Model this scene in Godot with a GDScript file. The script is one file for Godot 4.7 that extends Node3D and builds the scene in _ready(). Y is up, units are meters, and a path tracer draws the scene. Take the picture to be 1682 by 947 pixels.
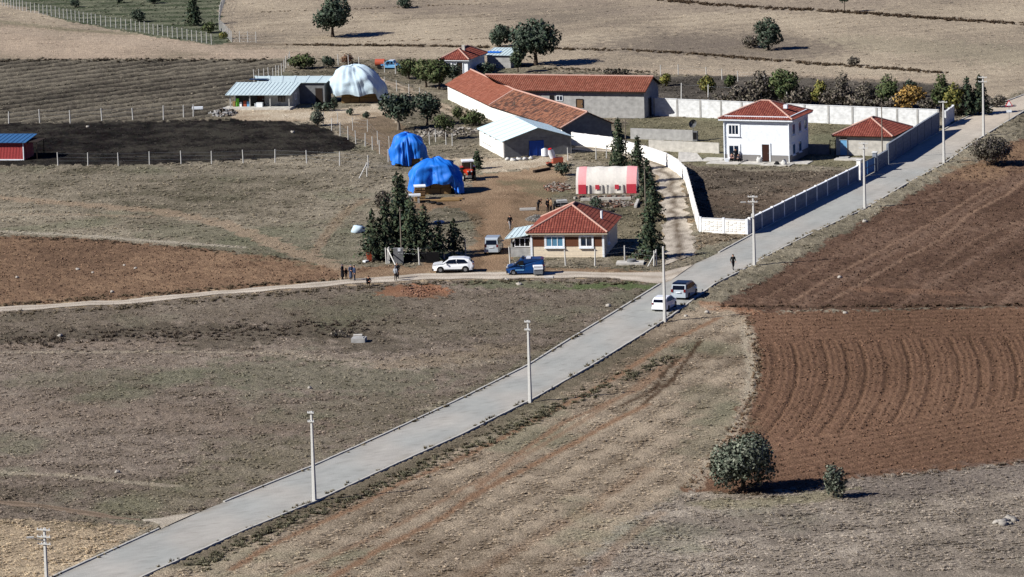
extends Node3D
# A village edge seen from a drone: paved lane, farm buildings, ploughed fields. Units are metres, y is up.

var rng := RandomNumberGenerator.new()
var M := {}
var used := {}
var T := {}
var zone := PackedByteArray()
const ZX := -110.0
const ZZ := -330.0
const ZS := 0.5
const ZW := 440
const ZH := 980

# ---------------------------------------------------------------- mesh builder
class MB:
	var v := PackedVector3Array()
	var n := PackedVector3Array()
	var c := PackedColorArray()
	var col := Color.WHITE
	func tri(a: Vector3, b: Vector3, d: Vector3) -> void:      # counter-clockwise seen from outside
		var m := (b - a).cross(d - a).normalized()
		v.append(a); v.append(d); v.append(b)
		n.append(m); n.append(m); n.append(m)
		c.append(col); c.append(col); c.append(col)
	func tri_n(a: Vector3, b: Vector3, d: Vector3, na: Vector3, nb: Vector3, nd: Vector3) -> void:
		v.append(a); v.append(d); v.append(b)
		n.append(na); n.append(nd); n.append(nb)
		c.append(col); c.append(col); c.append(col)
	func quad(a: Vector3, b: Vector3, d: Vector3, e: Vector3) -> void:
		tri(a, b, d); tri(a, d, e)
	func box(center: Vector3, size: Vector3, basis := Basis.IDENTITY) -> void:
		var p: Array[Vector3] = []
		for i in 8:
			p.append(center + basis * Vector3((-0.5 if i & 1 == 0 else 0.5) * size.x, (-0.5 if i & 2 == 0 else 0.5) * size.y, (-0.5 if i & 4 == 0 else 0.5) * size.z))
		quad(p[4], p[5], p[7], p[6]); quad(p[1], p[0], p[2], p[3])
		quad(p[5], p[1], p[3], p[7]); quad(p[0], p[4], p[6], p[2])
		quad(p[6], p[7], p[3], p[2]); quad(p[0], p[1], p[5], p[4])
	func tube(a: Vector3, b: Vector3, ra: float, rb: float, k := 8, caps := true) -> void:
		var d := (b - a).normalized()
		var s := d.cross(Vector3.UP if absf(d.y) < 0.9 else Vector3.RIGHT).normalized()
		var t := s.cross(d)
		for i in k:
			var f := TAU * i / k
			var g := TAU * (i + 1) / k
			var u := s * cos(f) + t * sin(f)
			var w := s * cos(g) + t * sin(g)
			tri_n(a + u * ra, b + w * rb, a + w * ra, u, w, w)
			tri_n(a + u * ra, b + u * rb, b + w * rb, u, u, w)
			if caps:
				tri(b, b + w * rb, b + u * rb); tri(a, a + u * ra, a + w * ra)
	func grid(rows: Array, closed := false) -> void:           # rows of points, smooth
		var h := rows.size()
		var w: int = rows[0].size()
		var nn := []
		for j in h:
			var r: Array[Vector3] = []
			for i in w:
				var i0 := (i - 1 + w) % w if closed else maxi(i - 1, 0)
				var i1 := (i + 1) % w if closed else mini(i + 1, w - 1)
				var du: Vector3 = rows[j][i1] - rows[j][i0]
				var dv: Vector3 = rows[mini(j + 1, h - 1)][i] - rows[maxi(j - 1, 0)][i]
				r.append(du.cross(dv).normalized())
			nn.append(r)
		for j in h - 1:
			for i in (w if closed else w - 1):
				var k := (i + 1) % w
				tri_n(rows[j][i], rows[j][k], rows[j + 1][k], nn[j][i], nn[j][k], nn[j + 1][k])
				tri_n(rows[j][i], rows[j + 1][k], rows[j + 1][i], nn[j][i], nn[j + 1][k], nn[j + 1][i])
	func mesh(m: Material) -> ArrayMesh:
		var a := []
		a.resize(Mesh.ARRAY_MAX)
		a[Mesh.ARRAY_VERTEX] = v; a[Mesh.ARRAY_NORMAL] = n; a[Mesh.ARRAY_COLOR] = c
		var am := ArrayMesh.new()
		am.add_surface_from_arrays(Mesh.PRIMITIVE_TRIANGLES, a)
		am.surface_set_material(0, m)
		return am

func numbered(s: String) -> String:
	if not used.has(s):
		used[s] = 0
		return s
	used[s] += 1
	return "%s_%03d" % [s, used[s]]

func put(called: String, mb: MB, m: Material, parent: Node = null, stuff := false) -> MeshInstance3D:
	var o := MeshInstance3D.new()
	o.mesh = mb.mesh(m)
	o.name = called if parent else numbered(called)
	(parent if parent else self).add_child(o, true)
	if stuff: o.set_meta("kind", "stuff")
	return o

func put_mesh(called: String, mesh: Mesh, parent: Node) -> MeshInstance3D:
	var o := MeshInstance3D.new()
	o.mesh = mesh
	o.name = called
	parent.add_child(o, true)
	return o

func tag(o: Node, label: String, category: String, group := "") -> void:
	o.set_meta("label", label); o.set_meta("category", category)
	if group: o.set_meta("group", group)

func thing(called: String, label: String, category: String, at := Vector3.ZERO, turn := 0.0, group := "") -> Node3D:
	var o := Node3D.new()
	o.name = numbered(called)
	add_child(o, true)
	o.position = at; o.rotation.y = turn
	tag(o, label, category, group)
	return o

func struct(called: String, mb: MB, m: Material) -> MeshInstance3D:
	var o := put(called, mb, m)
	o.set_meta("kind", "structure"); 
	return o

func lin(r: float, g: float, b: float) -> Color:               # 0..255 sRGB to linear
	return Color(r / 255.0, g / 255.0, b / 255.0).srgb_to_linear()

func noise(freq: float, seed_: int, oct := 3, kind := FastNoiseLite.TYPE_SIMPLEX_SMOOTH) -> FastNoiseLite:
	var f := FastNoiseLite.new()
	f.frequency = freq; f.seed = seed_; f.fractal_octaves = oct; f.noise_type = kind
	return f

func noise_tex(freq: float, seed_: int, lo: float, hi: float, oct := 4, size := 512) -> ImageTexture:
	var im := noise(freq, seed_, oct).get_seamless_image(size, size)
	im.convert(Image.FORMAT_L8)
	var d := im.get_data()
	var lut := PackedByteArray()
	for i in 256: lut.append(int(clampf(lerpf(lo, hi, i / 255.0), 0.0, 1.0) * 255.0))
	for i in d.size(): d[i] = lut[d[i]]
	return ImageTexture.create_from_image(Image.create_from_data(size, size, false, Image.FORMAT_L8, d))

func mat(key: String, col: Color, rough := 0.9, tex := "", metres := 4.0, bump := 0.0, vc := false, spec := 0.3) -> StandardMaterial3D:
	var m := StandardMaterial3D.new()
	m.albedo_color = col.linear_to_srgb() if not vc else Color.WHITE
	m.roughness = rough; m.metallic_specular = spec
	m.vertex_color_use_as_albedo = vc
	m.cull_mode = BaseMaterial3D.CULL_DISABLED
	if tex:
		m.albedo_texture = T[tex]
		m.uv1_triplanar = true; m.uv1_world_triplanar = true
		m.uv1_scale = Vector3.ONE / metres
	M[key] = m
	return m

func xz(p: Vector2, y := 0.0) -> Vector3: return Vector3(p.x, y, p.y)

func make_materials() -> void:
	T.fine = noise_tex(0.06, 3, 0.55, 1.0)
	T.rough = noise_tex(0.09, 4, 0.30, 1.25)
	T.soft = noise_tex(0.02, 5, 0.9, 1.0)
	T.stain = noise_tex(0.012, 6, 0.80, 1.04, 5)
	T.pave = noise_tex(0.11, 8, 0.70, 1.02, 2)
	mat("earth", Color.WHITE, 1.0, "rough", 9.0, 0.0, true, 0.0)
	mat("paving", Color.WHITE, 0.9, "pave", 5.0, 0.0, true, 0.2)
	mat("kerb", lin(185, 183, 176), 0.9, "soft", 3.0)
	mat("dirt_track", Color.WHITE, 1.0, "fine", 6.0, 0.0, true, 0.0)
	mat("leaf", Color.WHITE, 0.8, "", 1.0, 0.0, true, 0.15)
	mat("grass", Color.WHITE, 1.0, "", 1.0, 0.0, true, 0.0)
	mat("bark", lin(92, 80, 70), 1.0, "fine", 1.0)
	mat("palebark", lin(150, 140, 128), 1.0, "fine", 1.0)
	mat("white", lin(232, 238, 244), 0.8, "soft", 5.0)
	mat("whitewash", lin(246, 245, 240), 0.95, "stain", 7.0)
	mat("cream", lin(228, 214, 190), 0.9, "soft", 4.0)
	mat("brownbrick", lin(128, 84, 62), 0.9, "fine", 2.0)
	mat("grey", lin(168, 168, 166), 0.95, "stain", 5.0)
	mat("darkgrey", lin(120, 122, 124), 0.95, "stain", 4.0)
	mat("plinth", lin(160, 158, 156), 0.95, "fine", 1.0)
	mat("concrete", lin(195, 192, 184), 0.95, "stain", 5.0)
	mat("pole", lin(200, 200, 196), 0.9, "soft", 2.0)
	mat("panelwall", lin(222, 225, 226), 0.95, "stain", 4.0)
	mat("blockwall", lin(128, 136, 148), 0.95, "stain", 3.0)
	mat("tile", Color.WHITE, 0.9, "fine", 3.0, 0.0, true, 0.2)
	mat("ridge", lin(226, 184, 168), 0.9, "fine", 1.0)
	mat("sheet", lin(194, 212, 216), 0.5, "soft", 6.0)
	mat("sheetwhite", lin(200, 220, 227), 0.6)
	mat("bluesheet", lin(60, 104, 150), 0.5, "soft", 6.0)
	mat("redmetal", lin(186, 84, 84), 0.6, "soft", 3.0)
	mat("wood", lin(142, 112, 82), 0.95, "fine", 1.5)
	mat("paintwood", lin(70, 42, 34), 0.6, "fine", 1.5)
	mat("darkwood", lin(62, 52, 46), 0.95, "fine", 1.5)
	mat("straw", lin(178, 146, 100), 1.0, "rough", 2.0)
	mat("bluetarp", lin(4, 112, 216), 0.62, "soft", 3.0, 0.0, false, 0.5)
	mat("whitetarp", lin(190, 210, 222), 0.75, "soft", 4.0)
	mat("tentwhite", lin(216, 212, 204), 0.8, "soft", 4.0)
	mat("tentred", lin(200, 62, 78), 0.8, "soft", 2.0)
	mat("tentpink", lin(230, 164, 166), 0.8, "soft", 2.0)
	mat("pvc", lin(240, 242, 244), 0.5)
	mat("bluedoor", lin(22, 64, 148), 0.5, "soft", 3.0)
	mat("bluewall", lin(70, 120, 170), 0.6)
	var g := mat("glass", lin(24, 36, 52), 0.08); g.metallic_specular = 0.7
	mat("sky_tinted_curtain_glass", lin(84, 128, 156), 0.12)  # curtained panes, with the blue of reflected sky put into their colour
	g = mat("carglass", lin(12, 14, 18), 0.06); g.metallic_specular = 0.8
	for p in [["carwhite", lin(236, 240, 244)], ["carblue", lin(10, 54, 106)], ["carsilver", lin(168, 178, 186)], ["carblack", lin(16, 20, 26)], ["orange", lin(214, 78, 46)], ["rust", lin(172, 84, 60)], ["carlightblue", lin(104, 156, 196)]]:
		g = mat(p[0], p[1], 0.35); g.clearcoat_enabled = true; g.clearcoat = 0.8; g.clearcoat_roughness = 0.08
	mat("rubber", lin(22, 22, 24), 0.85)
	g = mat("rim", lin(150, 152, 156), 0.35); g.metallic = 0.8
	mat("redlamp", lin(104, 24, 26), 0.2); mat("clearlamp", lin(220, 225, 230), 0.1)
	g = mat("steel", lin(150, 156, 160), 0.4); g.metallic = 0.6
	mat("skin", Color.WHITE, 0.8, "", 1.0, 0.0, true)
	mat("rock", Color.WHITE, 1.0, "fine", 1.5, 0.0, true, 0.1)
	mat("brightgreen", lin(120, 200, 70), 0.7); mat("black", lin(20, 20, 22), 0.8)
	mat("plasticblue", lin(60, 120, 190), 0.6); mat("signred", lin(196, 30, 34), 0.5); mat("terracotta", lin(196, 100, 74), 0.9, "fine", 1.0)

func _ready() -> void:
	rng.seed = 11
	var cam := Camera3D.new()
	cam.name = "camera"
	add_child(cam)
	cam.fov = 6.987
	cam.near = 1.0
	cam.far = 12000.0
	cam.position = Vector3(0, 85, 495.19)
	cam.basis = Basis(Vector3.RIGHT, deg_to_rad(-9.74)) * Basis(Vector3.BACK, deg_to_rad(-1.7))
	cam.current = true
	var we := WorldEnvironment.new()
	we.name = "world_environment"
	var env := Environment.new()
	env.background_mode = Environment.BG_SKY
	var sm := ProceduralSkyMaterial.new()
	sm.sky_top_color = Color(0.16, 0.33, 0.66)
	sm.sky_horizon_color = Color(0.42, 0.54, 0.72)
	sm.sky_curve = 0.12
	sm.ground_bottom_color = Color(0.3, 0.27, 0.24)
	sm.ground_horizon_color = Color(0.5, 0.52, 0.55)
	sm.sun_angle_max = 1.0
	sm.energy_multiplier = 0.38
	var sky := Sky.new()
	sky.sky_material = sm
	env.sky = sky
	env.tonemap_mode = Environment.TONE_MAPPER_LINEAR
	env.tonemap_exposure = 1.45
	env.sdfgi_enabled = true; env.ssao_enabled = true; env.ssil_enabled = true
	we.environment = env
	add_child(we)
	var sun := DirectionalLight3D.new()
	sun.name = "sun"
	var az := deg_to_rad(21.0)
	var el := deg_to_rad(36.5)
	sun.basis = Basis.looking_at(Vector3(cos(el) * cos(az), -sin(el), -cos(el) * sin(az)))
	sun.light_energy = 1.6
	sun.light_color = Color(1.0, 0.98, 0.95)
	sun.light_angular_distance = 0.5
	sun.shadow_enabled = true
	add_child(sun)
	make_materials()
	make_zones()
	make_marks()
	make_terrain()
	make_roads()
	make_walls()
	make_buildings()
	make_tarps()
	make_poles()
	make_fences()
	make_trees()
	make_vehicles()
	make_people()
	make_clutter()
	make_grass()

# ---------------------------------------------------------------- ground
func polys() -> Array:
	return [
		[1, PackedVector2Array([Vector2(-207.48, -437.54), Vector2(198.89, -371.30), Vector2(148.07, -149.03), Vector2(71.13, -148.55), Vector2(66.56, -138.64), Vector2(61.77, -157.36), Vector2(20.94, -178.70), Vector2(8.84, -188.00), Vector2(-2.70, -199.56), Vector2(-17.23, -204.60), Vector2(-35.70, -211.38), Vector2(-166.34, -247.39)])],
		[2, PackedVector2Array([Vector2(-178.09, -301.68), Vector2(-81.95, -269.36), Vector2(-62.78, -252.44), Vector2(-38.32, -227.51), Vector2(-28.44, -213.40), Vector2(-34.71, -209.63), Vector2(-164.90, -240.69)])],
		[3, PackedVector2Array([Vector2(-132.00, -414.57), Vector2(-51.70, -390.14), Vector2(-45.47, -258.13), Vector2(-41.91, -231.59), Vector2(-45.45, -230.88), Vector2(-54.37, -242.83), Vector2(-70.45, -268.10), Vector2(-85.37, -302.93), Vector2(-122.23, -344.77)])],
		[4, PackedVector2Array([Vector2(-165.07, -241.52), Vector2(-32.80, -207.65), Vector2(-34.51, -185.53), Vector2(-38.70, -172.70), Vector2(-38.71, -149.15), Vector2(-44.05, -140.99), Vector2(-147.44, -160.00)])],
		[15, PackedVector2Array([Vector2(21.17, -175.14), Vector2(40.73, -173.28), Vector2(61.77, -157.36), Vector2(67.17, -136.61), Vector2(59.20, -122.39), Vector2(38.65, -140.56), Vector2(20.04, -147.34)])],
		[5, PackedVector2Array([Vector2(-147.44, -160.00), Vector2(-69.31, -145.32), Vector2(-47.50, -142.98), Vector2(-34.20, -142.51), Vector2(-25.62, -134.48), Vector2(-22.00, -123.56), Vector2(-19.29, -112.59), Vector2(-21.35, -107.40), Vector2(-31.52, -103.45), Vector2(-45.41, -101.44), Vector2(-138.21, -117.32)])],
		[14, PackedVector2Array([Vector2(16.91, -132.39), Vector2(28.19, -129.28), Vector2(56.08, -114.77), Vector2(45.11, -77.48), Vector2(43.10, -79.45), Vector2(38.03, -83.10), Vector2(24.59, -85.88), Vector2(21.96, -86.42), Vector2(17.69, -106.40), Vector2(13.19, -114.21)])],
		[13, PackedVector2Array([Vector2(22.27, -88.48), Vector2(27.38, -81.12), Vector2(36.94, -78.12), Vector2(43.10, -79.45), Vector2(42.43, -70.88), Vector2(26.89, -32.14), Vector2(21.57, -34.89), Vector2(21.84, -57.32)])],
		[6, PackedVector2Array([Vector2(-127.16, -66.24), Vector2(-59.25, -46.56), Vector2(-49.75, -43.00), Vector2(-35.09, -32.86), Vector2(-25.07, -24.26), Vector2(-18.72, -16.53), Vector2(-13.38, -17.20), Vector2(-9.33, -14.84), Vector2(-9.27, -10.02), Vector2(-18.44, -7.31), Vector2(-35.20, -2.14), Vector2(-47.94, 0.96), Vector2(-112.02, 3.73)])],
		[7, PackedVector2Array([Vector2(-111.21, 7.48), Vector2(-54.13, 3.63), Vector2(-28.71, -2.53), Vector2(-9.23, -6.86), Vector2(15.63, -4.01), Vector2(9.83, 18.88), Vector2(-17.94, 89.02), Vector2(-26.70, 106.17), Vector2(-31.03, 110.98), Vector2(-89.63, 107.24)])],
		[8, PackedVector2Array([Vector2(-91.21, 99.95), Vector2(-43.63, 106.69), Vector2(-37.31, 108.73), Vector2(-30.71, 111.95), Vector2(-37.00, 129.00), Vector2(-40.73, 144.31), Vector2(-82.74, 139.10)])],
		[9, PackedVector2Array([Vector2(-31.58, 142.52), Vector2(-29.97, 129.91), Vector2(-17.40, 103.86), Vector2(-10.30, 88.30), Vector2(1.40, 61.70), Vector2(10.58, 36.86), Vector2(16.88, 17.21), Vector2(21.37, 12.53), Vector2(23.93, 21.27), Vector2(23.18, 47.97), Vector2(21.73, 66.01), Vector2(14.45, 102.47), Vector2(10.02, 111.46), Vector2(1.06, 146.60)])],
		[12, PackedVector2Array([Vector2(0.13, 147.46), Vector2(10.02, 111.46), Vector2(14.39, 103.93), Vector2(19.94, 106.16), Vector2(28.56, 100.75), Vector2(43.75, 96.11), Vector2(80.80, 72.21), Vector2(64.92, 155.54)])],
		[10, PackedVector2Array([Vector2(20.76, 12.06), Vector2(30.49, -11.70), Vector2(41.69, -44.09), Vector2(52.92, -73.31), Vector2(59.22, -83.98), Vector2(67.08, -112.36), Vector2(137.77, -226.87), Vector2(89.72, 25.39), Vector2(52.26, 20.03), Vector2(24.20, 18.46)])],
		[11, PackedVector2Array([Vector2(23.92, 19.13), Vector2(52.22, 20.38), Vector2(89.72, 25.39), Vector2(80.53, 73.62), Vector2(43.69, 96.62), Vector2(28.56, 100.75), Vector2(24.69, 104.16), Vector2(19.94, 106.16), Vector2(14.29, 103.92), Vector2(20.16, 74.37), Vector2(23.01, 54.19)])],
		[18, PackedVector2Array([Vector2(16.91, 16.50), Vector2(22.75, -0.03), Vector2(28.28, -17.01), Vector2(41.29, -47.86), Vector2(54.26, -83.42), Vector2(63.71, -111.93), Vector2(72.63, -134.11), Vector2(72.79, -121.78), Vector2(64.67, -99.16), Vector2(57.94, -83.19), Vector2(51.68, -68.00), Vector2(42.31, -43.05), Vector2(32.94, -18.64), Vector2(25.68, 3.17), Vector2(21.33, 13.26)])],
		[21, PackedVector2Array([Vector2(20.26, -20.56), Vector2(26.75, -30.85), Vector2(22.22, -33.89), Vector2(21.05, -29.32)])],
		[22, PackedVector2Array([Vector2(13.22, -10.78), Vector2(17.43, -24.02), Vector2(17.84, -58.11), Vector2(15.92, -99.54), Vector2(9.95, -110.89), Vector2(8.08, -94.65), Vector2(16.16, -87.62), Vector2(15.40, -58.59), Vector2(12.33, -52.09), Vector2(11.25, -11.14)])],
		[16, PackedVector2Array([Vector2(-18.63, -13.69), Vector2(-10.02, -16.59), Vector2(-9.39, -19.75), Vector2(-5.35, -19.02), Vector2(-2.95, -48.10), Vector2(-7.37, -59.23), Vector2(-10.54, -53.26), Vector2(-13.15, -79.08), Vector2(-10.66, -61.31), Vector2(-5.61, -68.56), Vector2(-3.43, -84.83), Vector2(1.87, -86.35), Vector2(7.70, -94.73), Vector2(7.08, -80.10), Vector2(4.95, -60.64), Vector2(6.24, -50.94), Vector2(3.69, -45.91), Vector2(2.88, -35.78), Vector2(0.45, -34.04), Vector2(-0.13, -14.00), Vector2(10.58, -10.86), Vector2(16.08, -7.48), Vector2(15.94, -3.57), Vector2(-9.24, -7.65), Vector2(-18.42, -6.92)])],
		[20, PackedVector2Array([Vector2(-11.18, -98.66), Vector2(-4.23, -99.39), Vector2(2.71, -95.77), Vector2(8.01, -99.56), Vector2(6.90, -92.74), Vector2(2.65, -88.30), Vector2(-2.67, -85.19), Vector2(-4.58, -89.79), Vector2(-11.14, -95.41)])],
		[20, PackedVector2Array([Vector2(-38.89, -155.57), Vector2(-29.62, -152.19), Vector2(-24.49, -149.76), Vector2(-17.44, -153.29), Vector2(-14.16, -135.00), Vector2(-22.30, -133.15), Vector2(-27.39, -137.92), Vector2(-37.69, -142.67)])],
		[23, PackedVector2Array([Vector2(-22.32, -133.76), Vector2(-15.98, -144.06), Vector2(-13.18, -125.77), Vector2(-10.49, -105.11), Vector2(-15.07, -99.47), Vector2(-18.62, -117.01), Vector2(-20.79, -123.29)])],
		[24, PackedVector2Array([Vector2(-14.96, 0.63), Vector2(-13.11, -4.04), Vector2(-9.20, -4.51), Vector2(-6.23, -1.29), Vector2(-7.16, 3.50), Vector2(-9.72, 4.56)])],
		[25, PackedVector2Array([Vector2(-112.43, 1.84), Vector2(-54.37, 1.35), Vector2(-41.59, -0.58), Vector2(-28.85, -5.25), Vector2(-15.88, -10.01), Vector2(-9.29, -11.62), Vector2(0.65, -11.44), Vector2(10.53, -8.87), Vector2(16.44, -8.21), Vector2(19.91, -12.40), Vector2(16.96, -1.06), Vector2(15.48, 0.23), Vector2(10.42, -4.55), Vector2(0.62, -5.90), Vector2(-9.23, -6.86), Vector2(-15.76, -5.67), Vector2(-28.69, -2.15), Vector2(-41.32, 2.85), Vector2(-53.98, 5.13), Vector2(-111.29, 7.11)])],
		[25, PackedVector2Array([Vector2(16.57, -11.79), Vector2(17.12, -23.23), Vector2(17.84, -48.24), Vector2(18.09, -65.32), Vector2(17.89, -80.47), Vector2(16.45, -91.83), Vector2(12.83, -100.19), Vector2(8.24, -103.38), Vector2(8.76, -106.62), Vector2(13.71, -103.89), Vector2(19.22, -92.32), Vector2(20.80, -81.95), Vector2(21.06, -66.21), Vector2(20.58, -47.71), Vector2(20.45, -23.46), Vector2(20.31, -18.47)])],
		[17, PackedVector2Array([Vector2(-45.21, 145.69), Vector2(-37.39, 128.95), Vector2(-30.06, 112.50), Vector2(-25.20, 102.78), Vector2(-18.15, 88.99), Vector2(-12.29, 76.20), Vector2(-4.94, 59.23), Vector2(1.02, 44.42), Vector2(5.97, 29.04), Vector2(9.60, 18.12), Vector2(15.52, -0.92), Vector2(19.05, -10.94), Vector2(22.17, -18.13), Vector2(26.98, -31.25), Vector2(33.73, -49.33), Vector2(41.26, -68.10), Vector2(46.16, -83.00), Vector2(54.56, -106.99), Vector2(59.77, -121.66), Vector2(66.68, -136.72), Vector2(70.94, -145.33), Vector2(84.78, -178.23), Vector2(88.64, -174.43), Vector2(74.84, -143.14), Vector2(71.28, -133.79), Vector2(66.01, -118.49), Vector2(60.98, -103.90), Vector2(53.80, -80.89), Vector2(48.15, -66.22), Vector2(41.53, -47.35), Vector2(33.74, -29.54), Vector2(28.52, -16.55), Vector2(26.05, -9.28), Vector2(21.65, 1.31), Vector2(16.41, 19.64), Vector2(12.82, 30.52), Vector2(7.62, 45.79), Vector2(2.21, 60.63), Vector2(-4.90, 77.58), Vector2(-10.91, 90.29), Vector2(-17.18, 104.13), Vector2(-22.32, 113.78), Vector2(-29.76, 130.14), Vector2(-35.85, 146.85)])],
	]

# light, main and dark tint of each kind of ground, as it looks under this sun
func tints() -> Dictionary:
	return {
		0: [lin(160, 151, 137), lin(131, 123, 111), lin(98, 94, 82)],
		1: [lin(188, 175, 158), lin(168, 155, 140), lin(138, 128, 118)],
		2: [lin(188, 171, 155), lin(170, 154, 140), lin(140, 130, 116)],
		3: [lin(122, 124, 108), lin(100, 104, 90), lin(70, 80, 64)],
		4: [lin(132, 125, 114), lin(94, 89, 82), lin(60, 57, 54)],
		5: [lin(68, 65, 62), lin(45, 43, 43), lin(29, 28, 30)],
		6: [lin(150, 125, 105), lin(127, 104, 88), lin(104, 85, 73)],
		7: [lin(150, 139, 130), lin(127, 116, 108), lin(100, 92, 83)],
		8: [lin(190, 173, 150), lin(168, 151, 131), lin(122, 112, 96)],
		9: [lin(178, 163, 146), lin(149, 136, 122), lin(118, 105, 92)],
		10: [lin(126, 104, 92), lin(100, 80, 70), lin(82, 66, 58)],
		11: [lin(140, 112, 95), lin(116, 91, 77), lin(90, 71, 60)],
		12: [lin(174, 164, 154), lin(145, 135, 126), lin(110, 103, 96)],
		13: [lin(130, 119, 108), lin(101, 92, 84), lin(74, 68, 62)],
		14: [lin(146, 139, 118), lin(122, 117, 99), lin(94, 92, 76)],
		15: [lin(118, 112, 106), lin(93, 88, 84), lin(70, 67, 64)],
		16: [lin(168, 146, 124), lin(145, 123, 104), lin(118, 100, 84)],
		17: [lin(144, 136, 122), lin(120, 113, 101), lin(94, 90, 80)],
		18: [lin(156, 148, 133), lin(126, 119, 106), lin(92, 89, 78)],
		20: [lin(210, 198, 181), lin(186, 171, 153), lin(150, 132, 113)],
		21: [lin(152, 139, 123), lin(122, 110, 96), lin(94, 86, 75)],
		22: [lin(146, 136, 119), lin(120, 113, 97), lin(92, 89, 76)],
		23: [lin(156, 140, 123), lin(136, 120, 104), lin(110, 98, 86)],
		25: [lin(196, 180, 158), lin(172, 154, 132), lin(140, 120, 99)],
		24: [lin(174, 130, 106), lin(148, 108, 87), lin(116, 88, 72)],
	}

func make_zones() -> void:
	zone.resize(ZW * ZH)
	for e in polys():
		var pl: PackedVector2Array = e[1]
		var lo := pl[0]
		var hi := pl[0]
		for p in pl:
			lo = lo.min(p); hi = hi.max(p)
		for j in range(maxi(0, int((lo.y - ZZ) / ZS)), mini(ZH, int((hi.y - ZZ) / ZS) + 2)):
			var y := ZZ + j * ZS
			var xs := PackedFloat32Array()
			for k in pl.size():
				var a := pl[k]
				var b := pl[(k + 1) % pl.size()]
				if (a.y <= y) != (b.y <= y): xs.append(a.x + (b.x - a.x) * (y - a.y) / (b.y - a.y))
			xs.sort()
			for k in range(0, xs.size() - 1, 2):
				for i in range(maxi(0, int(ceil((xs[k] - ZX) / ZS))), mini(ZW, int(floor((xs[k + 1] - ZX) / ZS)) + 1)):
					zone[j * ZW + i] = e[0]

func zone_at(x: float, z: float) -> int:
	return zone[clampi(int((z - ZZ) / ZS + 0.5), 0, ZH - 1) * ZW + clampi(int((x - ZX) / ZS + 0.5), 0, ZW - 1)]

func axis(lo: float, hi: float, step: float, mid: float, step2: float, far_lo: float, far_hi: float) -> PackedFloat32Array:
	var a := PackedFloat32Array()
	var s := step
	var x := lo
	while x > far_lo:
		s *= 1.5; x -= s; a.append(x)
	a.reverse()
	x = lo
	while x < hi:
		a.append(x)
		x += step if x < mid else step2
	s = step2
	while x < far_hi:
		a.append(x); s *= 1.5; x += s
	a.append(x)
	return a

# ---------------------------------------------------------------- worn and overgrown lines in the ground
# [line, half width in metres, colour, strength, bare]: wheel tracks, ruts, weed bands and green patches
var mark := PackedColorArray()
const MW := 880
const MH := 1960

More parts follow.
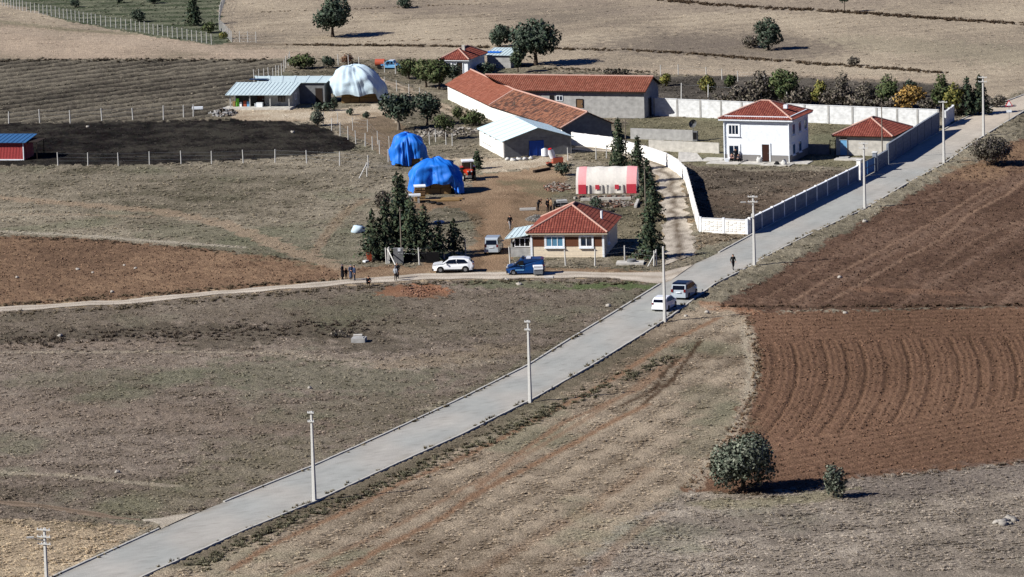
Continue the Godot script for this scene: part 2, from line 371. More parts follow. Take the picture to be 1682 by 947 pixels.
func strokes() -> Array:
	var soil := lin(140, 114, 96)
	var dark := lin(88, 82, 73)
	var pale := lin(178, 168, 152)
	var tyre := lin(140, 116, 101)
	var green := lin(106, 108, 92)
	return [
		[PackedVector2Array([Vector2(-23.00, 128.27), Vector2(-20.46, 120.35), Vector2(-13.86, 106.75), Vector2(-10.08, 97.52), Vector2(-4.63, 87.03), Vector2(1.13, 72.91), Vector2(9.31, 53.26), Vector2(11.50, 46.09), Vector2(16.16, 32.43), Vector2(20.94, 21.47)]), 0.46, soil, 1.00, 1],
		[PackedVector2Array([Vector2(-18.52, 130.97), Vector2(-14.39, 122.92), Vector2(-9.70, 112.96), Vector2(-5.74, 102.57), Vector2(-0.51, 90.75), Vector2(4.51, 77.05), Vector2(9.88, 61.82), Vector2(14.43, 46.56)]), 0.41, soil, 0.60, 1],
		[PackedVector2Array([Vector2(-15.10, 132.46), Vector2(-10.45, 120.79), Vector2(-6.14, 110.88), Vector2(-3.47, 102.40), Vector2(-1.17, 96.78), Vector2(1.90, 90.06), Vector2(5.70, 80.79), Vector2(8.78, 73.50), Vector2(12.15, 65.70)]), 0.49, soil, 1.00, 1],
		[PackedVector2Array([Vector2(-3.47, 100.44), Vector2(-0.28, 87.66), Vector2(4.30, 72.83), Vector2(11.47, 58.48), Vector2(16.46, 43.05)]), 0.41, soil, 0.84, 1],
		[PackedVector2Array([Vector2(9.77, 65.92), Vector2(12.88, 59.00), Vector2(14.20, 51.25), Vector2(15.84, 43.59)]), 0.3, lin(82, 67, 56), 0.95, 1],
		[PackedVector2Array([Vector2(11.57, 66.20), Vector2(14.89, 54.45), Vector2(16.78, 43.74), Vector2(18.51, 34.16)]), 0.3, lin(82, 67, 56), 0.95, 1],
		[PackedVector2Array([Vector2(4.00, 136.99), Vector2(5.49, 133.87), Vector2(8.73, 121.13), Vector2(11.87, 112.18)]), 0.7, soil, 0.4, 0],
		[PackedVector2Array([Vector2(-4.54, 134.86), Vector2(-0.18, 123.70), Vector2(5.48, 110.83), Vector2(11.09, 94.48)]), 0.9, soil, 0.3, 0],
		[PackedVector2Array([Vector2(-27.05, 125.60), Vector2(-21.77, 113.62), Vector2(-17.05, 104.87), Vector2(-10.09, 90.92), Vector2(-4.83, 79.50), Vector2(1.61, 63.50), Vector2(7.94, 47.11), Vector2(13.10, 33.27)]), 1.6, lin(100, 94, 82), 0.75, 0],
		[PackedVector2Array([Vector2(14.96, 102.54), Vector2(20.25, 75.79), Vector2(22.61, 54.13), Vector2(23.52, 26.46)]), 0.7, lin(190, 180, 164), 0.5, 0],
		[PackedVector2Array([Vector2(16.13, 87.94), Vector2(18.82, 76.97), Vector2(17.96, 59.49)]), 3.0, green, 0.35, 0],
		[PackedVector2Array([Vector2(16.68, 110.02), Vector2(22.84, 108.97), Vector2(29.30, 104.56)]), 2.0, lin(128, 126, 92), 0.35, 0],
		[PackedVector2Array([Vector2(16.34, 116.96), Vector2(20.17, 119.75), Vector2(23.77, 117.97)]), 5.0, lin(112, 104, 98), 0.5, 0],
		[PackedVector2Array([Vector2(30.83, 104.78), Vector2(37.67, 103.29), Vector2(43.68, 100.41)]), 5.0, lin(116, 107, 104), 0.5, 0],
		[PackedVector2Array([Vector2(-53.30, 11.79), Vector2(-40.75, 10.30), Vector2(-26.94, 7.17), Vector2(-12.87, 7.74), Vector2(-1.39, 11.55), Vector2(7.49, 11.24)]), 10.0, lin(104, 97, 86), 0.4, 0],
		[PackedVector2Array([Vector2(-17.78, 14.20), Vector2(-8.84, 22.78), Vector2(1.08, 20.94)]), 7.0, lin(96, 93, 78), 0.4, 0],
		[PackedVector2Array([Vector2(-52.42, 20.41), Vector2(-45.00, 19.90), Vector2(-36.38, 18.54), Vector2(-30.72, 19.13)]), 4.2, dark, 0.7, 0],
		[PackedVector2Array([Vector2(-29.66, 26.91), Vector2(-23.78, 20.99), Vector2(-17.49, 23.43), Vector2(-13.30, 30.95)]), 5.0, dark, 0.65, 0],
		[PackedVector2Array([Vector2(-28.04, 10.65), Vector2(-23.49, 13.23), Vector2(-18.90, 18.29)]), 5.0, dark, 0.35, 0],
		[PackedVector2Array([Vector2(-14.32, -0.02), Vector2(-5.20, 9.06), Vector2(-1.40, 15.18)]), 6.0, dark, 0.3, 0],
		[PackedVector2Array([Vector2(-51.58, 28.73), Vector2(-42.28, 30.24), Vector2(-31.22, 31.71), Vector2(-23.20, 34.34)]), 0.5, pale, 0.45, 0],
		[PackedVector2Array([Vector2(-51.93, 25.30), Vector2(-39.50, 26.65), Vector2(-25.95, 27.52)]), 2.2, lin(140, 126, 116), 0.4, 0],
		[PackedVector2Array([Vector2(-23.22, 34.00), Vector2(-16.99, 39.92), Vector2(-12.12, 43.91), Vector2(-7.38, 44.35), Vector2(-2.65, 41.26)]), 2.2, pale, 0.28, 0],
		[PackedVector2Array([Vector2(-12.16, 42.30), Vector2(-6.23, 40.03), Vector2(-0.84, 35.99)]), 3.5, lin(150, 136, 118), 0.4, 0],
		[PackedVector2Array([Vector2(-45.57, 87.65), Vector2(-40.02, 89.73), Vector2(-34.43, 93.07), Vector2(-29.48, 95.78)]), 0.7, pale, 0.5, 0],
		[PackedVector2Array([Vector2(-48.39, 59.96), Vector2(-36.73, 62.90), Vector2(-26.27, 67.37), Vector2(-20.49, 71.08)]), 6.0, lin(136, 122, 112), 0.35, 0],
		[PackedVector2Array([Vector2(-24.55, 44.15), Vector2(-19.12, 46.91), Vector2(-13.63, 50.27)]), 8.0, green, 0.5, 0],
		[PackedVector2Array([Vector2(-45.28, 44.03), Vector2(-39.44, 43.06), Vector2(-33.36, 45.28)]), 4.5, green, 0.35, 0],
		[PackedVector2Array([Vector2(-23.32, 81.65), Vector2(-17.13, 71.58), Vector2(-11.78, 60.85)]), 6.0, lin(114, 112, 94), 0.3, 0],
		[PackedVector2Array([Vector2(-32.01, 104.48), Vector2(-26.41, 94.20), Vector2(-19.98, 83.47)]), 5.0, lin(112, 110, 90), 0.4, 0],
		[PackedVector2Array([Vector2(7.71, 0.01), Vector2(10.96, -0.19), Vector2(14.28, 1.17)]), 2.2, lin(88, 106, 68), 0.75, 0],
		[PackedVector2Array([Vector2(-3.31, -3.47), Vector2(0.60, -2.78), Vector2(4.48, -0.56)]), 2.6, lin(92, 104, 76), 0.55, 0],
		[PackedVector2Array([Vector2(-62.33, -76.84), Vector2(-51.96, -68.91), Vector2(-41.93, -62.15), Vector2(-34.05, -51.30), Vector2(-28.50, -39.46), Vector2(-23.08, -25.57), Vector2(-18.72, -16.53)]), 1.6, lin(158, 140, 123), 0.75, 1],
		[PackedVector2Array([Vector2(-60.92, -62.98), Vector2(-52.03, -61.27), Vector2(-42.33, -57.52)]), 0.9, lin(158, 142, 126), 0.5, 0],
		[PackedVector2Array([Vector2(-38.03, -46.60), Vector2(-30.57, -38.97), Vector2(-23.93, -29.95)]), 6.0, green, 0.45, 0],
		[PackedVector2Array([Vector2(-59.57, -49.77), Vector2(-49.94, -45.26), Vector2(-40.34, -39.04), Vector2(-30.26, -32.83)]), 0.8, lin(182, 174, 162), 0.6, 0],
		[PackedVector2Array([Vector2(-22.06, -27.49), Vector2(-20.92, -42.47), Vector2(-19.52, -56.86), Vector2(-17.31, -65.99)]), 0.8, lin(146, 126, 108), 0.5, 1],
		[PackedVector2Array([Vector2(-20.20, -20.89), Vector2(-19.24, -33.37), Vector2(-18.45, -42.01)]), 4.0, green, 0.4, 0],
		[PackedVector2Array([Vector2(-64.03, -93.52), Vector2(-48.53, -91.41), Vector2(-31.76, -92.20), Vector2(-21.01, -91.05)]), 3.0, lin(146, 138, 126), 0.4, 0],
		[PackedVector2Array([Vector2(28.89, 13.46), Vector2(33.02, 1.40), Vector2(39.57, -14.94), Vector2(44.05, -25.88), Vector2(48.13, -36.06), Vector2(51.77, -46.28), Vector2(56.09, -58.73), Vector2(60.45, -70.25)]), 0.3, tyre, 0.8, 0],
		[PackedVector2Array([Vector2(32.69, 13.38), Vector2(36.41, 4.30), Vector2(43.14, -13.06), Vector2(46.74, -21.12), Vector2(50.03, -31.27), Vector2(53.02, -41.90), Vector2(58.25, -53.96), Vector2(62.79, -68.76)]), 0.32, tyre, 0.95, 0],
		[PackedVector2Array([Vector2(25.58, 12.89), Vector2(33.31, -8.37), Vector2(41.42, -32.90)]), 0.28, tyre, 0.5, 0],
		[PackedVector2Array([Vector2(45.76, -4.93), Vector2(51.02, -22.02), Vector2(59.31, -37.96)]), 0.28, tyre, 0.5, 0],
		[PackedVector2Array([Vector2(35.86, 6.48), Vector2(40.09, 7.98), Vector2(45.09, 10.35)]), 1.6, lin(132, 104, 88), 0.6, 0],
		[PackedVector2Array([Vector2(21.26, 14.70), Vector2(31.17, 17.13), Vector2(41.07, 18.47), Vector2(53.40, 19.86)]), 0.7, lin(74, 61, 53), 0.6, 0],
		[PackedVector2Array([Vector2(20.69, 13.51), Vector2(24.20, 18.46)]), 1.6, lin(160, 118, 94), 0.6, 1],
		[PackedVector2Array([Vector2(56.30, -70.08), Vector2(61.44, -83.52), Vector2(65.70, -94.51)]), 4.0, lin(150, 124, 102), 0.6, 0],
		[PackedVector2Array([Vector2(26.85, -216.64), Vector2(32.11, -210.64), Vector2(38.62, -204.41)]), 14.0, lin(118, 109, 103), 0.6, 0],
		[PackedVector2Array([Vector2(25.24, -248.18), Vector2(16.41, -242.03), Vector2(4.81, -228.59)]), 2.0, lin(140, 128, 118), 0.4, 0],
		[PackedVector2Array([Vector2(-42.25, -230.87), Vector2(-28.89, -225.94), Vector2(-11.98, -220.13)]), 1.3, lin(124, 112, 99), 0.7, 0],
		[PackedVector2Array([Vector2(-37.68, -254.40), Vector2(-20.25, -256.69), Vector2(-2.71, -259.00)]), 1.0, lin(130, 118, 106), 0.5, 0],
		[PackedVector2Array([Vector2(-20.70, -276.21), Vector2(-6.67, -268.86), Vector2(13.20, -272.51)]), 7.0, lin(140, 128, 120), 0.45, 0],
		[PackedVector2Array([Vector2(20.77, -259.76), Vector2(36.48, -260.85), Vector2(55.95, -259.16)]), 8.0, lin(142, 130, 122), 0.45, 0],
		[PackedVector2Array([Vector2(8.84, -188.00), Vector2(36.44, -174.30), Vector2(62.02, -159.99)]), 3.0, lin(182, 166, 150), 0.5, 0],
		[PackedVector2Array([Vector2(52.11, -208.72), Vector2(65.66, -197.67), Vector2(75.73, -183.33)]), 9.0, lin(154, 147, 130), 0.45, 0],
		[PackedVector2Array([Vector2(-81.05, -260.52), Vector2(-64.07, -244.47), Vector2(-46.64, -225.65), Vector2(-33.95, -213.23)]), 4.0, lin(186, 170, 156), 0.4, 0],
		[PackedVector2Array([Vector2(-82.22, -272.05), Vector2(-71.03, -257.93), Vector2(-58.58, -248.03)]), 1.6, lin(120, 118, 98), 0.5, 0],
		[PackedVector2Array([Vector2(22.73, -60.99), Vector2(30.13, -50.97), Vector2(38.34, -66.21)]), 5.0, lin(122, 104, 92), 0.35, 0],
		[PackedVector2Array([Vector2(-1.22, -61.86), Vector2(-1.83, -34.47), Vector2(-2.13, -13.55)]), 1.4, lin(158, 132, 110), 0.5, 0],
		[PackedVector2Array([Vector2(-4.10, -55.28), Vector2(-2.66, -30.30), Vector2(-3.99, -13.88)]), 0.9, lin(120, 98, 80), 0.5, 0],
		[PackedVector2Array([Vector2(0.76, -76.28), Vector2(3.28, -75.77), Vector2(5.01, -65.48)]), 2.4, lin(112, 112, 92), 0.5, 0],
	]

func make_marks() -> void:
	mark.resize(MW * MH); mark.fill(Color(0, 0, 0, 0))
	var nz := noise(0.45, 71, 3)
	for e in strokes():
		var ln: PackedVector2Array = e[0]
		var hw: float = e[1]
		var col: Color = e[2]
		for k in ln.size() - 1:
			var a := ln[k]
			var b := ln[k + 1]
			var lo := a.min(b) - Vector2.ONE * hw * 1.6
			var hi := a.max(b) + Vector2.ONE * hw * 1.6
			for j in range(maxi(0, int((lo.y - ZZ) * 4.0)), mini(MH, int((hi.y - ZZ) * 4.0) + 1)):
				for i in range(maxi(0, int((lo.x - ZX) * 4.0)), mini(MW, int((hi.x - ZX) * 4.0) + 1)):
					var p := Vector2(ZX + i * 0.25, ZZ + j * 0.25)
					var d := p.distance_to(Geometry2D.get_closest_point_to_segment(p, a, b)) / hw
					if d > 1.5: continue
					d += nz.get_noise_2d(p.x, p.y * 0.6) * (0.5 if hw < 1.0 else 0.9)
					var s: float = clampf((1.15 - d) / 0.55, 0.0, 1.0) * e[3]
					if s <= 0.0: continue
					var id := j * MW + i
					if s > mark[id].a: mark[id] = Color(col.r, col.g, col.b, s if e[4] == 0 else s)

func mark_at(x: float, z: float) -> Color:
	var i := int((x - ZX) * 4.0 + 0.5)
	var j := int((z - ZZ) * 4.0 + 0.5)
	if i < 0 or j < 0 or i >= MW or j >= MH: return Color(0, 0, 0, 0)
	return mark[j * MW + i]

func make_terrain() -> void:
	var X := axis(-100.0, 100.0, 0.26, 14.0, 0.19, -6000.0, 6000.0)
	var Z := axis(-318.0, 148.0, 0.95, -60.0, 0.6, -9000.0, 1500.0)
	var w := X.size()
	var h := Z.size()
	var n1 := noise(0.03, 21, 3)
	var n2 := noise(0.16, 22, 3)
	var n3 := noise(0.75, 23, 2)
	var n4 := noise(0.35, 24, 2)
	var tn := tints()
	var P := PackedVector3Array()
	var C := PackedColorArray()
	var Zn := PackedByteArray()
	P.resize(w * h); C.resize(w * h); Zn.resize(w * h)
	var r := RandomNumberGenerator.new()
	r.seed = 5
	for j in h:
		var z := Z[j]
		for i in w:
			var x := X[i]
			var k := j * w + i
			var far := absf(x) > 102.0 or z < -320.0 or z > 150.0
			var b := n2.get_noise_2d(x, z)
			var c := n3.get_noise_2d(x, z)
			var jx := x + b * 1.3
			var jz := z + c * 1.6
			var q := zone_at(jx, jz)
			if q == 17 or q == 0 and far: q = zone_at(x, z)
			if far and q == 0: q = 1 if z < -150.0 else 7
			var a := n1.get_noise_2d(x, z * 0.7)
			var y := 0.05 * c + 0.03 * b
			var t := a * 1.1 + b * 0.9 + c * 0.35
			var tt: Array = tn[q]
			match q:
				1, 2:
					t = a * 1.3 + b * 0.5 + 0.25 * sin((x * 0.25 + z + n1.get_noise_2d(x * 0.4, z * 0.4) * 14.0) * 1.9) + c * 0.3
					y += 0.03 * sin((x * 0.25 + z + n1.get_noise_2d(x * 0.4, z * 0.4) * 14.0) * 1.9)
				4:
					var f := sin((x * 0.8 + z + b * 1.2) * 1.25)
					y += 0.16 * f; t = f * 0.8 + a + c * 0.5
				3:
					var f3 := sin((z - x * 0.05) * 1.05)
					t = -f3 * 0.7 + b * 1.2
				5:
					t = b * 1.3 + c * 0.7 + a
				6:
					t = -a * 0.8 + b * 0.7 + c * 0.6
					y += 0.05 * c
				7:
					t = b * 0.9 + c * 0.5 + a * 0.8
					y += 0.04 * c
				9:
					# wheel marks that run with the lane
					var s := x * 0.94 + z * 0.34
					var ph := s - 0.02 * sin(z * 0.2)
					var f9 := sin(ph * 1.9 + b * 0.8)
					t += 0.35 * f9
					y += 0.03 * f9
				10:
					var ph10 := x * 0.93 + z * 0.36 + b * 0.25
					var f10 := sin(ph10 * 2.4)
					t = a * 0.9 + b * 0.5 + c * 0.7 + 0.35 * pow(maxf(0.0, sin(ph10 * 0.62)), 12.0) * 3.0
					y += 0.05 * c + 0.03 * f10
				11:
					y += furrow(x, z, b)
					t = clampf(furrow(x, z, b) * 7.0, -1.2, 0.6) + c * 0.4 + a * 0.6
				16, 23:
					y = 0.02 * b - 0.01
					t = a + b * 0.9 + c * 0.25
				17:
					y = -0.10
				25:
					y = -0.04
				20:
					y = 0.0
				18:
					y += 0.12 * maxf(0.0, c) + 0.08
				_: pass
			if far: y = -0.3 + (0.0 if absf(x) < 400.0 else n1.get_noise_2d(x * 0.05, z * 0.05) * minf(40.0, (absf(x) - 400.0) * 0.05))
			t += r.randf_range(-0.3, 0.3)
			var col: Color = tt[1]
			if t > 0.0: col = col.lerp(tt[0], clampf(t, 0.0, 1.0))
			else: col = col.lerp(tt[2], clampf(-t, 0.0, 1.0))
			if q == 7 or q == 0 or q == 9 or q == 12 or q == 14:
				var gr := n1.get_noise_2d(x * 1.7 + 90.0, z * 1.1) * 1.5 + b * 0.4 - 0.4
				if gr > 0.0: col = col.lerp(lin(108, 113, 94), minf(gr, 0.45))
			if not far:
				var mk := mark_at(x, z)
				if mk.a > 0.0: col = col.lerp(Color(mk.r, mk.g, mk.b), mk.a)
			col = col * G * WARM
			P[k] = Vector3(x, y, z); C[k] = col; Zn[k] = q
	var N := PackedVector3Array()
	N.resize(w * h)
	for j in h:
		for i in w:
			var k := j * w + i
			var l := P[j * w + maxi(i - 1, 0)]
			var rr := P[j * w + mini(i + 1, w - 1)]
			var u := P[maxi(j - 1, 0) * w + i]
			var d := P[mini(j + 1, h - 1) * w + i]
			N[k] = (d - u).cross(rr - l).normalized()
	var names := {10: "ploughed_field", 11: "ploughed_field", 5: "burnt_field", 6: "red_soil_field", 4: "dark_ploughed_field", 1: "stubble_field", 2: "stubble_field", 16: "farmyard_ground", 7: "meadow", 9: "dry_grass_field", 12: "rough_pasture_ground", 15: "orchard_ground", 3: "orchard_ground", 13: "garden_ground", 14: "garden_ground", 8: "straw_field"}
	var sets := {}
	for j in h - 1:
		for i in w - 1:
			var k := j * w + i
			var nm: String = names.get(int(Zn[k]), "ground")
			if not sets.has(nm): sets[nm] = PackedInt32Array()
			var s: PackedInt32Array = sets[nm]
			s.append(k)
			sets[nm] = s
	for nm in sets:
		var map := {}
		var v := PackedVector3Array()
		var n := PackedVector3Array()
		var c := PackedColorArray()
		var ix := PackedInt32Array()
		for k: int in sets[nm]:
			var id := [0, 0, 0, 0]
			var cor := [k, k + 1, k + w + 1, k + w]
			for e in 4:
				var q: int = cor[e]
				var g: int = map.get(q, -1)
				if g < 0:
					g = v.size()
					map[q] = g
					v.append(P[q]); n.append(N[q]); c.append(C[q])
				id[e] = g
			ix.append(id[0]); ix.append(id[1]); ix.append(id[2])
			ix.append(id[0]); ix.append(id[2]); ix.append(id[3])
		var arr := []
		arr.resize(Mesh.ARRAY_MAX)
		arr[Mesh.ARRAY_VERTEX] = v; arr[Mesh.ARRAY_NORMAL] = n; arr[Mesh.ARRAY_COLOR] = c; arr[Mesh.ARRAY_INDEX] = ix
		var am := ArrayMesh.new()
		am.add_surface_from_arrays(Mesh.PRIMITIVE_TRIANGLES, arr)
		am.surface_set_material(0, M.earth)
		var o := MeshInstance3D.new()
		o.mesh = am
		o.name = nm
		o.set_meta("kind", "structure")
		add_child(o, true)

const G := 1.32
const WARM := Color(0.975, 0.975, 0.91)

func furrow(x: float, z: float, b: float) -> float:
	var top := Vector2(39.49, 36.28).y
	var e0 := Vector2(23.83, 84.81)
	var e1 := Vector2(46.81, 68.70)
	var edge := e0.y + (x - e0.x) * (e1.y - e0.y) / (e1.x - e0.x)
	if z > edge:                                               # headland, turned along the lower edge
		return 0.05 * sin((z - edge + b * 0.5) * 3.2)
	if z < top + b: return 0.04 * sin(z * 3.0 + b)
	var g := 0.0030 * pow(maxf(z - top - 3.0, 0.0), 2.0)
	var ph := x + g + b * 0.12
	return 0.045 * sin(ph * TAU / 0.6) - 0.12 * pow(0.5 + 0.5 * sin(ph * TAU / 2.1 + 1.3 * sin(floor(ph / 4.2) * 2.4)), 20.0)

func ribbon(mb: MB, left: PackedVector2Array, right: PackedVector2Array, across: int, step: float, y: float, tint: Callable, wob := 0.0) -> void:
	var nz := noise(0.5, 61, 2)
	var nw := noise(0.16, 62, 2)
	var rows: Array = []
	var acc := 0.0
	for k in left.size() - 1:
		var len := ((left[k] + right[k]) * 0.5).distance_to((left[k + 1] + right[k + 1]) * 0.5)
		var m := maxi(1, int(len / step))
		for s in m + (1 if k == left.size() - 2 else 0):
			var f := float(s) / m
			var a := left[k].lerp(left[k + 1], f)
			var b := right[k].lerp(right[k + 1], f)
			if wob > 0.0:
				var d := (b - a).normalized()
				a += d * nw.get_noise_2d(acc + len * f, 0.0) * wob * 1.4
				b += d * nw.get_noise_2d(acc + len * f, 50.0) * wob * 1.4
			var row: Array = []
			for i in across + 1:
				var g := float(i) / across
				var p := a.lerp(b, g)
				row.append([Vector3(p.x, y + 0.05 * (1.0 - pow(2.0 * g - 1.0, 2.0)), p.y), tint.call(g, p, nz)])
			rows.append(row)
		acc += len
	for j in rows.size() - 1:
		for i in across:
			var q: Array = [rows[j][i], rows[j][i + 1], rows[j + 1][i + 1], rows[j + 1][i]]
			var up := Vector3.UP
			for t in [[0, 1, 2], [0, 2, 3]]:
				var a: Vector3 = q[t[0]][0]
				var b: Vector3 = q[t[1]][0]
				var c: Vector3 = q[t[2]][0]
				if (b - a).cross(c - a).y < 0.0: t = [t[0], t[2], t[1]]
				for e in [t[0], t[2], t[1]]:
					mb.v.append(q[e][0]); mb.n.append(up); mb.c.append(q[e][1])

func make_roads() -> void:
	var L := PackedVector2Array([Vector2(-45.21, 145.69), Vector2(-37.15, 128.98), Vector2(-29.81, 112.53), Vector2(-24.99, 102.81), Vector2(-17.94, 89.02), Vector2(-12.07, 76.24), Vector2(-4.71, 59.27), Vector2(1.26, 44.45), Vector2(6.21, 29.08), Vector2(9.85, 18.17), Vector2(15.75, -0.11), Vector2(19.32, -10.89), Vector2(22.44, -18.08), Vector2(27.25, -31.20), Vector2(34.01, -49.28), Vector2(41.55, -68.05), Vector2(46.46, -82.93), Vector2(54.87, -106.93), Vector2(60.09, -121.59), Vector2(67.01, -136.65), Vector2(71.26, -145.26), Vector2(85.11, -178.15)])
	var R := PackedVector2Array([Vector2(-35.85, 146.85), Vector2(-29.97, 129.91), Vector2(-22.52, 113.75), Vector2(-17.39, 104.10), Vector2(-11.12, 90.26), Vector2(-5.12, 77.54), Vector2(1.98, 60.60), Vector2(7.38, 45.75), Vector2(12.58, 30.48), Vector2(16.17, 19.60), Vector2(21.39, 1.27), Vector2(25.78, -9.32), Vector2(28.26, -16.60), Vector2(33.47, -29.59), Vector2(41.25, -47.40), Vector2(47.86, -66.28), Vector2(53.50, -80.95), Vector2(60.68, -103.96), Vector2(65.70, -118.56), Vector2(70.96, -133.86), Vector2(74.52, -143.21), Vector2(88.30, -174.51)])
	var road := MB.new()
	ribbon(road, L, R, 16, 0.5, 0.0, func(g: float, p: Vector2, nz: FastNoiseLite) -> Color:
		var s := nz.get_noise_2d(p.x * 0.35, p.y * 0.2) * 0.10 + nz.get_noise_2d(p.x * 3.0, p.y * 1.5) * 0.13
		var k := clampf(0.5 + 1.2 * nz.get_noise_2d(p.x * 0.22 + 70.0, p.y * 0.12), 0.0, 1.0)
		var e := pow(absf(2.0 * g - 1.0), 7.0) * (0.5 + 1.0 * nz.get_noise_2d(p.x * 0.6, p.y * 0.4 + 30.0))
		var spot := clampf((nz.get_noise_2d(p.x * 2.2 + 9.0, p.y * 1.6) - 0.5) * 3.0, 0.0, 0.3)
		var wheel := exp(-pow((absf(g - 0.5) - 0.2) / 0.07, 2.0)) * 0.05
		return (lin(177, 179, 174).lerp(lin(187, 184, 176), k).lerp(lin(206, 195, 178), clampf((-p.y - 78.0) / 40.0, 0.0, 1.0)) * (1.02 + s - wheel)).lerp(lin(158, 148, 130), clampf(e, 0.0, 0.5)).lerp(lin(116, 112, 104), spot))
	var o := struct("road", road, M.paving)
	for side in 2:
		var line: PackedVector2Array = L if side == 0 else R
		var kerb := MB.new()
		for k in line.size() - 1:
			if side == 0 and (k == 2 or k == 10 or k == 11): continue
			var a := line[k]
			var b := line[k + 1]
			if side == 0 and k == 12: a = a.lerp(b, 0.1)
			var m := maxi(1, int(a.distance_to(b) / 1.0))
			var d := (b - a).normalized()
			var bs := Basis(Vector3(d.x, 0, d.y), Vector3.UP, Vector3(-d.y, 0, d.x))
			for s in m:
				var p := a.lerp(b, (s + 0.5) / m)
				kerb.box(Vector3(p.x, -0.02 + rng.randf_range(-0.012, 0.012), p.y), Vector3(a.distance_to(b) / m - 0.03, 0.24, 0.2), bs)
		put("kerb", kerb, M.kerb, o, true)
	# pale farm track to the left
	var tl := PackedVector2Array([Vector2(-112.35, 2.22), Vector2(-54.33, 1.73), Vector2(-41.56, -0.20), Vector2(-28.83, -4.86), Vector2(-15.87, -9.61), Vector2(-9.28, -11.22), Vector2(0.65, -11.04), Vector2(10.52, -8.48), Vector2(16.42, -7.81), Vector2(19.89, -12.00)])
	var tr := PackedVector2Array([Vector2(-111.37, 6.73), Vector2(-54.02, 4.75), Vector2(-41.35, 2.47), Vector2(-28.71, -2.53), Vector2(-15.77, -6.06), Vector2(-9.23, -7.25), Vector2(0.62, -6.29), Vector2(10.43, -4.94), Vector2(15.49, -0.16), Vector2(16.84, -1.46)])
	var mb := MB.new()
	ribbon(mb, tl, tr, 8, 0.8, 0.02, func(g: float, p: Vector2, nz: FastNoiseLite) -> Color:
		var s := nz.get_noise_2d(p.x * 0.5, p.y * 0.5) * 0.3 + nz.get_noise_2d(p.x * 3.0, p.y * 3.0) * 0.2
		var mid := exp(-pow((g - 0.5) / 0.13, 2.0)) + exp(-pow(minf(g, 1.0 - g) / 0.1, 2.0))
		return (lin(216, 206, 190) * (1.12 + s)).lerp(lin(160, 142, 122), mid * 0.5), 0.5)
	struct("dirt_track", mb, M.dirt_track)
	# stony lane up between the firs and the white wall
	var al := PackedVector2Array([Vector2(16.57, -11.79), Vector2(17.12, -23.23), Vector2(17.84, -48.24), Vector2(18.09, -65.32), Vector2(17.89, -80.47), Vector2(16.45, -91.83), Vector2(12.83, -100.19), Vector2(8.24, -103.38)])
	var ar := PackedVector2Array([Vector2(20.31, -18.47), Vector2(20.45, -23.46), Vector2(20.58, -47.71), Vector2(21.06, -66.21), Vector2(20.80, -81.95), Vector2(19.22, -92.32), Vector2(13.71, -103.89), Vector2(8.76, -106.62)])
	mb = MB.new()
	ribbon(mb, al, ar, 10, 0.8, 0.015, func(g: float, p: Vector2, nz: FastNoiseLite) -> Color:
		var s := nz.get_noise_2d(p.x * 0.8, p.y * 0.5) * 0.35 + nz.get_noise_2d(p.x * 4.0, p.y * 3.0) * 0.3
		var mid := exp(-pow((g - 0.5) / 0.14, 2.0))
		return (lin(206, 196, 180) * (1.1 + s)).lerp(lin(120, 106, 90), mid * 0.75 + maxf(0.0, -s)), 0.7)
	struct("stony_lane", mb, M.dirt_track)
	mb = MB.new()
	ribbon(mb, PackedVector2Array([Vector2(-2.27, -136.66), Vector2(-7.28, -147.15), Vector2(-11.22, -161.66), Vector2(-14.86, -173.96), Vector2(-17.86, -183.70)]), PackedVector2Array([Vector2(-5.97, -135.63), Vector2(-8.92, -144.36), Vector2(-12.45, -157.99), Vector2(-16.13, -172.21), Vector2(-19.79, -183.46)]), 8, 0.9, 0.02, func(g: float, p: Vector2, nz: FastNoiseLite) -> Color:
		var s := nz.get_noise_2d(p.x * 0.8, p.y * 0.5) * 0.3 + nz.get_noise_2d(p.x * 4.0, p.y * 3.0) * 0.2
		var mid := exp(-pow((g - 0.5) / 0.16, 2.0))
		return (lin(196, 180, 158) * (1.0 + s)).lerp(lin(120, 104, 84), mid * 0.7), 0.8)
	struct("farm_track", mb, M.dirt_track)
	# gravel spill where a field path meets the road
	mb = MB.new()
	ribbon(mb, PackedVector2Array([Vector2(-26.70, 106.17), Vector2(-28.25, 106.91), Vector2(-30.10, 108.31), Vector2(-31.59, 108.81)]), PackedVector2Array([Vector2(-29.60, 112.56), Vector2(-29.87, 111.60), Vector2(-30.48, 110.13), Vector2(-31.33, 109.54)]), 6, 0.5, 0.03, func(g: float, p: Vector2, nz: FastNoiseLite) -> Color:
		return lin(206, 196, 178) * (1.0 + 0.3 * nz.get_noise_2d(p.x * 3.0, p.y * 3.0)), 0.4)
	struct("gravel_path", mb, M.dirt_track)
	mb = MB.new()
	ribbon(mb, PackedVector2Array([Vector2(-93.52, 89.29), Vector2(-44.35, 99.63), Vector2(-38.33, 102.89), Vector2(-31.73, 108.32)]), PackedVector2Array([Vector2(-93.07, 91.36), Vector2(-44.18, 101.36), Vector2(-38.18, 104.59), Vector2(-31.52, 109.75)]), 6, 0.7, 0.03, func(g: float, p: Vector2, nz: FastNoiseLite) -> Color:
		var mid := exp(-pow((g - 0.5) / 0.2, 2.0))
		return (lin(160, 142, 124) * (1.0 + 0.3 * nz.get_noise_2d(p.x * 2.0, p.y * 2.0))).lerp(lin(112, 98, 82), mid * 0.7), 0.8)
	struct("field_path", mb, M.dirt_track)

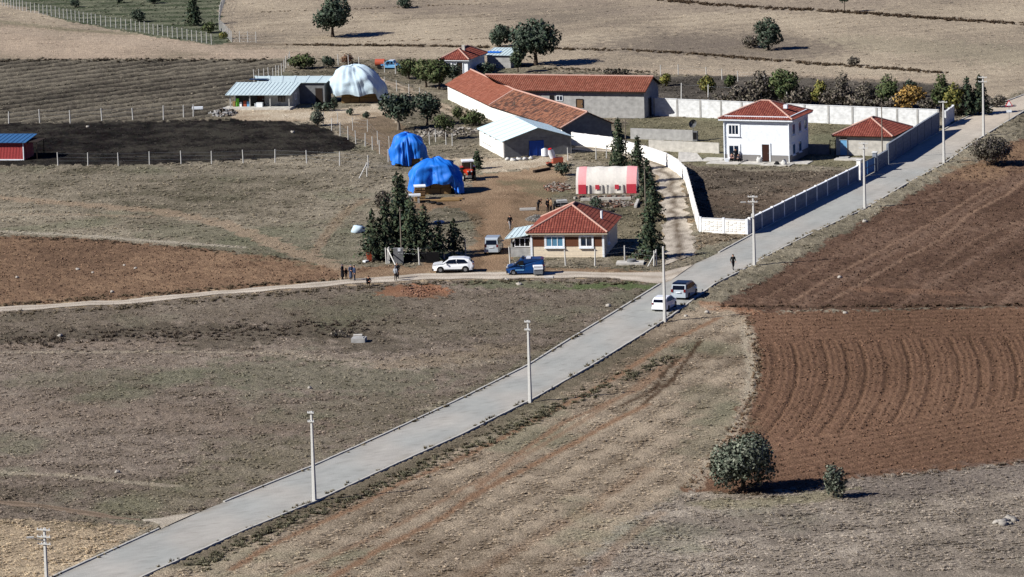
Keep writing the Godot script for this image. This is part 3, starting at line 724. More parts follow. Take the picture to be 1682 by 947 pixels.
# ---------------------------------------------------------------- walls
func wall(called: String, label: String, line: PackedVector2Array, h: float, t: float, seg: float, m: Material, o := {}) -> void:
	var p0 := line[0]
	var root := thing(called, label, "wall", xz(p0))
	var first := true
	for k in line.size() - 1:
		var a := line[k] - p0
		var b := line[k + 1] - p0
		var n := maxi(1, int(round(a.distance_to(b) / seg)))
		var d := (b - a).normalized()
		var bs := Basis(Vector3(d.x, 0, d.y), Vector3.UP, Vector3(-d.y, 0, d.x))
		for s in n:
			var c := a.lerp(b, (s + 0.5) / n)
			var len := a.distance_to(b) / n
			var mb := MB.new()
			var hh: float = h + rng.randf_range(-0.015, 0.015)
			if o.get("courses", false):
				var rows := int(h / 0.42)
				for r in rows:                                 # blocks stacked with recessed joints
					mb.box(Vector3(c.x, (r + 0.5) * hh / rows, c.y), Vector3(len - 0.02, hh / rows - 0.025, t + rng.randf_range(0.0, 0.02)), bs)
				mb.box(Vector3(c.x, hh * 0.5, c.y), Vector3(len - 0.03, hh - 0.05, t - 0.04), bs)
			else:
				mb.box(Vector3(c.x, hh * 0.5 - 0.1, c.y), Vector3(len - 0.015, hh + 0.2, t), bs)
			put("wall_panel", mb, m, root)
			if o.get("relief", false):
				var rm := MB.new()
				for q in 5:
					for w in 5:
						var u := (q + 0.5) / 5.0 - 0.5
						if (q + w) % 2 == 0 or rng.randf() < 0.35:
							rm.box(Vector3(c.x, 0.35 + w * 0.24, c.y) + bs * Vector3(u * len * 0.86, 0, t * 0.5 + 0.02), Vector3(len * 0.13, 0.15, 0.05), bs)
				put("relief_pattern", rm, m, root, true)
			if o.get("coping", true):
				var cm := MB.new()
				cm.box(Vector3(c.x, hh + 0.035, c.y), Vector3(len - 0.01, 0.07, t + 0.08), bs)
				put("coping", cm, M.get(o.get("cope", "panelwall")), root)
			for e in [0.0, 1.0] if first else [1.0]:
				if o.get("posts", true):
					var pp := a.lerp(b, (s + e) / n)
					var pm := MB.new()
					var ph: float = h + o.get("rise", 0.12)
					var pw: float = t + o.get("post_extra", 0.1)
					pm.box(Vector3(pp.x, ph * 0.5 - 0.1, pp.y), Vector3(pw, ph + 0.2, pw), bs)
					put("pillar", pm, M.get(o.get("post", "panelwall")), root)
			first = false

func make_walls() -> void:
	wall("boundary_wall", "long whitewashed panel wall behind the two-storey house, below the orchard", PackedVector2Array([Vector2(19.81, -133.59), Vector2(25.88, -130.40), Vector2(39.29, -122.60), Vector2(48.37, -117.63), Vector2(56.05, -113.60)]), 2.35, 0.16, 3.05, M.panelwall, {"rise": 0.06, "post": "grey"})
	wall("boundary_wall", "white rendered wall curving along the stony lane beside the firs", PackedVector2Array([Vector2(8.39, -107.82), Vector2(13.20, -102.33), Vector2(17.26, -93.27), Vector2(19.55, -86.92), Vector2(20.76, -80.92), Vector2(21.51, -73.60), Vector2(21.50, -61.24), Vector2(21.44, -48.00), Vector2(21.42, -34.48)]), 1.65, 0.2, 2.6, M.whitewash, {"rise": 0.04, "post": "whitewash", "coping": false, "post_extra": 0.06})
	wall("ornamental_wall", "short white ornamental wall facing the road at the garden corner", PackedVector2Array([Vector2(21.57, -34.02), Vector2(26.72, -31.43)]), 1.62, 0.16, 2.7, M.whitewash, {"rise": 0.16, "post": "white", "relief": true})
	wall("road_wall", "grey block wall with white coping and pillar caps along the road", PackedVector2Array([Vector2(27.00, -31.68), Vector2(42.12, -69.68)]), 1.75, 0.2, 3.9, M.blockwall, {"rise": 0.16, "post": "whitewash", "courses": true, "cope": "white"})
	wall("road_wall", "low grey block wall beside the road between garden gate and outbuilding", PackedVector2Array([Vector2(45.09, -77.22), Vector2(46.69, -82.10)]), 1.8, 0.2, 3.9, M.blockwall, {"rise": 0.05, "post": "blockwall", "courses": true, "cope": "blockwall"})
	wall("road_wall", "tall bluish block wall along the road beyond the red roofed outbuilding", PackedVector2Array([Vector2(46.89, -82.74), Vector2(55.65, -110.20)]), 2.45, 0.2, 4.2, M.blockwall, {"rise": 0.03, "post": "blockwall", "courses": true, "cope": "blockwall"})
	wall("road_wall", "end piece of block wall at the far orchard corner of the road", PackedVector2Array([Vector2(57.04, -114.85), Vector2(58.58, -120.13)]), 1.9, 0.2, 3.0, M.panelwall, {"rise": 0.2})
	wall("yard_wall", "low grey block wall with satellite dish behind the firs", PackedVector2Array([Vector2(15.97, -111.88), Vector2(23.88, -108.19)]), 1.4, 0.2, 4.3, M.grey, {"posts": false, "coping": false})
	wall("yard_wall", "pale stained yard wall ending at the two-storey house", PackedVector2Array([Vector2(17.97, -100.77), Vector2(26.68, -96.18)]), 1.35, 0.2, 5.0, M.concrete, {"posts": false, "coping": false})
	# garden gate in the road wall
	var a := Vector2(42.39, -70.38)
	var b := Vector2(44.81, -76.51)
	for e in [[a, "white pillar on the near side of the garden gate"], [b, "blue grey pillar on the far side of the garden gate"]]:
		var g := thing("gate_pillar", e[1], "pillar", xz(e[0]), 0.0)
		var mb := MB.new()
		mb.box(Vector3(0, 1.15, 0), Vector3(0.5, 2.5, 0.5), Basis(Vector3.UP, 1.2))
		put("shaft", mb, M.whitewash if e[0] == a else M.blockwall, g)
		mb = MB.new()
		mb.box(Vector3(0, 2.44, 0), Vector3(0.64, 0.08, 0.64), Basis(Vector3.UP, 1.2))
		put("cap", mb, M.panelwall, g)
	var gate := thing("garden_gate", "dark sheet metal gate between the two garden pillars", "gate", xz(a.lerp(b, 0.5)), atan2(-(b - a).y, (b - a).x))
	var wid := a.distance_to(b) - 0.55
	for s in [-0.5, 0.5]:
		var lf := MB.new()
		lf.box(Vector3(s * wid * 0.5, 1.0, 0), Vector3(wid * 0.48, 1.7, 0.05))
		var leaf := put("gate_leaf", lf, M.bluewall, gate)
		var fr := MB.new()
		for y in [0.14, 1.0, 1.88]: fr.box(Vector3(s * wid * 0.5, y, 0.0), Vector3(wid * 0.49, 0.08, 0.09))
		put("frame", fr, M.darkgrey, leaf)
	var dish := thing("satellite_dish", "grey satellite dish on the corner of the low grey yard wall", "dish", Vector3(23.97, 0, -108.46))
	var mb2 := MB.new()
	mb2.tube(Vector3(0, 1.35, 0), Vector3(0, 2.15, 0), 0.04, 0.04, 6)
	put("mast", mb2, M.steel, dish)
	mb2 = MB.new()
	var fwd := Vector3(-0.45, 0.4, 0.8).normalized()
	for i in 4: mb2.tube(Vector3(0, 2.2, 0) + fwd * (0.03 * i * i * 0.3), Vector3(0, 2.2, 0) + fwd * (0.03 * (i + 1) * (i + 1) * 0.3), 0.14 * i + 0.001, 0.14 * (i + 1), 14, false)
	put("reflector", mb2, M.darkgrey, dish)
	mb2 = MB.new()
	mb2.tube(Vector3(0, 1.8, 0.1), Vector3(0, 2.2, 0) + fwd * 0.55, 0.015, 0.015, 5)
	put("feed_arm", mb2, M.steel, dish)
	var bx := thing("meter_box", "dark meter cabinet at the end of the low yard wall", "cabinet", Vector3(24.19, 0, -108.12), -0.3)
	mb2 = MB.new(); mb2.box(Vector3(0, 0.65, 0), Vector3(0.6, 1.3, 0.5)); put("body", mb2, M.darkgrey, bx)
	mb2 = MB.new(); mb2.box(Vector3(0, 0.7, 0.26), Vector3(0.48, 0.9, 0.03)); put("door", mb2, M.black, bx)

# ---------------------------------------------------------------- roofs and building parts
const NEWTILE := [Color(0.38, 0.115, 0.085), Color(0.34, 0.10, 0.075), Color(0.42, 0.135, 0.10), Color(0.31, 0.09, 0.07)]
const ORANGETILE := [Color(0.44, 0.165, 0.11), Color(0.41, 0.15, 0.10), Color(0.47, 0.19, 0.13), Color(0.37, 0.135, 0.09)]
const OLDTILE := [Color(0.36, 0.16, 0.10), Color(0.20, 0.10, 0.075), Color(0.46, 0.22, 0.14), Color(0.14, 0.085, 0.07), Color(0.40, 0.19, 0.125)]

func tiles(mb: MB, a: Vector3, b: Vector3, c: Vector3, d: Vector3, cols: Array) -> void:
	var e := (b - a).normalized()
	var len := a.distance_to(b)
	var up := (c + d) * 0.5 - (a + b) * 0.5
	up = (up - e * up.dot(e)).normalized()
	var sd := (d - a).dot(up)
	var d0 := maxf((d - a).dot(e), 0.0)
	var c0 := minf((c - a).dot(e), len)
	var d0r := (d - a).dot(e)
	var c0r := (c - a).dot(e)
	var n := e.cross(up)
	var cols_n := int((maxf(c0r, len) - minf(d0r, 0.0)) / 0.30)
	var w := (maxf(c0r, len) - minf(d0r, 0.0)) / cols_n
	var st := minf(d0r, 0.0)
	for i in cols_n:
		var t := st + (i + 0.5) * w
		var lim := sd
		var y := 0.0
		if t < d0: lim = sd * t / d0 if t > 0.0 else sd
		elif t > c0 and t < len: lim = sd * (len - t) / maxf(len - c0, 0.001)
		if t < 0.0: y = sd * t / d0r
		elif t > len: y = sd * (t - len) / (c0r - len)
		while y < lim - 0.02:
			var y1 := minf(y + 0.40, lim)
			var col: Color = cols[rng.randi() % cols.size()]
			mb.col = col * rng.randf_range(0.9, 1.1)
			var lo := a + e * (st + i * w) + up * (y - 0.03) + n * (0.035 + rng.randf_range(0, 0.008))
			var hi := a + e * (st + i * w) + up * y1 + n * 0.005
			var off := [Vector3.ZERO, e * w * 0.3 + n * 0.055, e * w * 0.7 + n * 0.055, e * w]
			for k in 3: mb.quad(lo + off[k], lo + off[k + 1], hi + off[k + 1], hi + off[k])
			mb.quad(lo - n * 0.05, lo + e * w - n * 0.05, lo + off[2], lo + off[1])
			y = y1
	mb.col = Color.WHITE

func ridge(root: Node3D, a: Vector3, b: Vector3, m: Material) -> void:
	var mb := MB.new()
	var n := maxi(1, int(a.distance_to(b) / 0.45))
	for i in n:
		mb.tube(a.lerp(b, float(i) / n), a.lerp(b, (i + 0.97) / n), 0.13, 0.115, 6)
	put("ridge_cap", mb, m, root, true)

func hip_roof(root: Node3D, x0: float, x1: float, zf: float, zb: float, eave: float, rise: float, cols: Array, fascia: Material, cap: Material) -> void:
	var A := Vector3(x0, eave, zf)
	var B := Vector3(x1, eave, zf)
	var C := Vector3(x1, eave, zb)
	var D := Vector3(x0, eave, zb)
	var w := x1 - x0
	var d := zf - zb
	var r0: Vector3
	var r1: Vector3
	var roof := MB.new()
	if w >= d:
		r0 = Vector3(x0 + d * 0.5, eave + rise, (zf + zb) * 0.5); r1 = Vector3(x1 - d * 0.5, eave + rise, (zf + zb) * 0.5)
		tiles(roof, A, B, r1, r0, cols); tiles(roof, B, C, r1, r1, cols); tiles(roof, C, D, r0, r1, cols); tiles(roof, D, A, r0, r0, cols)
	else:
		r0 = Vector3((x0 + x1) * 0.5, eave + rise, zf - w * 0.5); r1 = Vector3((x0 + x1) * 0.5, eave + rise, zb + w * 0.5)
		tiles(roof, A, B, r0, r0, cols); tiles(roof, B, C, r1, r0, cols); tiles(roof, C, D, r1, r1, cols); tiles(roof, D, A, r0, r1, cols)
	var base := MB.new()
	var dn := Vector3(0, -0.03, 0)
	if w >= d:
		base.quad(A + dn, B + dn, r1 + dn, r0 + dn); base.tri(B + dn, C + dn, r1 + dn); base.quad(C + dn, D + dn, r0 + dn, r1 + dn); base.tri(D + dn, A + dn, r0 + dn)
	else:
		base.tri(A + dn, B + dn, r0 + dn); base.quad(B + dn, C + dn, r1 + dn, r0 + dn); base.tri(C + dn, D + dn, r1 + dn); base.quad(D + dn, A + dn, r0 + dn, r1 + dn)
	base.box(Vector3((x0 + x1) * 0.5, eave - 0.1, (zf + zb) * 0.5), Vector3(w - 0.04, 0.12, d - 0.04))
	var ro := put("roof", base, fascia, root)
	put("roof_tiles", roof, M.tile, ro, true)
	for q in [[A, r0], [B, r1 if w >= d else r0], [C, r1], [D, r0 if w >= d else r1], [r0, r1]]:
		if q[0].distance_to(q[1]) > 0.3: ridge(ro, q[0] + Vector3(0, 0.08, 0), q[1] + Vector3(0, 0.08, 0), cap)

func window(root: Node3D, at: Vector3, right: Vector3, w: float, h: float, panes: int, m: Material, glass: Material, trim := 0.14, trimmat: Material = null) -> void:
	var out := right.cross(Vector3.UP).normalized()
	var bs := Basis(right, Vector3.UP, out)
	var f := MB.new()
	var fw := 0.07
	for y in [-h * 0.5 + fw * 0.5, h * 0.5 - fw * 0.5]: f.box(at + out * 0.05 + Vector3(0, y, 0), Vector3(w, fw, 0.06), bs)
	for k in panes + 1: f.box(at + out * 0.05 + right * ((float(k) / panes - 0.5) * (w - fw)), Vector3(fw, h - fw * 2.0, 0.06), bs)
	var o := put("window", f, m, root)
	for k in panes:
		var g := MB.new()
		var pw := (w - fw) / panes - fw
		g.box(at + out * 0.025 + right * ((float(k) + 0.5) / panes - 0.5) * (w - fw), Vector3(pw, h - fw * 2.0, 0.03), bs)
		put("pane", g, glass, o)
	if trim > 0.0:
		var t := MB.new()
		for s in [-1, 1]:
			t.box(at + out * 0.03 + right * s * (w * 0.5 + trim * 0.5), Vector3(trim, h + trim * 2.0, 0.12), bs)
			t.box(at + out * 0.03 + Vector3(0, s * (h * 0.5 + trim * 0.5), 0), Vector3(w, trim, 0.14), bs)
		put("surround", t, trimmat if trimmat else m, o)
		t = MB.new()
		t.box(at + out * 0.1 + Vector3(0, -h * 0.5 - trim - 0.04, 0), Vector3(w + trim * 2.4, 0.05, 0.2), bs)
		put("sill", t, trimmat if trimmat else m, o)

func door(root: Node3D, at: Vector3, right: Vector3, w: float, h: float, m: Material, trimmat: Material, trim := 0.14) -> void:
	var out := right.cross(Vector3.UP).normalized()
	var bs := Basis(right, Vector3.UP, out)
	var d := MB.new()
	d.box(at + out * 0.03 + Vector3(0, h * 0.5, 0), Vector3(w, h, 0.06), bs)
	var o := put("door", d, m, root)
	var t := MB.new()
	if trim > 0.0:
		for s in [-1, 1]: t.box(at + out * 0.04 + right * s * (w * 0.5 + trim * 0.5) + Vector3(0, h * 0.5, 0), Vector3(trim, h, 0.14), bs)
		t.box(at + out * 0.04 + Vector3(0, h + trim * 0.5, 0), Vector3(w + trim * 2.0, trim, 0.14), bs)
		put("door_frame", t, trimmat, o)
	t = MB.new()
	t.box(at + out * 0.1 + right * w * 0.36 + Vector3(0, h * 0.48, 0), Vector3(0.05, 0.14, 0.06), bs)
	put("handle", t, M.steel, o)

func part_box(root: Node3D, called: String, c: Vector3, s: Vector3, m: Material) -> MeshInstance3D:
	var b := MB.new()
	b.box(c, s)
	return put(called, b, m, root)

func ribbed(root: Node, called: String, a: Vector3, b: Vector3, c: Vector3, d: Vector3, m: Material, pitch := 0.6) -> MeshInstance3D:
	# sheet metal: a-b along the eave, d-c along the top, raised ribs up the slope
	var mb := MB.new()
	var n := (b - a).cross(d - a).normalized()
	var k := maxi(2, int(a.distance_to(b) / pitch))
	for i in k:
		var f := float(i) / k
		var g := float(i + 1) / k
		var h := f + (g - f) * 0.18
		mb.quad(a.lerp(b, h), a.lerp(b, g), d.lerp(c, g), d.lerp(c, h))
		var u := n * 0.045
		mb.quad(a.lerp(b, f) + u, a.lerp(b, h) + u, d.lerp(c, h) + u, d.lerp(c, f) + u)
		mb.quad(a.lerp(b, h) + u, a.lerp(b, h), d.lerp(c, h), d.lerp(c, h) + u)
		mb.quad(a.lerp(b, f), a.lerp(b, f) + u, d.lerp(c, f) + u, d.lerp(c, f))
		mb.quad(a.lerp(b, f) - n * 0.04, a.lerp(b, g) - n * 0.04, a.lerp(b, g), a.lerp(b, f) + u * 0.5)
	mb.quad(a - n * 0.04, d - n * 0.04, c - n * 0.04, b - n * 0.04)
	return put(called, mb, m, root)

func make_buildings() -> void:
	two_storey(); road_house(); outbuilding(); long_barn(); bent_barn(); metal_barn(); tent(); cottage(); red_shed(); back_house()

func two_storey() -> void:
	var w := 8.7
	var d := 7.6
	var h := 5.35
	var r := thing("white_house", "white two-storey house with red hipped roof inside the walled garden", "house", Vector3(26.96, 0, -89.37), deg_to_rad(-21.0))
	var X := Vector3.RIGHT
	part_box(r, "wall", Vector3(w * 0.5, h * 0.5 + 0.2, -d * 0.5), Vector3(w, h + 0.4, d), M.white)
	for q in [[Vector3(w * 0.5, 0.45, 0.02), Vector3(w + 0.04, 0.9, 0.06)], [Vector3(w + 0.02, 0.45, -d * 0.5), Vector3(0.06, 0.9, d)]]:
		part_box(r, "plinth", q[0], q[1], M.plinth)
	for x in [0.15, w - 0.12]:
		var dp := MB.new()
		dp.tube(Vector3(x, 0.0, 0.12), Vector3(x, h - 0.1, 0.12), 0.07, 0.07, 8)
		put("downpipe", dp, M.white, r)
	part_box(r, "eave_band", Vector3(w * 0.5, h - 0.12, -d * 0.5), Vector3(w + 0.16, 0.3, d + 0.16), M.white)
	window(r, Vector3(1.35, 4.0, 0), X, 1.35, 1.25, 3, M.pvc, M.glass, 0.16, M.white)
	window(r, Vector3(1.35, 1.25, 0), X, 1.35, 1.6, 2, M.pvc, M.glass, 0.16, M.white)
	door(r, Vector3(5.5, 0.1, 0), X, 0.95, 2.15, M.paintwood, M.white, 0.16)
	var S := Vector3(0, 0, -1)
	for z in [-1.3, -3.9, -6.3]:
		for y in [1.55, 4.05]:
			if z < -6.0 and y < 2.0: continue
			window(r, Vector3(w, y, z), S, 1.0, 1.25, 2, M.bluewall, M.glass, 0.12, M.white)
	hip_roof(r, -0.5, w + 0.5, 0.5, -d - 0.5, h + 0.05, 1.75, NEWTILE, M.white, M.ridge)
	part_box(r, "vent", Vector3(w - 1.5, h + 1.25, -d * 0.42), Vector3(0.5, 0.45, 0.5), M.white)
	var g := MB.new()
	g.tube(Vector3(-0.5, h - 0.14, 0.42), Vector3(w + 0.5, h - 0.14, 0.42), 0.07, 0.07, 6)
	put("gutter", g, M.white, r)
	var ap := thing("concrete_apron", "pale concrete apron around the foot of the white two-storey house", "paving", Vector3(26.96, 0, -89.37), deg_to_rad(-21.0))
	for q in [[0.6, 2.6, 4.2], [4.6, 2.2, 3.4], [7.6, 2.9, 3.8]]:
		part_box(ap, "slab", Vector3(q[0], 0.04, q[1] * 0.5 + 0.05), Vector3(q[2], 0.12, q[1]), M.concrete)
	part_box(ap, "slab", Vector3(-1.7, 0.04, -0.8), Vector3(2.6, 0.12, 3.0), M.concrete)
	part_box(ap, "slab", Vector3(w + 1.3, 0.04, -0.2), Vector3(2.4, 0.12, 2.4), M.concrete)

func road_house() -> void:
	var w := 8.2
	var d := 10.2
	var h := 2.75
	var r := thing("farmhouse", "single-storey cream farmhouse with red tiled roof beside the dirt track", "house", Vector3(2.23, 0, -19.91), deg_to_rad(-9.5))
	var X := Vector3.RIGHT
	part_box(r, "wall", Vector3(w * 0.5, h * 0.5, -d * 0.5), Vector3(w, h, d), M.cream)
	for q in [[0.78, 1.4], [4.55, 1.5], [7.45, 0.95]]:
		part_box(r, "brick_panel", Vector3(q[0], 1.75, 0.0), Vector3(q[1], 1.05, 0.06), M.brownbrick)
	part_box(r, "eave_band", Vector3(w * 0.5, h - 0.22, 0.02), Vector3(w + 0.06, 0.42, 0.1), M.cream)
	for x in [0.06, w - 0.12]: part_box(r, "corner_trim", Vector3(x, h * 0.5, 0.03), Vector3(0.22, h, 0.1), M.white)
	window(r, Vector3(2.66, 1.78, 0.02), X, 1.95, 1.15, 3, M.pvc, M.sky_tinted_curtain_glass, 0.14, M.white)
	window(r, Vector3(6.2, 1.78, 0.02), X, 1.35, 1.15, 2, M.pvc, M.glass, 0.14, M.white)
	window(r, Vector3(w, 1.7, -3.0), Vector3(0, 0, -1), 1.3, 1.1, 2, M.pvc, M.glass, 0.12, M.white)
	hip_roof(r, -0.45, w + 0.45, 0.5, -d - 0.45, h + 0.05, 2.35, NEWTILE, M.cream, M.ridge)
	var c := MB.new()
	c.tube(Vector3(w - 0.9, h + 0.3, -4.6), Vector3(w - 0.9, h + 1.7, -4.6), 0.14, 0.14, 10)
	put("flue", c, M.white, r)
	c = MB.new()
	c.tube(Vector3(2.6, h + 0.8, -5.6), Vector3(2.6, h + 2.6, -5.6), 0.03, 0.03, 5)
	put("aerial", c, M.steel, r)
	part_box(r, "skylight", Vector3(2.2, h + 1.27, -6.2), Vector3(0.5, 0.12, 0.4), M.white)
	# lean-to porch on the left
	part_box(r, "porch_wall", Vector3(-1.2, 0.55, -0.4), Vector3(2.3, 1.1, 0.2), M.grey)
	part_box(r, "porch_wall", Vector3(-2.25, 0.8, -2.2), Vector3(0.2, 1.6, 3.5), M.grey)
	part_box(r, "porch_wall", Vector3(-1.2, 1.15, -3.9), Vector3(2.3, 2.3, 0.2), M.darkgrey)
	window(r, Vector3(-1.0, 1.65, -0.32), X, 1.75, 1.0, 3, M.pvc, M.black, 0.0)
	part_box(r, "post", Vector3(-2.2, 1.2, -0.4), Vector3(0.16, 2.4, 0.16), M.grey)
	ribbed(r, "porch_roof", Vector3(-2.9, 2.1, 0.25), Vector3(-0.1, 2.55, 0.25), Vector3(-0.1, 3.0, -4.4), Vector3(-2.5, 2.6, -4.4), M.sheet, 0.5)

func outbuilding() -> void:
	var w := 7.2
	var d := 8.2
	var h := 2.45
	var r := thing("outbuilding", "small rendered outbuilding with red hipped roof against the road wall", "outbuilding", Vector3(41.15, 0, -91.78), deg_to_rad(-21.0))
	part_box(r, "wall", Vector3(w * 0.5, h * 0.5, -d * 0.5), Vector3(w, h, d), M.concrete)
	door(r, Vector3(1.0, 0.0, 0), Vector3.RIGHT, 0.9, 1.95, M.carlightblue, M.grey, 0.06)
	part_box(r, "fanlight", Vector3(1.0, 2.2, 0.02), Vector3(0.8, 0.3, 0.06), M.glass)
	hip_roof(r, -0.4, w + 0.35, 0.4, -d - 0.4, h + 0.05, 1.75, NEWTILE, M.darkwood, M.ridge)
	var s := thing("low_shed_wall", "dark low wall and gate frame left of the red roofed outbuilding", "wall", Vector3(37.73, 0, -93.31), deg_to_rad(-21.0))
	part_box(s, "panel", Vector3(1.4, 0.65, 0), Vector3(2.8, 1.3, 0.18), M.darkgrey)
	for x in [2.9, 3.6]: part_box(s, "post", Vector3(x, 0.95, 0), Vector3(0.09, 1.9, 0.09), M.darkwood)
	part_box(s, "rail", Vector3(3.25, 1.75, 0.0), Vector3(0.6, 0.08, 0.06), M.darkwood)
	var st := thing("step_slab", "concrete slab in front of the outbuilding door", "slab", Vector3(41.38, 0, -87.70), deg_to_rad(-21.0))
	part_box(st, "slab", Vector3(1.2, 0.08, 0), Vector3(3.6, 0.2, 1.6), M.concrete)
	part_box(st, "step", Vector3(0.4, 0.26, -0.4), Vector3(1.2, 0.14, 0.7), M.grey)

func gable_end(mb: MB, x: float, zf: float, zb: float, e: float, rise: float, sgn: float) -> void:
	var a := Vector3(x, e, zf)
	var b := Vector3(x, e, zb)
	var c := Vector3(x, e + rise, (zf + zb) * 0.5)
	if sgn > 0: mb.tri(a, b, c)
	else: mb.tri(b, a, c)

func long_barn() -> void:
	var w := 25.0
	var d := 7.0
	var h := 3.75
	var th := deg_to_rad(18.0)
	var fr := Vector3(18.38, 0, -131.21)
	var r := thing("long_barn", "long grey rendered barn with orange tiled gable roof beside the white wall", "barn", fr - Vector3(cos(th), 0, sin(th)) * w, -th)
	var mb := MB.new()
	mb.box(Vector3(4.0 + w * 0.5, h * 0.5, -d * 0.5), Vector3(w - 8.0, h, d))
	gable_end(mb, w, 0, -d, h, 1.35, 1.0)
	put("wall", mb, M.grey, r)
	var t := MB.new()
	var y := h - 0.12
	tiles(t, Vector3(7.6, y, 0.5), Vector3(w + 0.4, y, 0.5), Vector3(w + 0.4, h + 1.42, -d * 0.5), Vector3(1.6, h + 1.42, -d * 0.5), ORANGETILE)
	tiles(t, Vector3(w + 0.4, y, -d - 0.5), Vector3(1.6, y, -d - 0.5), Vector3(1.6, h + 1.42, -d * 0.5), Vector3(w + 0.4, h + 1.42, -d * 0.5), ORANGETILE)
	var base := MB.new()
	base.quad(Vector3(7.6, y - 0.05, 0.5), Vector3(w + 0.4, y - 0.05, 0.5), Vector3(w + 0.4, h + 1.37, -d * 0.5), Vector3(1.6, h + 1.37, -d * 0.5))
	base.quad(Vector3(w + 0.4, y - 0.05, -d - 0.5), Vector3(1.6, y - 0.05, -d - 0.5), Vector3(1.6, h + 1.37, -d * 0.5), Vector3(w + 0.4, h + 1.37, -d * 0.5))
	base.box(Vector3(w * 0.5 + 4.0, y - 0.08, 0.46), Vector3(w - 7.3, 0.14, 0.06))
	var ro := put("roof", base, M.darkwood, r)
	put("roof_tiles", t, M.tile, ro, true)
	ridge(ro, Vector3(1.6, h + 1.5, -d * 0.5), Vector3(w + 0.4, h + 1.5, -d * 0.5), M.ridge)
	for x in range(10, 25, 3): part_box(r, "rafter_end", Vector3(x, h - 0.28, 0.22), Vector3(0.12, 0.2, 0.44), M.darkwood)
	window(r, Vector3(w - 11.8, 2.6, 0), Vector3.RIGHT, 0.9, 0.7, 2, M.white, M.glass, 0.0)
	window(r, Vector3(w - 12.9, 2.6, 0), Vector3.RIGHT, 0.6, 0.7, 1, M.darkwood, M.black, 0.0)
	door(r, Vector3(w - 9.0, 1.35, 0), Vector3.RIGHT, 0.85, 1.1, M.wood, M.darkwood, 0.08)
	door(r, Vector3(w, 0.0, -2.6), Vector3(0, 0, -1), 1.1, 2.4, M.darkwood, M.darkgrey, 0.1)

func bent_barn() -> void:
	# two runs of one barn that meet at a slight angle
	var pts := [Vector2(-8.12, -156.9), Vector2(-2.0, -133.15), Vector2(7.07, -109.1)]
	var bk := [Vector2(-1.6, -159.0), Vector2(4.2, -136.0), Vector2(13.5, -111.4)]
	var h := 2.25
	var rise := 1.65
	var r := thing("bent_barn", "low white barn bending in two runs, new orange tiles then old brown tiles", "barn", Vector3(pts[1].x, 0, pts[1].y))
	var o: Vector2 = pts[1]
	for k in 2:
		var a := xz(pts[k] - o)
		var b := xz(pts[k + 1] - o)
		var c := xz(bk[k + 1] - o)
		var d := xz(bk[k] - o)
		var e := Vector3(0, h, 0)
		var rg0 := (a + d) * 0.5 + Vector3(0, h + rise, 0)
		var rg1 := (b + c) * 0.5 + Vector3(0, h + rise, 0)
		var mb := MB.new()
		mb.quad(a, b, b + e, a + e); mb.quad(c, d, d + e, c + e)
		put("wall", mb, M.whitewash, r)
		var out := (a - d).normalized() * 0.35 + Vector3(0, -0.16, 0)
		var out2 := (d - a).normalized() * 0.35 + Vector3(0, -0.16, 0)
		var ov := (b - a).normalized() * (0.35 if k == 1 else 0.0)
		var t := MB.new()
		tiles(t, a + e + out, b + e + out + ov, rg1 + ov, rg0, ORANGETILE if k == 0 else OLDTILE)
		tiles(t, c + e + out2 + ov, d + e + out2, rg0, rg1 + ov, ORANGETILE if k == 0 else OLDTILE)
		var base := MB.new()
		var dn := Vector3(0, -0.05, 0)
		base.quad(a + e + out + dn, b + e + out + ov + dn, rg1 + ov + dn, rg0 + dn)
		base.quad(c + e + out2 + ov + dn, d + e + out2 + dn, rg0 + dn, rg1 + ov + dn)
		var ro := put("roof", base, M.darkwood, r)
		put("roof_tiles", t, M.tile, ro, true)
		ro.set_meta("label", "bright new orange tiled roof run" if k == 0 else "old weathered brown tiled roof run")
		ridge(ro, rg0 + Vector3(0, 0.1, 0), rg1 + ov + Vector3(0, 0.1, 0), M.ridge)
		if k == 0: ridge(ro, b + e + out + Vector3(0, 0.09, 0), rg1 + Vector3(0, 0.09, 0), M.ridge)
		if k == 1: ridge(ro, b + e + out + ov + Vector3(0, 0.06, 0), rg1 + ov + Vector3(0, 0.06, 0), M.ridge)
		var g := MB.new()
		if k == 1:
			g.quad(b, c, c + e, b + e); g.tri(b + e, c + e, rg1)
		else:
			g.quad(d, a, a + e, d + e); g.tri(d + e, a + e, rg0)
		put("gable_wall", g, M.darkgrey, r)

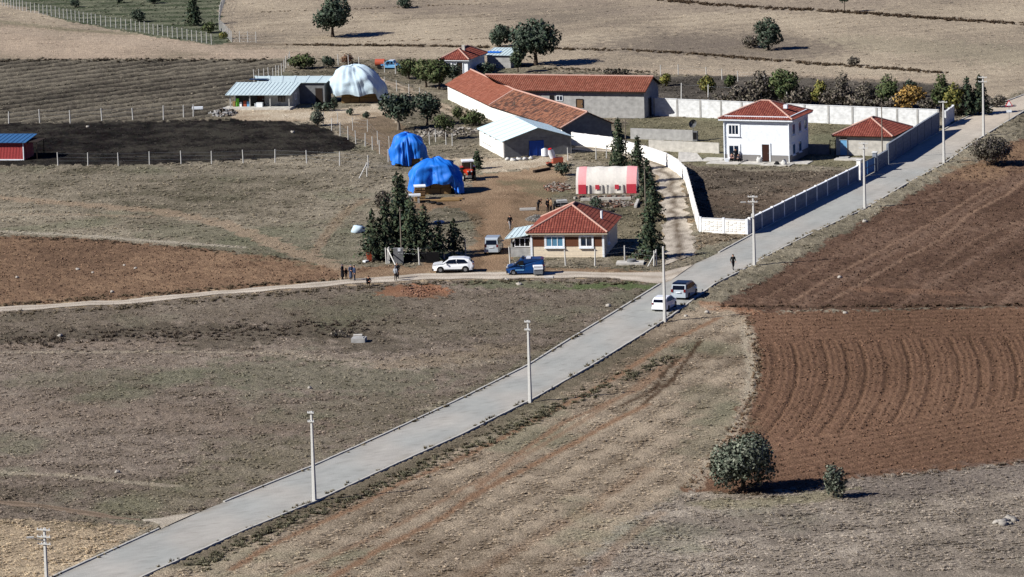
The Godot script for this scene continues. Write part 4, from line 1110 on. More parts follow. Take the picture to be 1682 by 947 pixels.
func metal_barn() -> void:
	var w := 8.7
	var d := 12.6
	var h := 2.25
	var rise := 1.35
	var r := thing("metal_roofed_barn", "low grey barn with pale sheet metal roof and blue door", "barn", Vector3(-0.44, 0, -97.94), deg_to_rad(14.0))
	var f := MB.new()
	f.box(Vector3(w * 0.5, h * 0.5, -0.1), Vector3(w, h, 0.2)); part_box(r, "back_wall", Vector3(w * 0.5, h * 0.5, -d + 0.1), Vector3(w, h, 0.2), M.grey)
	var a := Vector3(0, h, 0)
	var b := Vector3(w, h, 0)
	var c := Vector3(w * 0.5, h + rise, 0)
	f.tri(a, b, c)
	put("gable_wall", f, M.darkgrey, r)
	part_box(r, "gable_band", Vector3(w * 0.5, h - 0.02, 0.02), Vector3(w, 0.1, 0.06), M.darkgrey)
	part_box(r, "side_wall", Vector3(-0.02, h * 0.5, -d * 0.5), Vector3(0.24, h, d), M.whitewash)
	part_box(r, "side_wall", Vector3(w, h * 0.5, -d * 0.5), Vector3(0.2, h, d), M.grey)
	part_box(r, "door", Vector3(4.2, 0.98, 0.05), Vector3(1.75, 1.96, 0.08), M.bluedoor)
	for x in [3.28, 4.2, 5.12]: part_box(r, "door_frame", Vector3(x, 0.98, 0.07), Vector3(0.07, 2.0, 0.12), M.bluedoor)
	var ra := Vector3(-0.4, h - 0.1, 0.4)
	ribbed(r, "roof", Vector3(-0.4, h - 0.1, -d - 0.3), ra, Vector3(w * 0.5, h + rise + 0.05, 0.4), Vector3(w * 0.5, h + rise + 0.05, -d - 0.3), M.sheetwhite, 2.2)
	ribbed(r, "roof", Vector3(w + 0.4, h - 0.1, 0.4), Vector3(w + 0.4, h - 0.1, -d - 0.3), Vector3(w * 0.5, h + rise + 0.05, -d - 0.3), Vector3(w * 0.5, h + rise + 0.05, 0.4), M.sheetwhite, 2.2)
	for z in range(-12, 0, 3): part_box(r, "rafter_end", Vector3(-0.25, h - 0.2, z), Vector3(0.3, 0.18, 0.14), M.darkwood)
	part_box(r, "pipe_rail", Vector3(-0.3, 0.75, -8.5), Vector3(0.06, 0.06, 4.5), M.grey)

func tent() -> void:
	var w := 7.3
	var d := 4.6
	var h := 1.25
	var top := 3.0
	var r := thing("striped_tent", "white tent with pink and red end bands standing in rubble", "tent", Vector3(8.01, 0, -65.61), deg_to_rad(-6.0))
	var sec := func(x: float, s: float) -> Array:
		var row: Array = []
		for k in 15:
			var t := float(k) / 14.0
			var p: Vector2
			if t < 0.25: p = Vector2(0.0 + 0.08 * sin(x * 5.0) * (1.0 - t * 4.0), lerpf(0.02, h, t * 4.0))
			elif t > 0.75: p = Vector2(-d, lerpf(h, 0.02, (t - 0.75) * 4.0))
			else:
				var u := (t - 0.25) * 2.0
				p = Vector2(-d * u, h + (top - h) * pow(sin(u * PI), 0.72) * (1.0 - 0.02 * (1.0 + cos(x * PI * 1.1))))
			row.append(Vector3(x, p.y, p.x))
		return row
	var bands := [[0.0, 0.28, "tentwhite"], [0.28, 1.25, "tentpink"], [1.25, 6.1, "tentwhite"], [6.1, 7.3, "tentpink"]]
	for bnd in bands:
		var rows: Array = []
		var n := maxi(2, int((bnd[1] - bnd[0]) / 0.22))
		for i in n + 1: rows.append(sec.call(lerpf(bnd[0], bnd[1], float(i) / n), 0.0))
		for i in rows.size(): rows[i].reverse()
		var mb := MB.new()
		mb.grid(rows)
		put("canopy_band", mb, M[bnd[2]], r)
	for q in [[0.78, 0.94], [6.68, 1.18]]: part_box(r, "red_skirt", Vector3(q[0], h * 0.46, 0.12), Vector3(q[1], h * 0.9, 0.03), M.tentred)
	for x in [2.6, 4.95]: part_box(r, "window_flap", Vector3(x, 0.82, 0.13), Vector3(0.5, 0.55, 0.04), M.tentred)
	for x in [1.6, 3.1, 3.7, 5.6]: part_box(r, "side_fold", Vector3(x, 0.6, 0.1), Vector3(0.1, 1.15, 0.06), M.tentwhite)
	var e := MB.new()
	var s0: Array = sec.call(0.0, 0.0)
	for k in 14: e.tri(Vector3(0.02, 0.8, -d * 0.5), s0[k + 1], s0[k])
	put("end_panel", e, M.tentwhite, r)
	e = MB.new()
	var s1: Array = sec.call(w - 0.02, 0.0)
	for k in 14: e.tri(Vector3(w - 0.02, 0.8, -d * 0.5), s1[k], s1[k + 1])
	put("end_panel", e, M.tentwhite, r)
	part_box(r, "doorway", Vector3(-0.01, 0.85, -d * 0.5), Vector3(0.04, 1.6, 1.2), M.tentpink)

func cottage() -> void:
	var w := 8.6
	var d := 5.0
	var r := thing("cottage", "grey cottage with open porch and pale ribbed metal roof by the dark field", "house", Vector3(-38.20, 0, -153.81), deg_to_rad(-12.5))
	part_box(r, "platform", Vector3(w * 0.5 - 0.2, 0.12, 0.2), Vector3(w + 1.0, 0.3, 2.4), M.concrete)
	part_box(r, "wall", Vector3(6.1, 1.15, -3.1), Vector3(5.0, 2.3, 4.0), M.grey)
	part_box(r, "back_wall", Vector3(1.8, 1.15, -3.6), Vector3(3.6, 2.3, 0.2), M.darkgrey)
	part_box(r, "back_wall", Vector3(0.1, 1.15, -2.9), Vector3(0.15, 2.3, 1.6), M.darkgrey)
	door(r, Vector3(4.1, 0.25, -1.08), Vector3.RIGHT, 0.95, 1.95, M.paintwood, M.darkwood, 0.05)
	window(r, Vector3(7.1, 1.35, -1.08), Vector3.RIGHT, 1.0, 1.0, 2, M.darkwood, M.glass, 0.0)
	window(r, Vector3(8.62, 1.4, -2.6), Vector3(0, 0, -1), 0.9, 0.9, 2, M.pvc, M.glass, 0.0)
	for x in [0.1, 2.9, 5.8, 8.5]: part_box(r, "post", Vector3(x, 1.1, 0.3), Vector3(0.14, 2.1, 0.14), M.grey)
	ribbed(r, "porch_roof", Vector3(-0.5, 2.0, 0.75), Vector3(w + 0.25, 2.0, 0.75), Vector3(w + 0.25, 3.0, -d - 0.4), Vector3(-0.5, 3.0, -d - 0.4), M.sheet, 0.55)
	part_box(r, "annex_wall", Vector3(7.0, 1.45, -d - 2.2), Vector3(10.2, 2.9, 3.6), M.darkgrey)
	part_box(r, "annex_door", Vector3(11.3, 1.1, -d - 0.38), Vector3(1.0, 2.1, 0.06), M.darkwood)
	ribbed(r, "annex_roof", Vector3(2.6, 2.95, -d - 0.1), Vector3(12.5, 2.95, -d - 0.1), Vector3(12.5, 3.35, -d - 4.4), Vector3(1.0, 3.35, -d - 4.4), M.sheet, 1.6)
	part_box(r, "solar_panel", Vector3(2.4, 3.28, -d - 1.5), Vector3(2.6, 0.05, 1.2), M.glass)

func red_shed() -> void:
	var w := 5.6
	var d := 4.2
	var h := 2.35
	var th := deg_to_rad(12.0)
	var r := thing("red_shed", "red sheet metal shed with blue roof at the edge of the burnt field", "shed", Vector3(-62.44, 0, -108.80) - Vector3(cos(th), 0, sin(th)) * w, -th)
	part_box(r, "wall", Vector3(w * 0.5, h * 0.5, -d * 0.5), Vector3(w, h, d), M.redmetal)
	for k in 27: part_box(r, "wall_rib", Vector3(0.2 + k * 0.2, h * 0.5, 0.02), Vector3(0.06, h, 0.05), M.redmetal)
	part_box(r, "base_rail", Vector3(w * 0.5, 0.07, 0.05), Vector3(w + 0.06, 0.14, 0.1), M.white)
	part_box(r, "corner_trim", Vector3(w - 0.02, h * 0.5, 0.03), Vector3(0.12, h, 0.12), M.white)
	part_box(r, "side_door", Vector3(w + 0.03, 1.0, -1.4), Vector3(0.06, 1.9, 0.9), M.redmetal)
	ribbed(r, "roof", Vector3(-0.4, h + 0.02, 0.5), Vector3(w + 0.45, h + 0.02, 0.5), Vector3(w + 0.45, h + 0.45, -d - 0.5), Vector3(-0.4, h + 0.45, -d - 0.5), M.bluesheet, 0.6)
	for x in [w + 1.6]:
		for z in [-0.6, -3.6]: part_box(r, "awning_post", Vector3(x, 1.1, z), Vector3(0.08, 2.2, 0.08), M.darkwood)
	part_box(r, "awning", Vector3(w + 0.95, h - 0.05, -2.2), Vector3(1.7, 0.06, 3.6), M.darkwood)

func back_house() -> void:
	var w := 3.9
	var d := 7.8
	var h := 2.3
	var r := thing("back_house", "small white house with red hipped roof behind the garden trees", "house", Vector3(-9.13, 0, -183.75), deg_to_rad(-18.0))
	part_box(r, "wall", Vector3(w * 0.5, h * 0.5, -d * 0.5), Vector3(w, h, d), M.white)
	window(r, Vector3(1.0, 1.4, 0), Vector3.RIGHT, 0.8, 1.0, 2, M.pvc, M.glass, 0.08)
	door(r, Vector3(2.7, 0.0, 0), Vector3.RIGHT, 0.85, 1.95, M.darkwood, M.white, 0.08)
	hip_roof(r, -0.35, w + 0.35, 0.4, -d - 0.4, h + 0.05, 1.25, NEWTILE, M.white, M.ridge)
	part_box(r, "chimney", Vector3(w * 0.62, h + 1.35, -d * 0.35), Vector3(0.45, 0.9, 0.45), M.concrete)
	var s := thing("lean_to", "grey lean-to with patched metal and blue sheeting roof beside the small back house", "shed", Vector3(-2.78, 0, -190.80), deg_to_rad(-18.0))
	part_box(s, "wall", Vector3(1.9, 0.95, -2.2), Vector3(3.6, 1.9, 4.2), M.grey)
	ribbed(s, "roof", Vector3(-0.2, 1.95, 0.2), Vector3(4.0, 1.95, 0.2), Vector3(4.0, 2.5, -4.6), Vector3(-0.2, 2.5, -4.6), M.sheet, 0.5)
	part_box(s, "blue_sheet", Vector3(0.7, 2.22, -1.6), Vector3(2.2, 0.05, 1.5), M.bluetarp)

# ---------------------------------------------------------------- covered stacks
func tarp_mesh(rx: float, rz: float, h: float, bottom: Callable, sq: float, seed_: int, lean := Vector2.ZERO) -> MB:
	var nz := noise(0.9, seed_, 2)
	var nb := noise(0.35, seed_ + 7, 2)
	var crk := 0.11 if seed_ > 50 else 0.16
	var fold_k := 0.85 if seed_ > 50 else 1.05
	var nr := noise(0.3, seed_ + 13, 1)
	var rows: Array = []
	var H := 26
	var W := 110
	for j in H + 1:
		var t := float(j) / H
		var row: Array = []
		for i in W:
			var an := TAU * i / W
			var yb: float = bottom.call(an)
			var ca := cos(an)
			var sa := sin(an)
			var r := pow(pow(absf(ca), sq) + pow(absf(sa), sq), -1.0 / sq)
			var up := sin(t * PI * 0.5)
			var out := pow(cos(t * PI * 0.5), 0.74) if t < 1.0 else 0.0
			var fold := (sin(an * 17.0 + nz.get_noise_2d(an * 2.0, 3.0) * 9.0) * 0.5 + nz.get_noise_3d(ca * 3.0, sa * 3.0, t * 1.2) * 1.4) * pow(1.0 - t, 0.5) * 0.22 * fold_k
			var crease := (1.0 - absf(nr.get_noise_3d(ca * rx * 1.1, up * h * 0.8, sa * rz * 1.1)) * 2.4) * crk + (1.0 - absf(nr.get_noise_3d(ca * rx * 2.6 + 40.0, up * h * 0.5, sa * rz * 2.6)) * 2.4) * 0.05
			var bulge := nb.get_noise_3d(ca * rx, up * h, sa * rz) * 0.4
			var y := yb + (h - yb) * pow(up, 0.86) + nb.get_noise_2d(ca * out * rx * 1.3, sa * out * rz * 1.3) * 0.35 * t + crease * 0.8 * t
			var k := r * out + (fold + bulge * 0.9 + crease) * (0.1 + 0.9 * out) / maxf(rx, rz) * 1.3 * (1.0 if out > 0.02 else 0.0)
			row.append(Vector3(ca * rx * k + lean.x * up, y, sa * rz * k + lean.y * up))
		rows.append(row)
	var mb := MB.new()
	for r in rows: r.reverse()
	mb.grid(rows, true)
	return mb

func bale_stack(root: Node3D, rx: float, rz: float, h: float, m: Material) -> void:
	var nx := int(rx * 1.7 / 1.15)
	var nzc := int(rz * 1.7 / 0.95)
	for l in int(h / 0.75):
		for i in nx:
			for k in nzc:
				if l > 0 and i > 0 and i < nx - 1 and k > 0 and k < nzc - 1: continue
				var b := MB.new()
				b.box(Vector3((i + 0.5) / nx * rx * 1.7 - rx * 0.85 + rng.randf_range(-0.05, 0.05), 0.38 + l * 0.75, (k + 0.5) / nzc * rz * 1.7 - rz * 0.85), Vector3(rx * 1.7 / nx - 0.06, 0.70, rz * 1.7 / nzc - 0.05), Basis(Vector3.UP, rng.randf_range(-0.04, 0.04)))
				put("bale", b, m, root)

func make_tarps() -> void:
	var a := thing("haystack", "nearer blue tarpaulin stack, right flap hanging to the ground, dark opening in front", "haystack", Vector3(-8.86, 0, -70.20))
	bale_stack(a, 2.2, 1.8, 2.2, M.straw)
	put("tarpaulin", tarp_mesh(2.95, 2.4, 4.2, func(an: float) -> float:
		var d := rad_to_deg(an)
		if d > 18.0 and d < 50.0: return 0.1
		if d >= 50.0 and d < 135.0: return lerpf(1.45, 1.15, (d - 50.0) / 85.0) + 0.12 * sin(an * 9.0)
		return 0.4 + 0.2 * sin(an * 5.0), 4.0, 31, Vector2(-0.1, 0)), M.bluetarp, a)
	var fl := MB.new()
	var rows: Array = []
	for j in 9:
		var row: Array = []
		for i in 12:
			var u := i / 11.0
			var v := j / 8.0
			row.append(Vector3(lerpf(1.0 + v * 1.0, 2.75 + 0.2 * v, u) + 0.06 * sin(v * 9.0), lerpf(2.2, 0.03 + (1.0 - u) * 0.85, v), 1.55 + 0.9 * v * (0.6 + 0.4 * u) + 0.14 * sin(u * 14.0 + v * 3.0) * v))
		rows.append(row)
	fl.grid(rows)
	put("loose_flap", fl, M.bluetarp, a)
	var ro := MB.new()
	for x in [-1.1, 0.2]: ro.tube(Vector3(x - 0.35, 2.6, 2.2), Vector3(x, 3.95, 0.1), 0.02, 0.02, 4)
	put("rope", ro, M.black, a)
	a = thing("haystack", "rear blue tarpaulin stack standing farther from the road", "haystack", Vector3(-12.43, 0, -94.60))
	bale_stack(a, 1.5, 1.7, 1.5, M.straw)
	put("tarpaulin", tarp_mesh(2.15, 2.2, 3.9, func(an: float) -> float:
		var d := rad_to_deg(an)
		if d > 30.0 and d < 80.0: return 1.0
		return 0.3 + 0.2 * sin(an * 6.0 + 1.0), 3.0, 47, Vector2(-0.25, 0)), M.bluetarp, a)
	a = thing("haystack", "big haystack under a pale white tarpaulin beside the cottage", "haystack", Vector3(-20.34, 0, -157.84))
	bale_stack(a, 3.0, 2.4, 2.0, M.straw)
	put("tarpaulin", tarp_mesh(3.6, 3.1, 5.0, func(an: float) -> float:
		var d := rad_to_deg(an)
		if d < 55.0 or d > 330.0: return 0.35 + 0.3 * sin(an * 8.0)
		return 1.25 + 0.15 * sin(an * 7.0), 3.4, 58, Vector2(-0.9, 0)), M.whitetarp, a)

# ---------------------------------------------------------------- poles
func make_poles() -> void:
	var spots := [
		[Vector3(-35.89, 0, 145.88), 3, 1, "concrete utility pole with lamp, nearest, by the lower road end"],
		[Vector3(-17.26, 0, 103.40), 0, 0, "concrete utility pole beside the road opposite the meadow, second nearest"],
		[Vector3(1.39, 0, 62.88), 0, 0, "concrete utility pole between the ornamentally bare bend and the gravel strip"],
		[Vector3(15.43, 0, 22.66), -1, 0, "plain bare concrete pole right behind the white hatchback"],
		[Vector3(26.33, 0, -9.63), 2, 1, "concrete pole with lamp near the walking man and garden corner"],
		[Vector3(41.29, 0, -47.86), 2, 0, "concrete pole in front of the garden gate"],
		[Vector3(53.75, 0, -81.95), 1, 0, "concrete pole at the far end of the tall block wall"],
		[Vector3(60.97, 0, -104.47), 2, 0, "farthest concrete pole by the tall dark firs"]]
	spots[2][3] = "concrete utility pole third along the road, below the fork with the dirt track"
	for s in spots:
		var o := thing("utility_pole", s[3], "utility pole", s[0], -0.35, "concrete utility poles along the road")
		var mb := MB.new()
		var H := 7.75
		var prev: Array = []
		for k in 2:                                            # tapered shaft with chamfered corners
			var y := -0.5 if k == 0 else H
			var a := 0.165 if k == 0 else 0.085
			var c := a * 0.72
			var ring: Array = [Vector3(a, y, c), Vector3(c, y, a), Vector3(-c, y, a), Vector3(-a, y, c), Vector3(-a, y, -c), Vector3(-c, y, -a), Vector3(c, y, -a), Vector3(a, y, -c)]
			if k: for i in 8: mb.quad(prev[(i + 1) % 8], prev[i], ring[i], ring[(i + 1) % 8])
			if k: for i in 6: mb.tri(ring[0], ring[i + 2], ring[i + 1])
			prev = ring
		put("shaft", mb, M.pole, o)
		var arms: int = s[1]
		if arms >= 0:
			for i in (2 if arms == 0 else arms):
				var y := H - 0.12 - i * (0.55 if arms else 0.75)
				var am := MB.new()
				var hw := 0.55 if arms else 0.3
				am.box(Vector3(0, y, 0.16), Vector3(hw * 2.0, 0.08, 0.08))
				var arm := put("crossarm", am, M.pole, o)
				for x in [-hw + 0.06, -hw * 0.33, hw * 0.33, hw - 0.06]:
					var im := MB.new()
					im.tube(Vector3(x, y + 0.05, 0.16), Vector3(x, y + 0.15, 0.16), 0.03, 0.022, 6)
					put("insulator", im, M.white, arm)
		if s[2]:
			var lm := MB.new()
			lm.tube(Vector3(0, H - 1.0, 0.1), Vector3(-0.75, H - 0.72, 0.45), 0.03, 0.03, 6)
			var la := put("lamp_arm", lm, M.steel, o)
			lm = MB.new()
			lm.box(Vector3(-0.95, H - 0.66, 0.55), Vector3(0.55, 0.1, 0.2), Basis(Vector3.UP, 0.45))
			put("lamp_head", lm, M.pole, la)
		if s[2] and arms == 2:
			var bm := MB.new()
			bm.box(Vector3(0, 5.6, 0.22), Vector3(0.34, 0.4, 0.2))
			put("meter_box", bm, M.pole, o)
	for e in [[Vector3(-12.07, 0, -19.01), 6.2, "thin pale wooden pole in front of the left firs", M.palebark], [Vector3(14.87, 0, -95.39), 4.8, "thin wooden pole before the rear fir by the white wall", M.palebark], [Vector3(15.99, 0, -54.67), 4.9, "thin grey pole among the firs beside the stony lane", M.palebark], [Vector3(46.53, 0, -86.63), 7.2, "slim wooden pole at the corner of the red roofed outbuilding", M.palebark], [Vector3(1.04, 0, -127.43), 3.4, "thin pole against the long white barn wall", M.palebark], [Vector3(12.90, 0, -76.36), 3.2, "short thin post behind the striped tent", M.palebark]]:
		if e[1] < 3.3: continue
		var o := thing("wooden_pole", e[2], "pole", e[0])
		var mb := MB.new()
		mb.tube(Vector3(0, -0.3, 0), Vector3(0, e[1], 0), 0.085, 0.06, 7)
		put("shaft", mb, e[3], o)
		mb = MB.new()
		mb.box(Vector3(0, e[1] - 0.35, 0.07), Vector3(0.5, 0.08, 0.06))
		put("crosspiece", mb, e[3], o)
	var sg := thing("road_sign", "small triangular warning sign at the far roadside", "sign", Vector3(65.71, 0, -117.96), -0.1)
	var m2 := MB.new()
	m2.tube(Vector3(0, -0.2, 0), Vector3(0, 2.3, 0), 0.035, 0.035, 6)
	put("post", m2, M.steel, sg)
	for q in [[0.5, 0.0, "signred"], [0.34, 0.03, "white"]]:
		m2 = MB.new()
		var c := Vector3(0, 2.28, 0.05 + q[1])
		var pa: Vector3 = c + Vector3(-q[0], -q[0] * 0.58, 0)
		var pb: Vector3 = c + Vector3(q[0], -q[0] * 0.58, 0)
		var pc: Vector3 = c + Vector3(0, q[0] * 1.15, 0)
		var bk := Vector3(0, 0, -0.025)
		m2.tri(pa, pb, pc); m2.tri(pb + bk, pa + bk, pc + bk)
		m2.quad(pa, pc, pc + bk, pa + bk); m2.quad(pc, pb, pb + bk, pc + bk); m2.quad(pb, pa, pa + bk, pb + bk)
		put("warning_face" if q[1] > 0.0 else "warning_border", m2, M[q[2]], sg)
	m2 = MB.new()
	m2.box(Vector3(0, 1.35, 0.05), Vector3(0.7, 0.35, 0.03))
	put("plate", m2, M.white, sg)

# ---------------------------------------------------------------- fences
func fence(label: String, pts: PackedVector2Array, h: float, m: Material, r := 0.06, wires := 3, lean := 0.04) -> void:
	var p0 := pts[0]
	var o := thing("post_fence", label, "fence", xz(p0))
	var tops: Array[Vector3] = []
	for p in pts:
		var mb := MB.new()
		var a := xz(p - p0)
		var b := a + Vector3(rng.randf_range(-lean, lean) * h, h * rng.randf_range(0.93, 1.05), rng.randf_range(-lean, lean) * h)
		mb.tube(a + Vector3(0, -0.2, 0), b, r, r * 0.85, 5)
		put("post", mb, m, o)
		tops.append(b)
	for k in wires:
		var w := MB.new()
		for i in pts.size() - 1:
			if pts[i].distance_to(pts[i + 1]) > 14.0: continue
			var f := 0.9 - 0.27 * k
			w.tube(xz(pts[i] - p0).lerp(tops[i], f), xz(pts[i + 1] - p0).lerp(tops[i + 1], f), 0.008, 0.008, 3, false)
		put("wire", w, M.steel, o)

func along(a: PackedVector2Array, step: float) -> PackedVector2Array:
	var out := PackedVector2Array()
	for i in a.size() - 1:
		var n := maxi(1, int(round(a[i].distance_to(a[i + 1]) / step)))
		for k in n: out.append(a[i].lerp(a[i + 1], float(k) / n))
	out.append(a[a.size() - 1])
	return out

func make_fences() -> void:
	fence("row of grey concrete posts on the upper edge of the burnt field", PackedVector2Array([Vector2(-68.03, -145.04), Vector2(-63.82, -145.35), Vector2(-59.57, -144.41), Vector2(-55.27, -144.70), Vector2(-51.00, -144.37), Vector2(-46.91, -145.33), Vector2(-44.20, -145.98), Vector2(-42.89, -146.31)]), 1.75, M.pole, 0.085)
	fence("row of concrete posts on the lower edge of the burnt field", PackedVector2Array([Vector2(-57.51, -102.85), Vector2(-53.62, -102.05), Vector2(-49.67, -101.23), Vector2(-45.73, -101.50), Vector2(-41.67, -101.20), Vector2(-37.74, -100.39), Vector2(-33.69, -100.09), Vector2(-29.64, -99.79), Vector2(-25.56, -98.40), Vector2(-21.29, -95.37), Vector2(-17.60, -92.47)]), 1.75, M.pole, 0.075)
	fence("slim pale posts running down right of the burnt field", PackedVector2Array([Vector2(-24.71, -134.29), Vector2(-23.38, -128.58), Vector2(-22.07, -122.98), Vector2(-20.91, -119.24), Vector2(-19.76, -114.96), Vector2(-18.48, -111.85), Vector2(-17.46, -108.82), Vector2(-16.43, -104.70), Vector2(-15.18, -97.33)]), 1.75, M.pole, 0.07)
	fence("slanting slim posts beside the brown track behind the blue stacks", PackedVector2Array([Vector2(-22.75, -134.46), Vector2(-20.52, -127.96), Vector2(-18.53, -126.34), Vector2(-16.87, -113.78), Vector2(-15.26, -108.91)]), 1.7, M.pole, 0.055)
	fence("light posts climbing beside the ploughed field to the cottage corner", PackedVector2Array([Vector2(-36.34, -183.16), Vector2(-35.66, -183.70), Vector2(-34.97, -183.88), Vector2(-34.29, -184.42), Vector2(-33.68, -184.63), Vector2(-33.33, -186.66), Vector2(-33.02, -187.65), Vector2(-32.65, -189.34), Vector2(-32.47, -193.60), Vector2(-32.39, -197.93), Vector2(-32.15, -200.81), Vector2(-31.99, -203.73)]), 1.8, M.pole, 0.07)
	fence("long pale mesh fence below the sapling orchard at upper left", along(PackedVector2Array([Vector2(-84.78, -297.14), Vector2(-79.86, -286.60), Vector2(-73.43, -275.91), Vector2(-65.74, -262.54), Vector2(-59.35, -253.24), Vector2(-54.54, -245.34), Vector2(-50.32, -239.35), Vector2(-45.26, -230.83)]), 1.55), 1.75, M.pole, 0.06, 4, 0.02)
	fence("white mesh fence curving round the orchard corner at the upper edge", along(PackedVector2Array([Vector2(-46.78, -303.81), Vector2(-46.16, -270.48), Vector2(-45.13, -250.42), Vector2(-42.28, -233.28), Vector2(-38.42, -231.51)]), 1.5), 1.75, M.pole, 0.06, 4, 0.02)
	fence("fence posts along the far orchard edge behind the white wall", along(PackedVector2Array([Vector2(22.19, -176.99), Vector2(24.70, -176.40), Vector2(28.54, -172.70), Vector2(32.75, -166.88), Vector2(40.04, -162.46)]), 3.6), 1.5, M.pole, 0.07, 2)
	fence("short pale posts right behind the long white wall", PackedVector2Array([Vector2(24.03, -149.00), Vector2(27.56, -145.63), Vector2(31.09, -142.91), Vector2(34.50, -140.24), Vector2(37.93, -138.21)]), 2.45, M.pole, 0.1, 1)
	fence("front yard posts along the dirt track beside the cream farmhouse", PackedVector2Array([Vector2(-0.12, -15.62), Vector2(5.93, -13.71), Vector2(9.11, -13.14), Vector2(12.41, -14.57), Vector2(15.50, -11.58)]), 1.85, M.pole, 0.09, 2)
	fence("posts with a dark screen along the track under the left firs", PackedVector2Array([Vector2(-13.74, -18.49), Vector2(-13.41, -18.84), Vector2(-10.09, -17.01), Vector2(-7.38, -20.21), Vector2(-5.03, -22.27)]), 1.85, M.pole, 0.09, 2)
	fence("slim posts in the rough ground between metal barn and stony lane", PackedVector2Array([Vector2(7.53, -93.68), Vector2(11.07, -94.02), Vector2(12.39, -94.83)]), 1.75, M.pole, 0.07, 2)
	fence("posts at the top of the farmyard behind the blue stacks", PackedVector2Array([Vector2(-10.11, -111.77), Vector2(-9.35, -114.45), Vector2(-7.97, -111.31), Vector2(-7.17, -110.01)]), 1.75, M.pole, 0.07, 1)
	fence("far pale posts behind the white covered haystack", PackedVector2Array([Vector2(-24.70, -199.74), Vector2(-23.16, -199.37), Vector2(-21.56, -196.78), Vector2(-17.62, -189.33), Vector2(-15.99, -187.51), Vector2(-11.52, -184.31)]), 1.6, M.pole, 0.07, 1)
	fence("fence posts along the farm track above the garden trees", PackedVector2Array([Vector2(-17.26, -172.47), Vector2(-15.43, -167.30), Vector2(-13.62, -162.21), Vector2(-12.03, -158.55), Vector2(-11.11, -153.14)]), 1.6, M.pole, 0.06, 2)
	for e in [[Vector3(-13.54, 0, -18.45), Vector3(-12.54, 0, -15.42), "leaning white brace pole by the left gateway under the firs"], [Vector3(15.78, 0, -11.93), Vector3(14.84, 0, -11.50), "leaning white brace pole at the stony lane corner"], [Vector3(-17.57, 0, -85.11), Vector3(-18.52, 0, -83.75), "leaning brace at the rough pasture gate near the blue stacks"]]:
		var o := thing("brace_pole", e[2], "pole", e[0])
		var mb := MB.new()
		mb.tube(Vector3(0, 1.6, 0), e[1] - e[0], 0.07, 0.07, 6)
		put("strut", mb, M.pole, o)
		mb = MB.new()
		mb.tube(Vector3(0, -0.2, 0), Vector3(0, 1.8, 0), 0.08, 0.075, 6)
		put("upright", mb, M.pole, o)
	var sc := thing("screen_fence", "dark sheeting screen standing under the left firs", "screen", Vector3(-15.34, 0, -20.83))
	for k in 5:
		var b := MB.new()
		var p: Vector3 = Vector3(-15.34, 0, -20.83)
		var q: Vector3 = Vector3(-7.89, 0, -17.84)
		b.box((q - p) * ((k + 0.5) / 5.0) + Vector3(0, 0.62, 0), Vector3(1.42, 1.2, 0.05), Basis(Vector3.UP, -0.02 + rng.randf_range(-0.06, 0.06)))
		put("panel", b, M.black, sc)
	sc = thing("utility_cabinet", "grey cabinet with a small white notice under the left firs", "cabinet", Vector3(-12.40, 0, -18.66))
	part_box(sc, "body", Vector3(0, 0.85, 0), Vector3(1.1, 1.7, 0.6), M.darkgrey)
	part_box(sc, "notice", Vector3(0.1, 1.55, 0.32), Vector3(0.3, 0.35, 0.02), M.white)

# ---------------------------------------------------------------- trees
func leaf_card(mb: MB, p: Vector3, out: Vector3, size: float, stretch := 1.0) -> void:
	var d := (Vector3(rng.randf_range(-1, 1), rng.randf_range(-1, 1), rng.randf_range(-1, 1)) + out * 0.5).normalized()
	var s := d.cross(Vector3(rng.randf_range(-1, 1), rng.randf_range(-1, 1), rng.randf_range(-1, 1))).normalized()
	var t := d.cross(s)
	var n := (out * 0.75 + d * 0.55).normalized()
	if d.dot(out) < 0.0:
		s = -s
		n = (out * 0.75 - d * 0.55).normalized()
	var a := p + s * size * stretch
	var b := p + t * size * 0.6 + d * size * 0.15
	var c := p - s * size * stretch
	var e := p - t * size * 0.6 + d * size * 0.15
	mb.tri_n(a, b, c, n, n, n); mb.tri_n(a, c, e, n, n, n)

# blobs: [centre, radii]; a crown of many small leaf clumps with gaps between them
func crown(blobs: Array, count: int, leaf: float, cols: Array, gap := 0.12, seed_ := 1) -> ArrayMesh:
	var mb := MB.new()
	var nz := noise(0.9 / (leaf * 4.0), seed_, 2)
	var vol := 0.0
	for b in blobs: vol += b[1].x * b[1].y + b[1].x * b[1].z
	for b in blobs:
		var n := int(count * (b[1].x * b[1].y + b[1].x * b[1].z) / vol)
		for i in n:
			var dir := Vector3(rng.randfn(), rng.randfn(), rng.randfn()).normalized()
			var r := pow(rng.randf_range(0.12, 1.0), 0.4) * rng.randf_range(0.9, 1.07)
			var p: Vector3 = b[0] + dir * b[1] * r
			var g := nz.get_noise_3dv(p)
			if g < -gap: continue
			var col: Color = cols[rng.randi() % cols.size()]
			mb.col = col * (rng.randf_range(0.7, 1.2) + g * 0.8)
			leaf_card(mb, p, dir, leaf * rng.randf_range(0.6, 1.25))
	return mb.mesh(M.leaf)

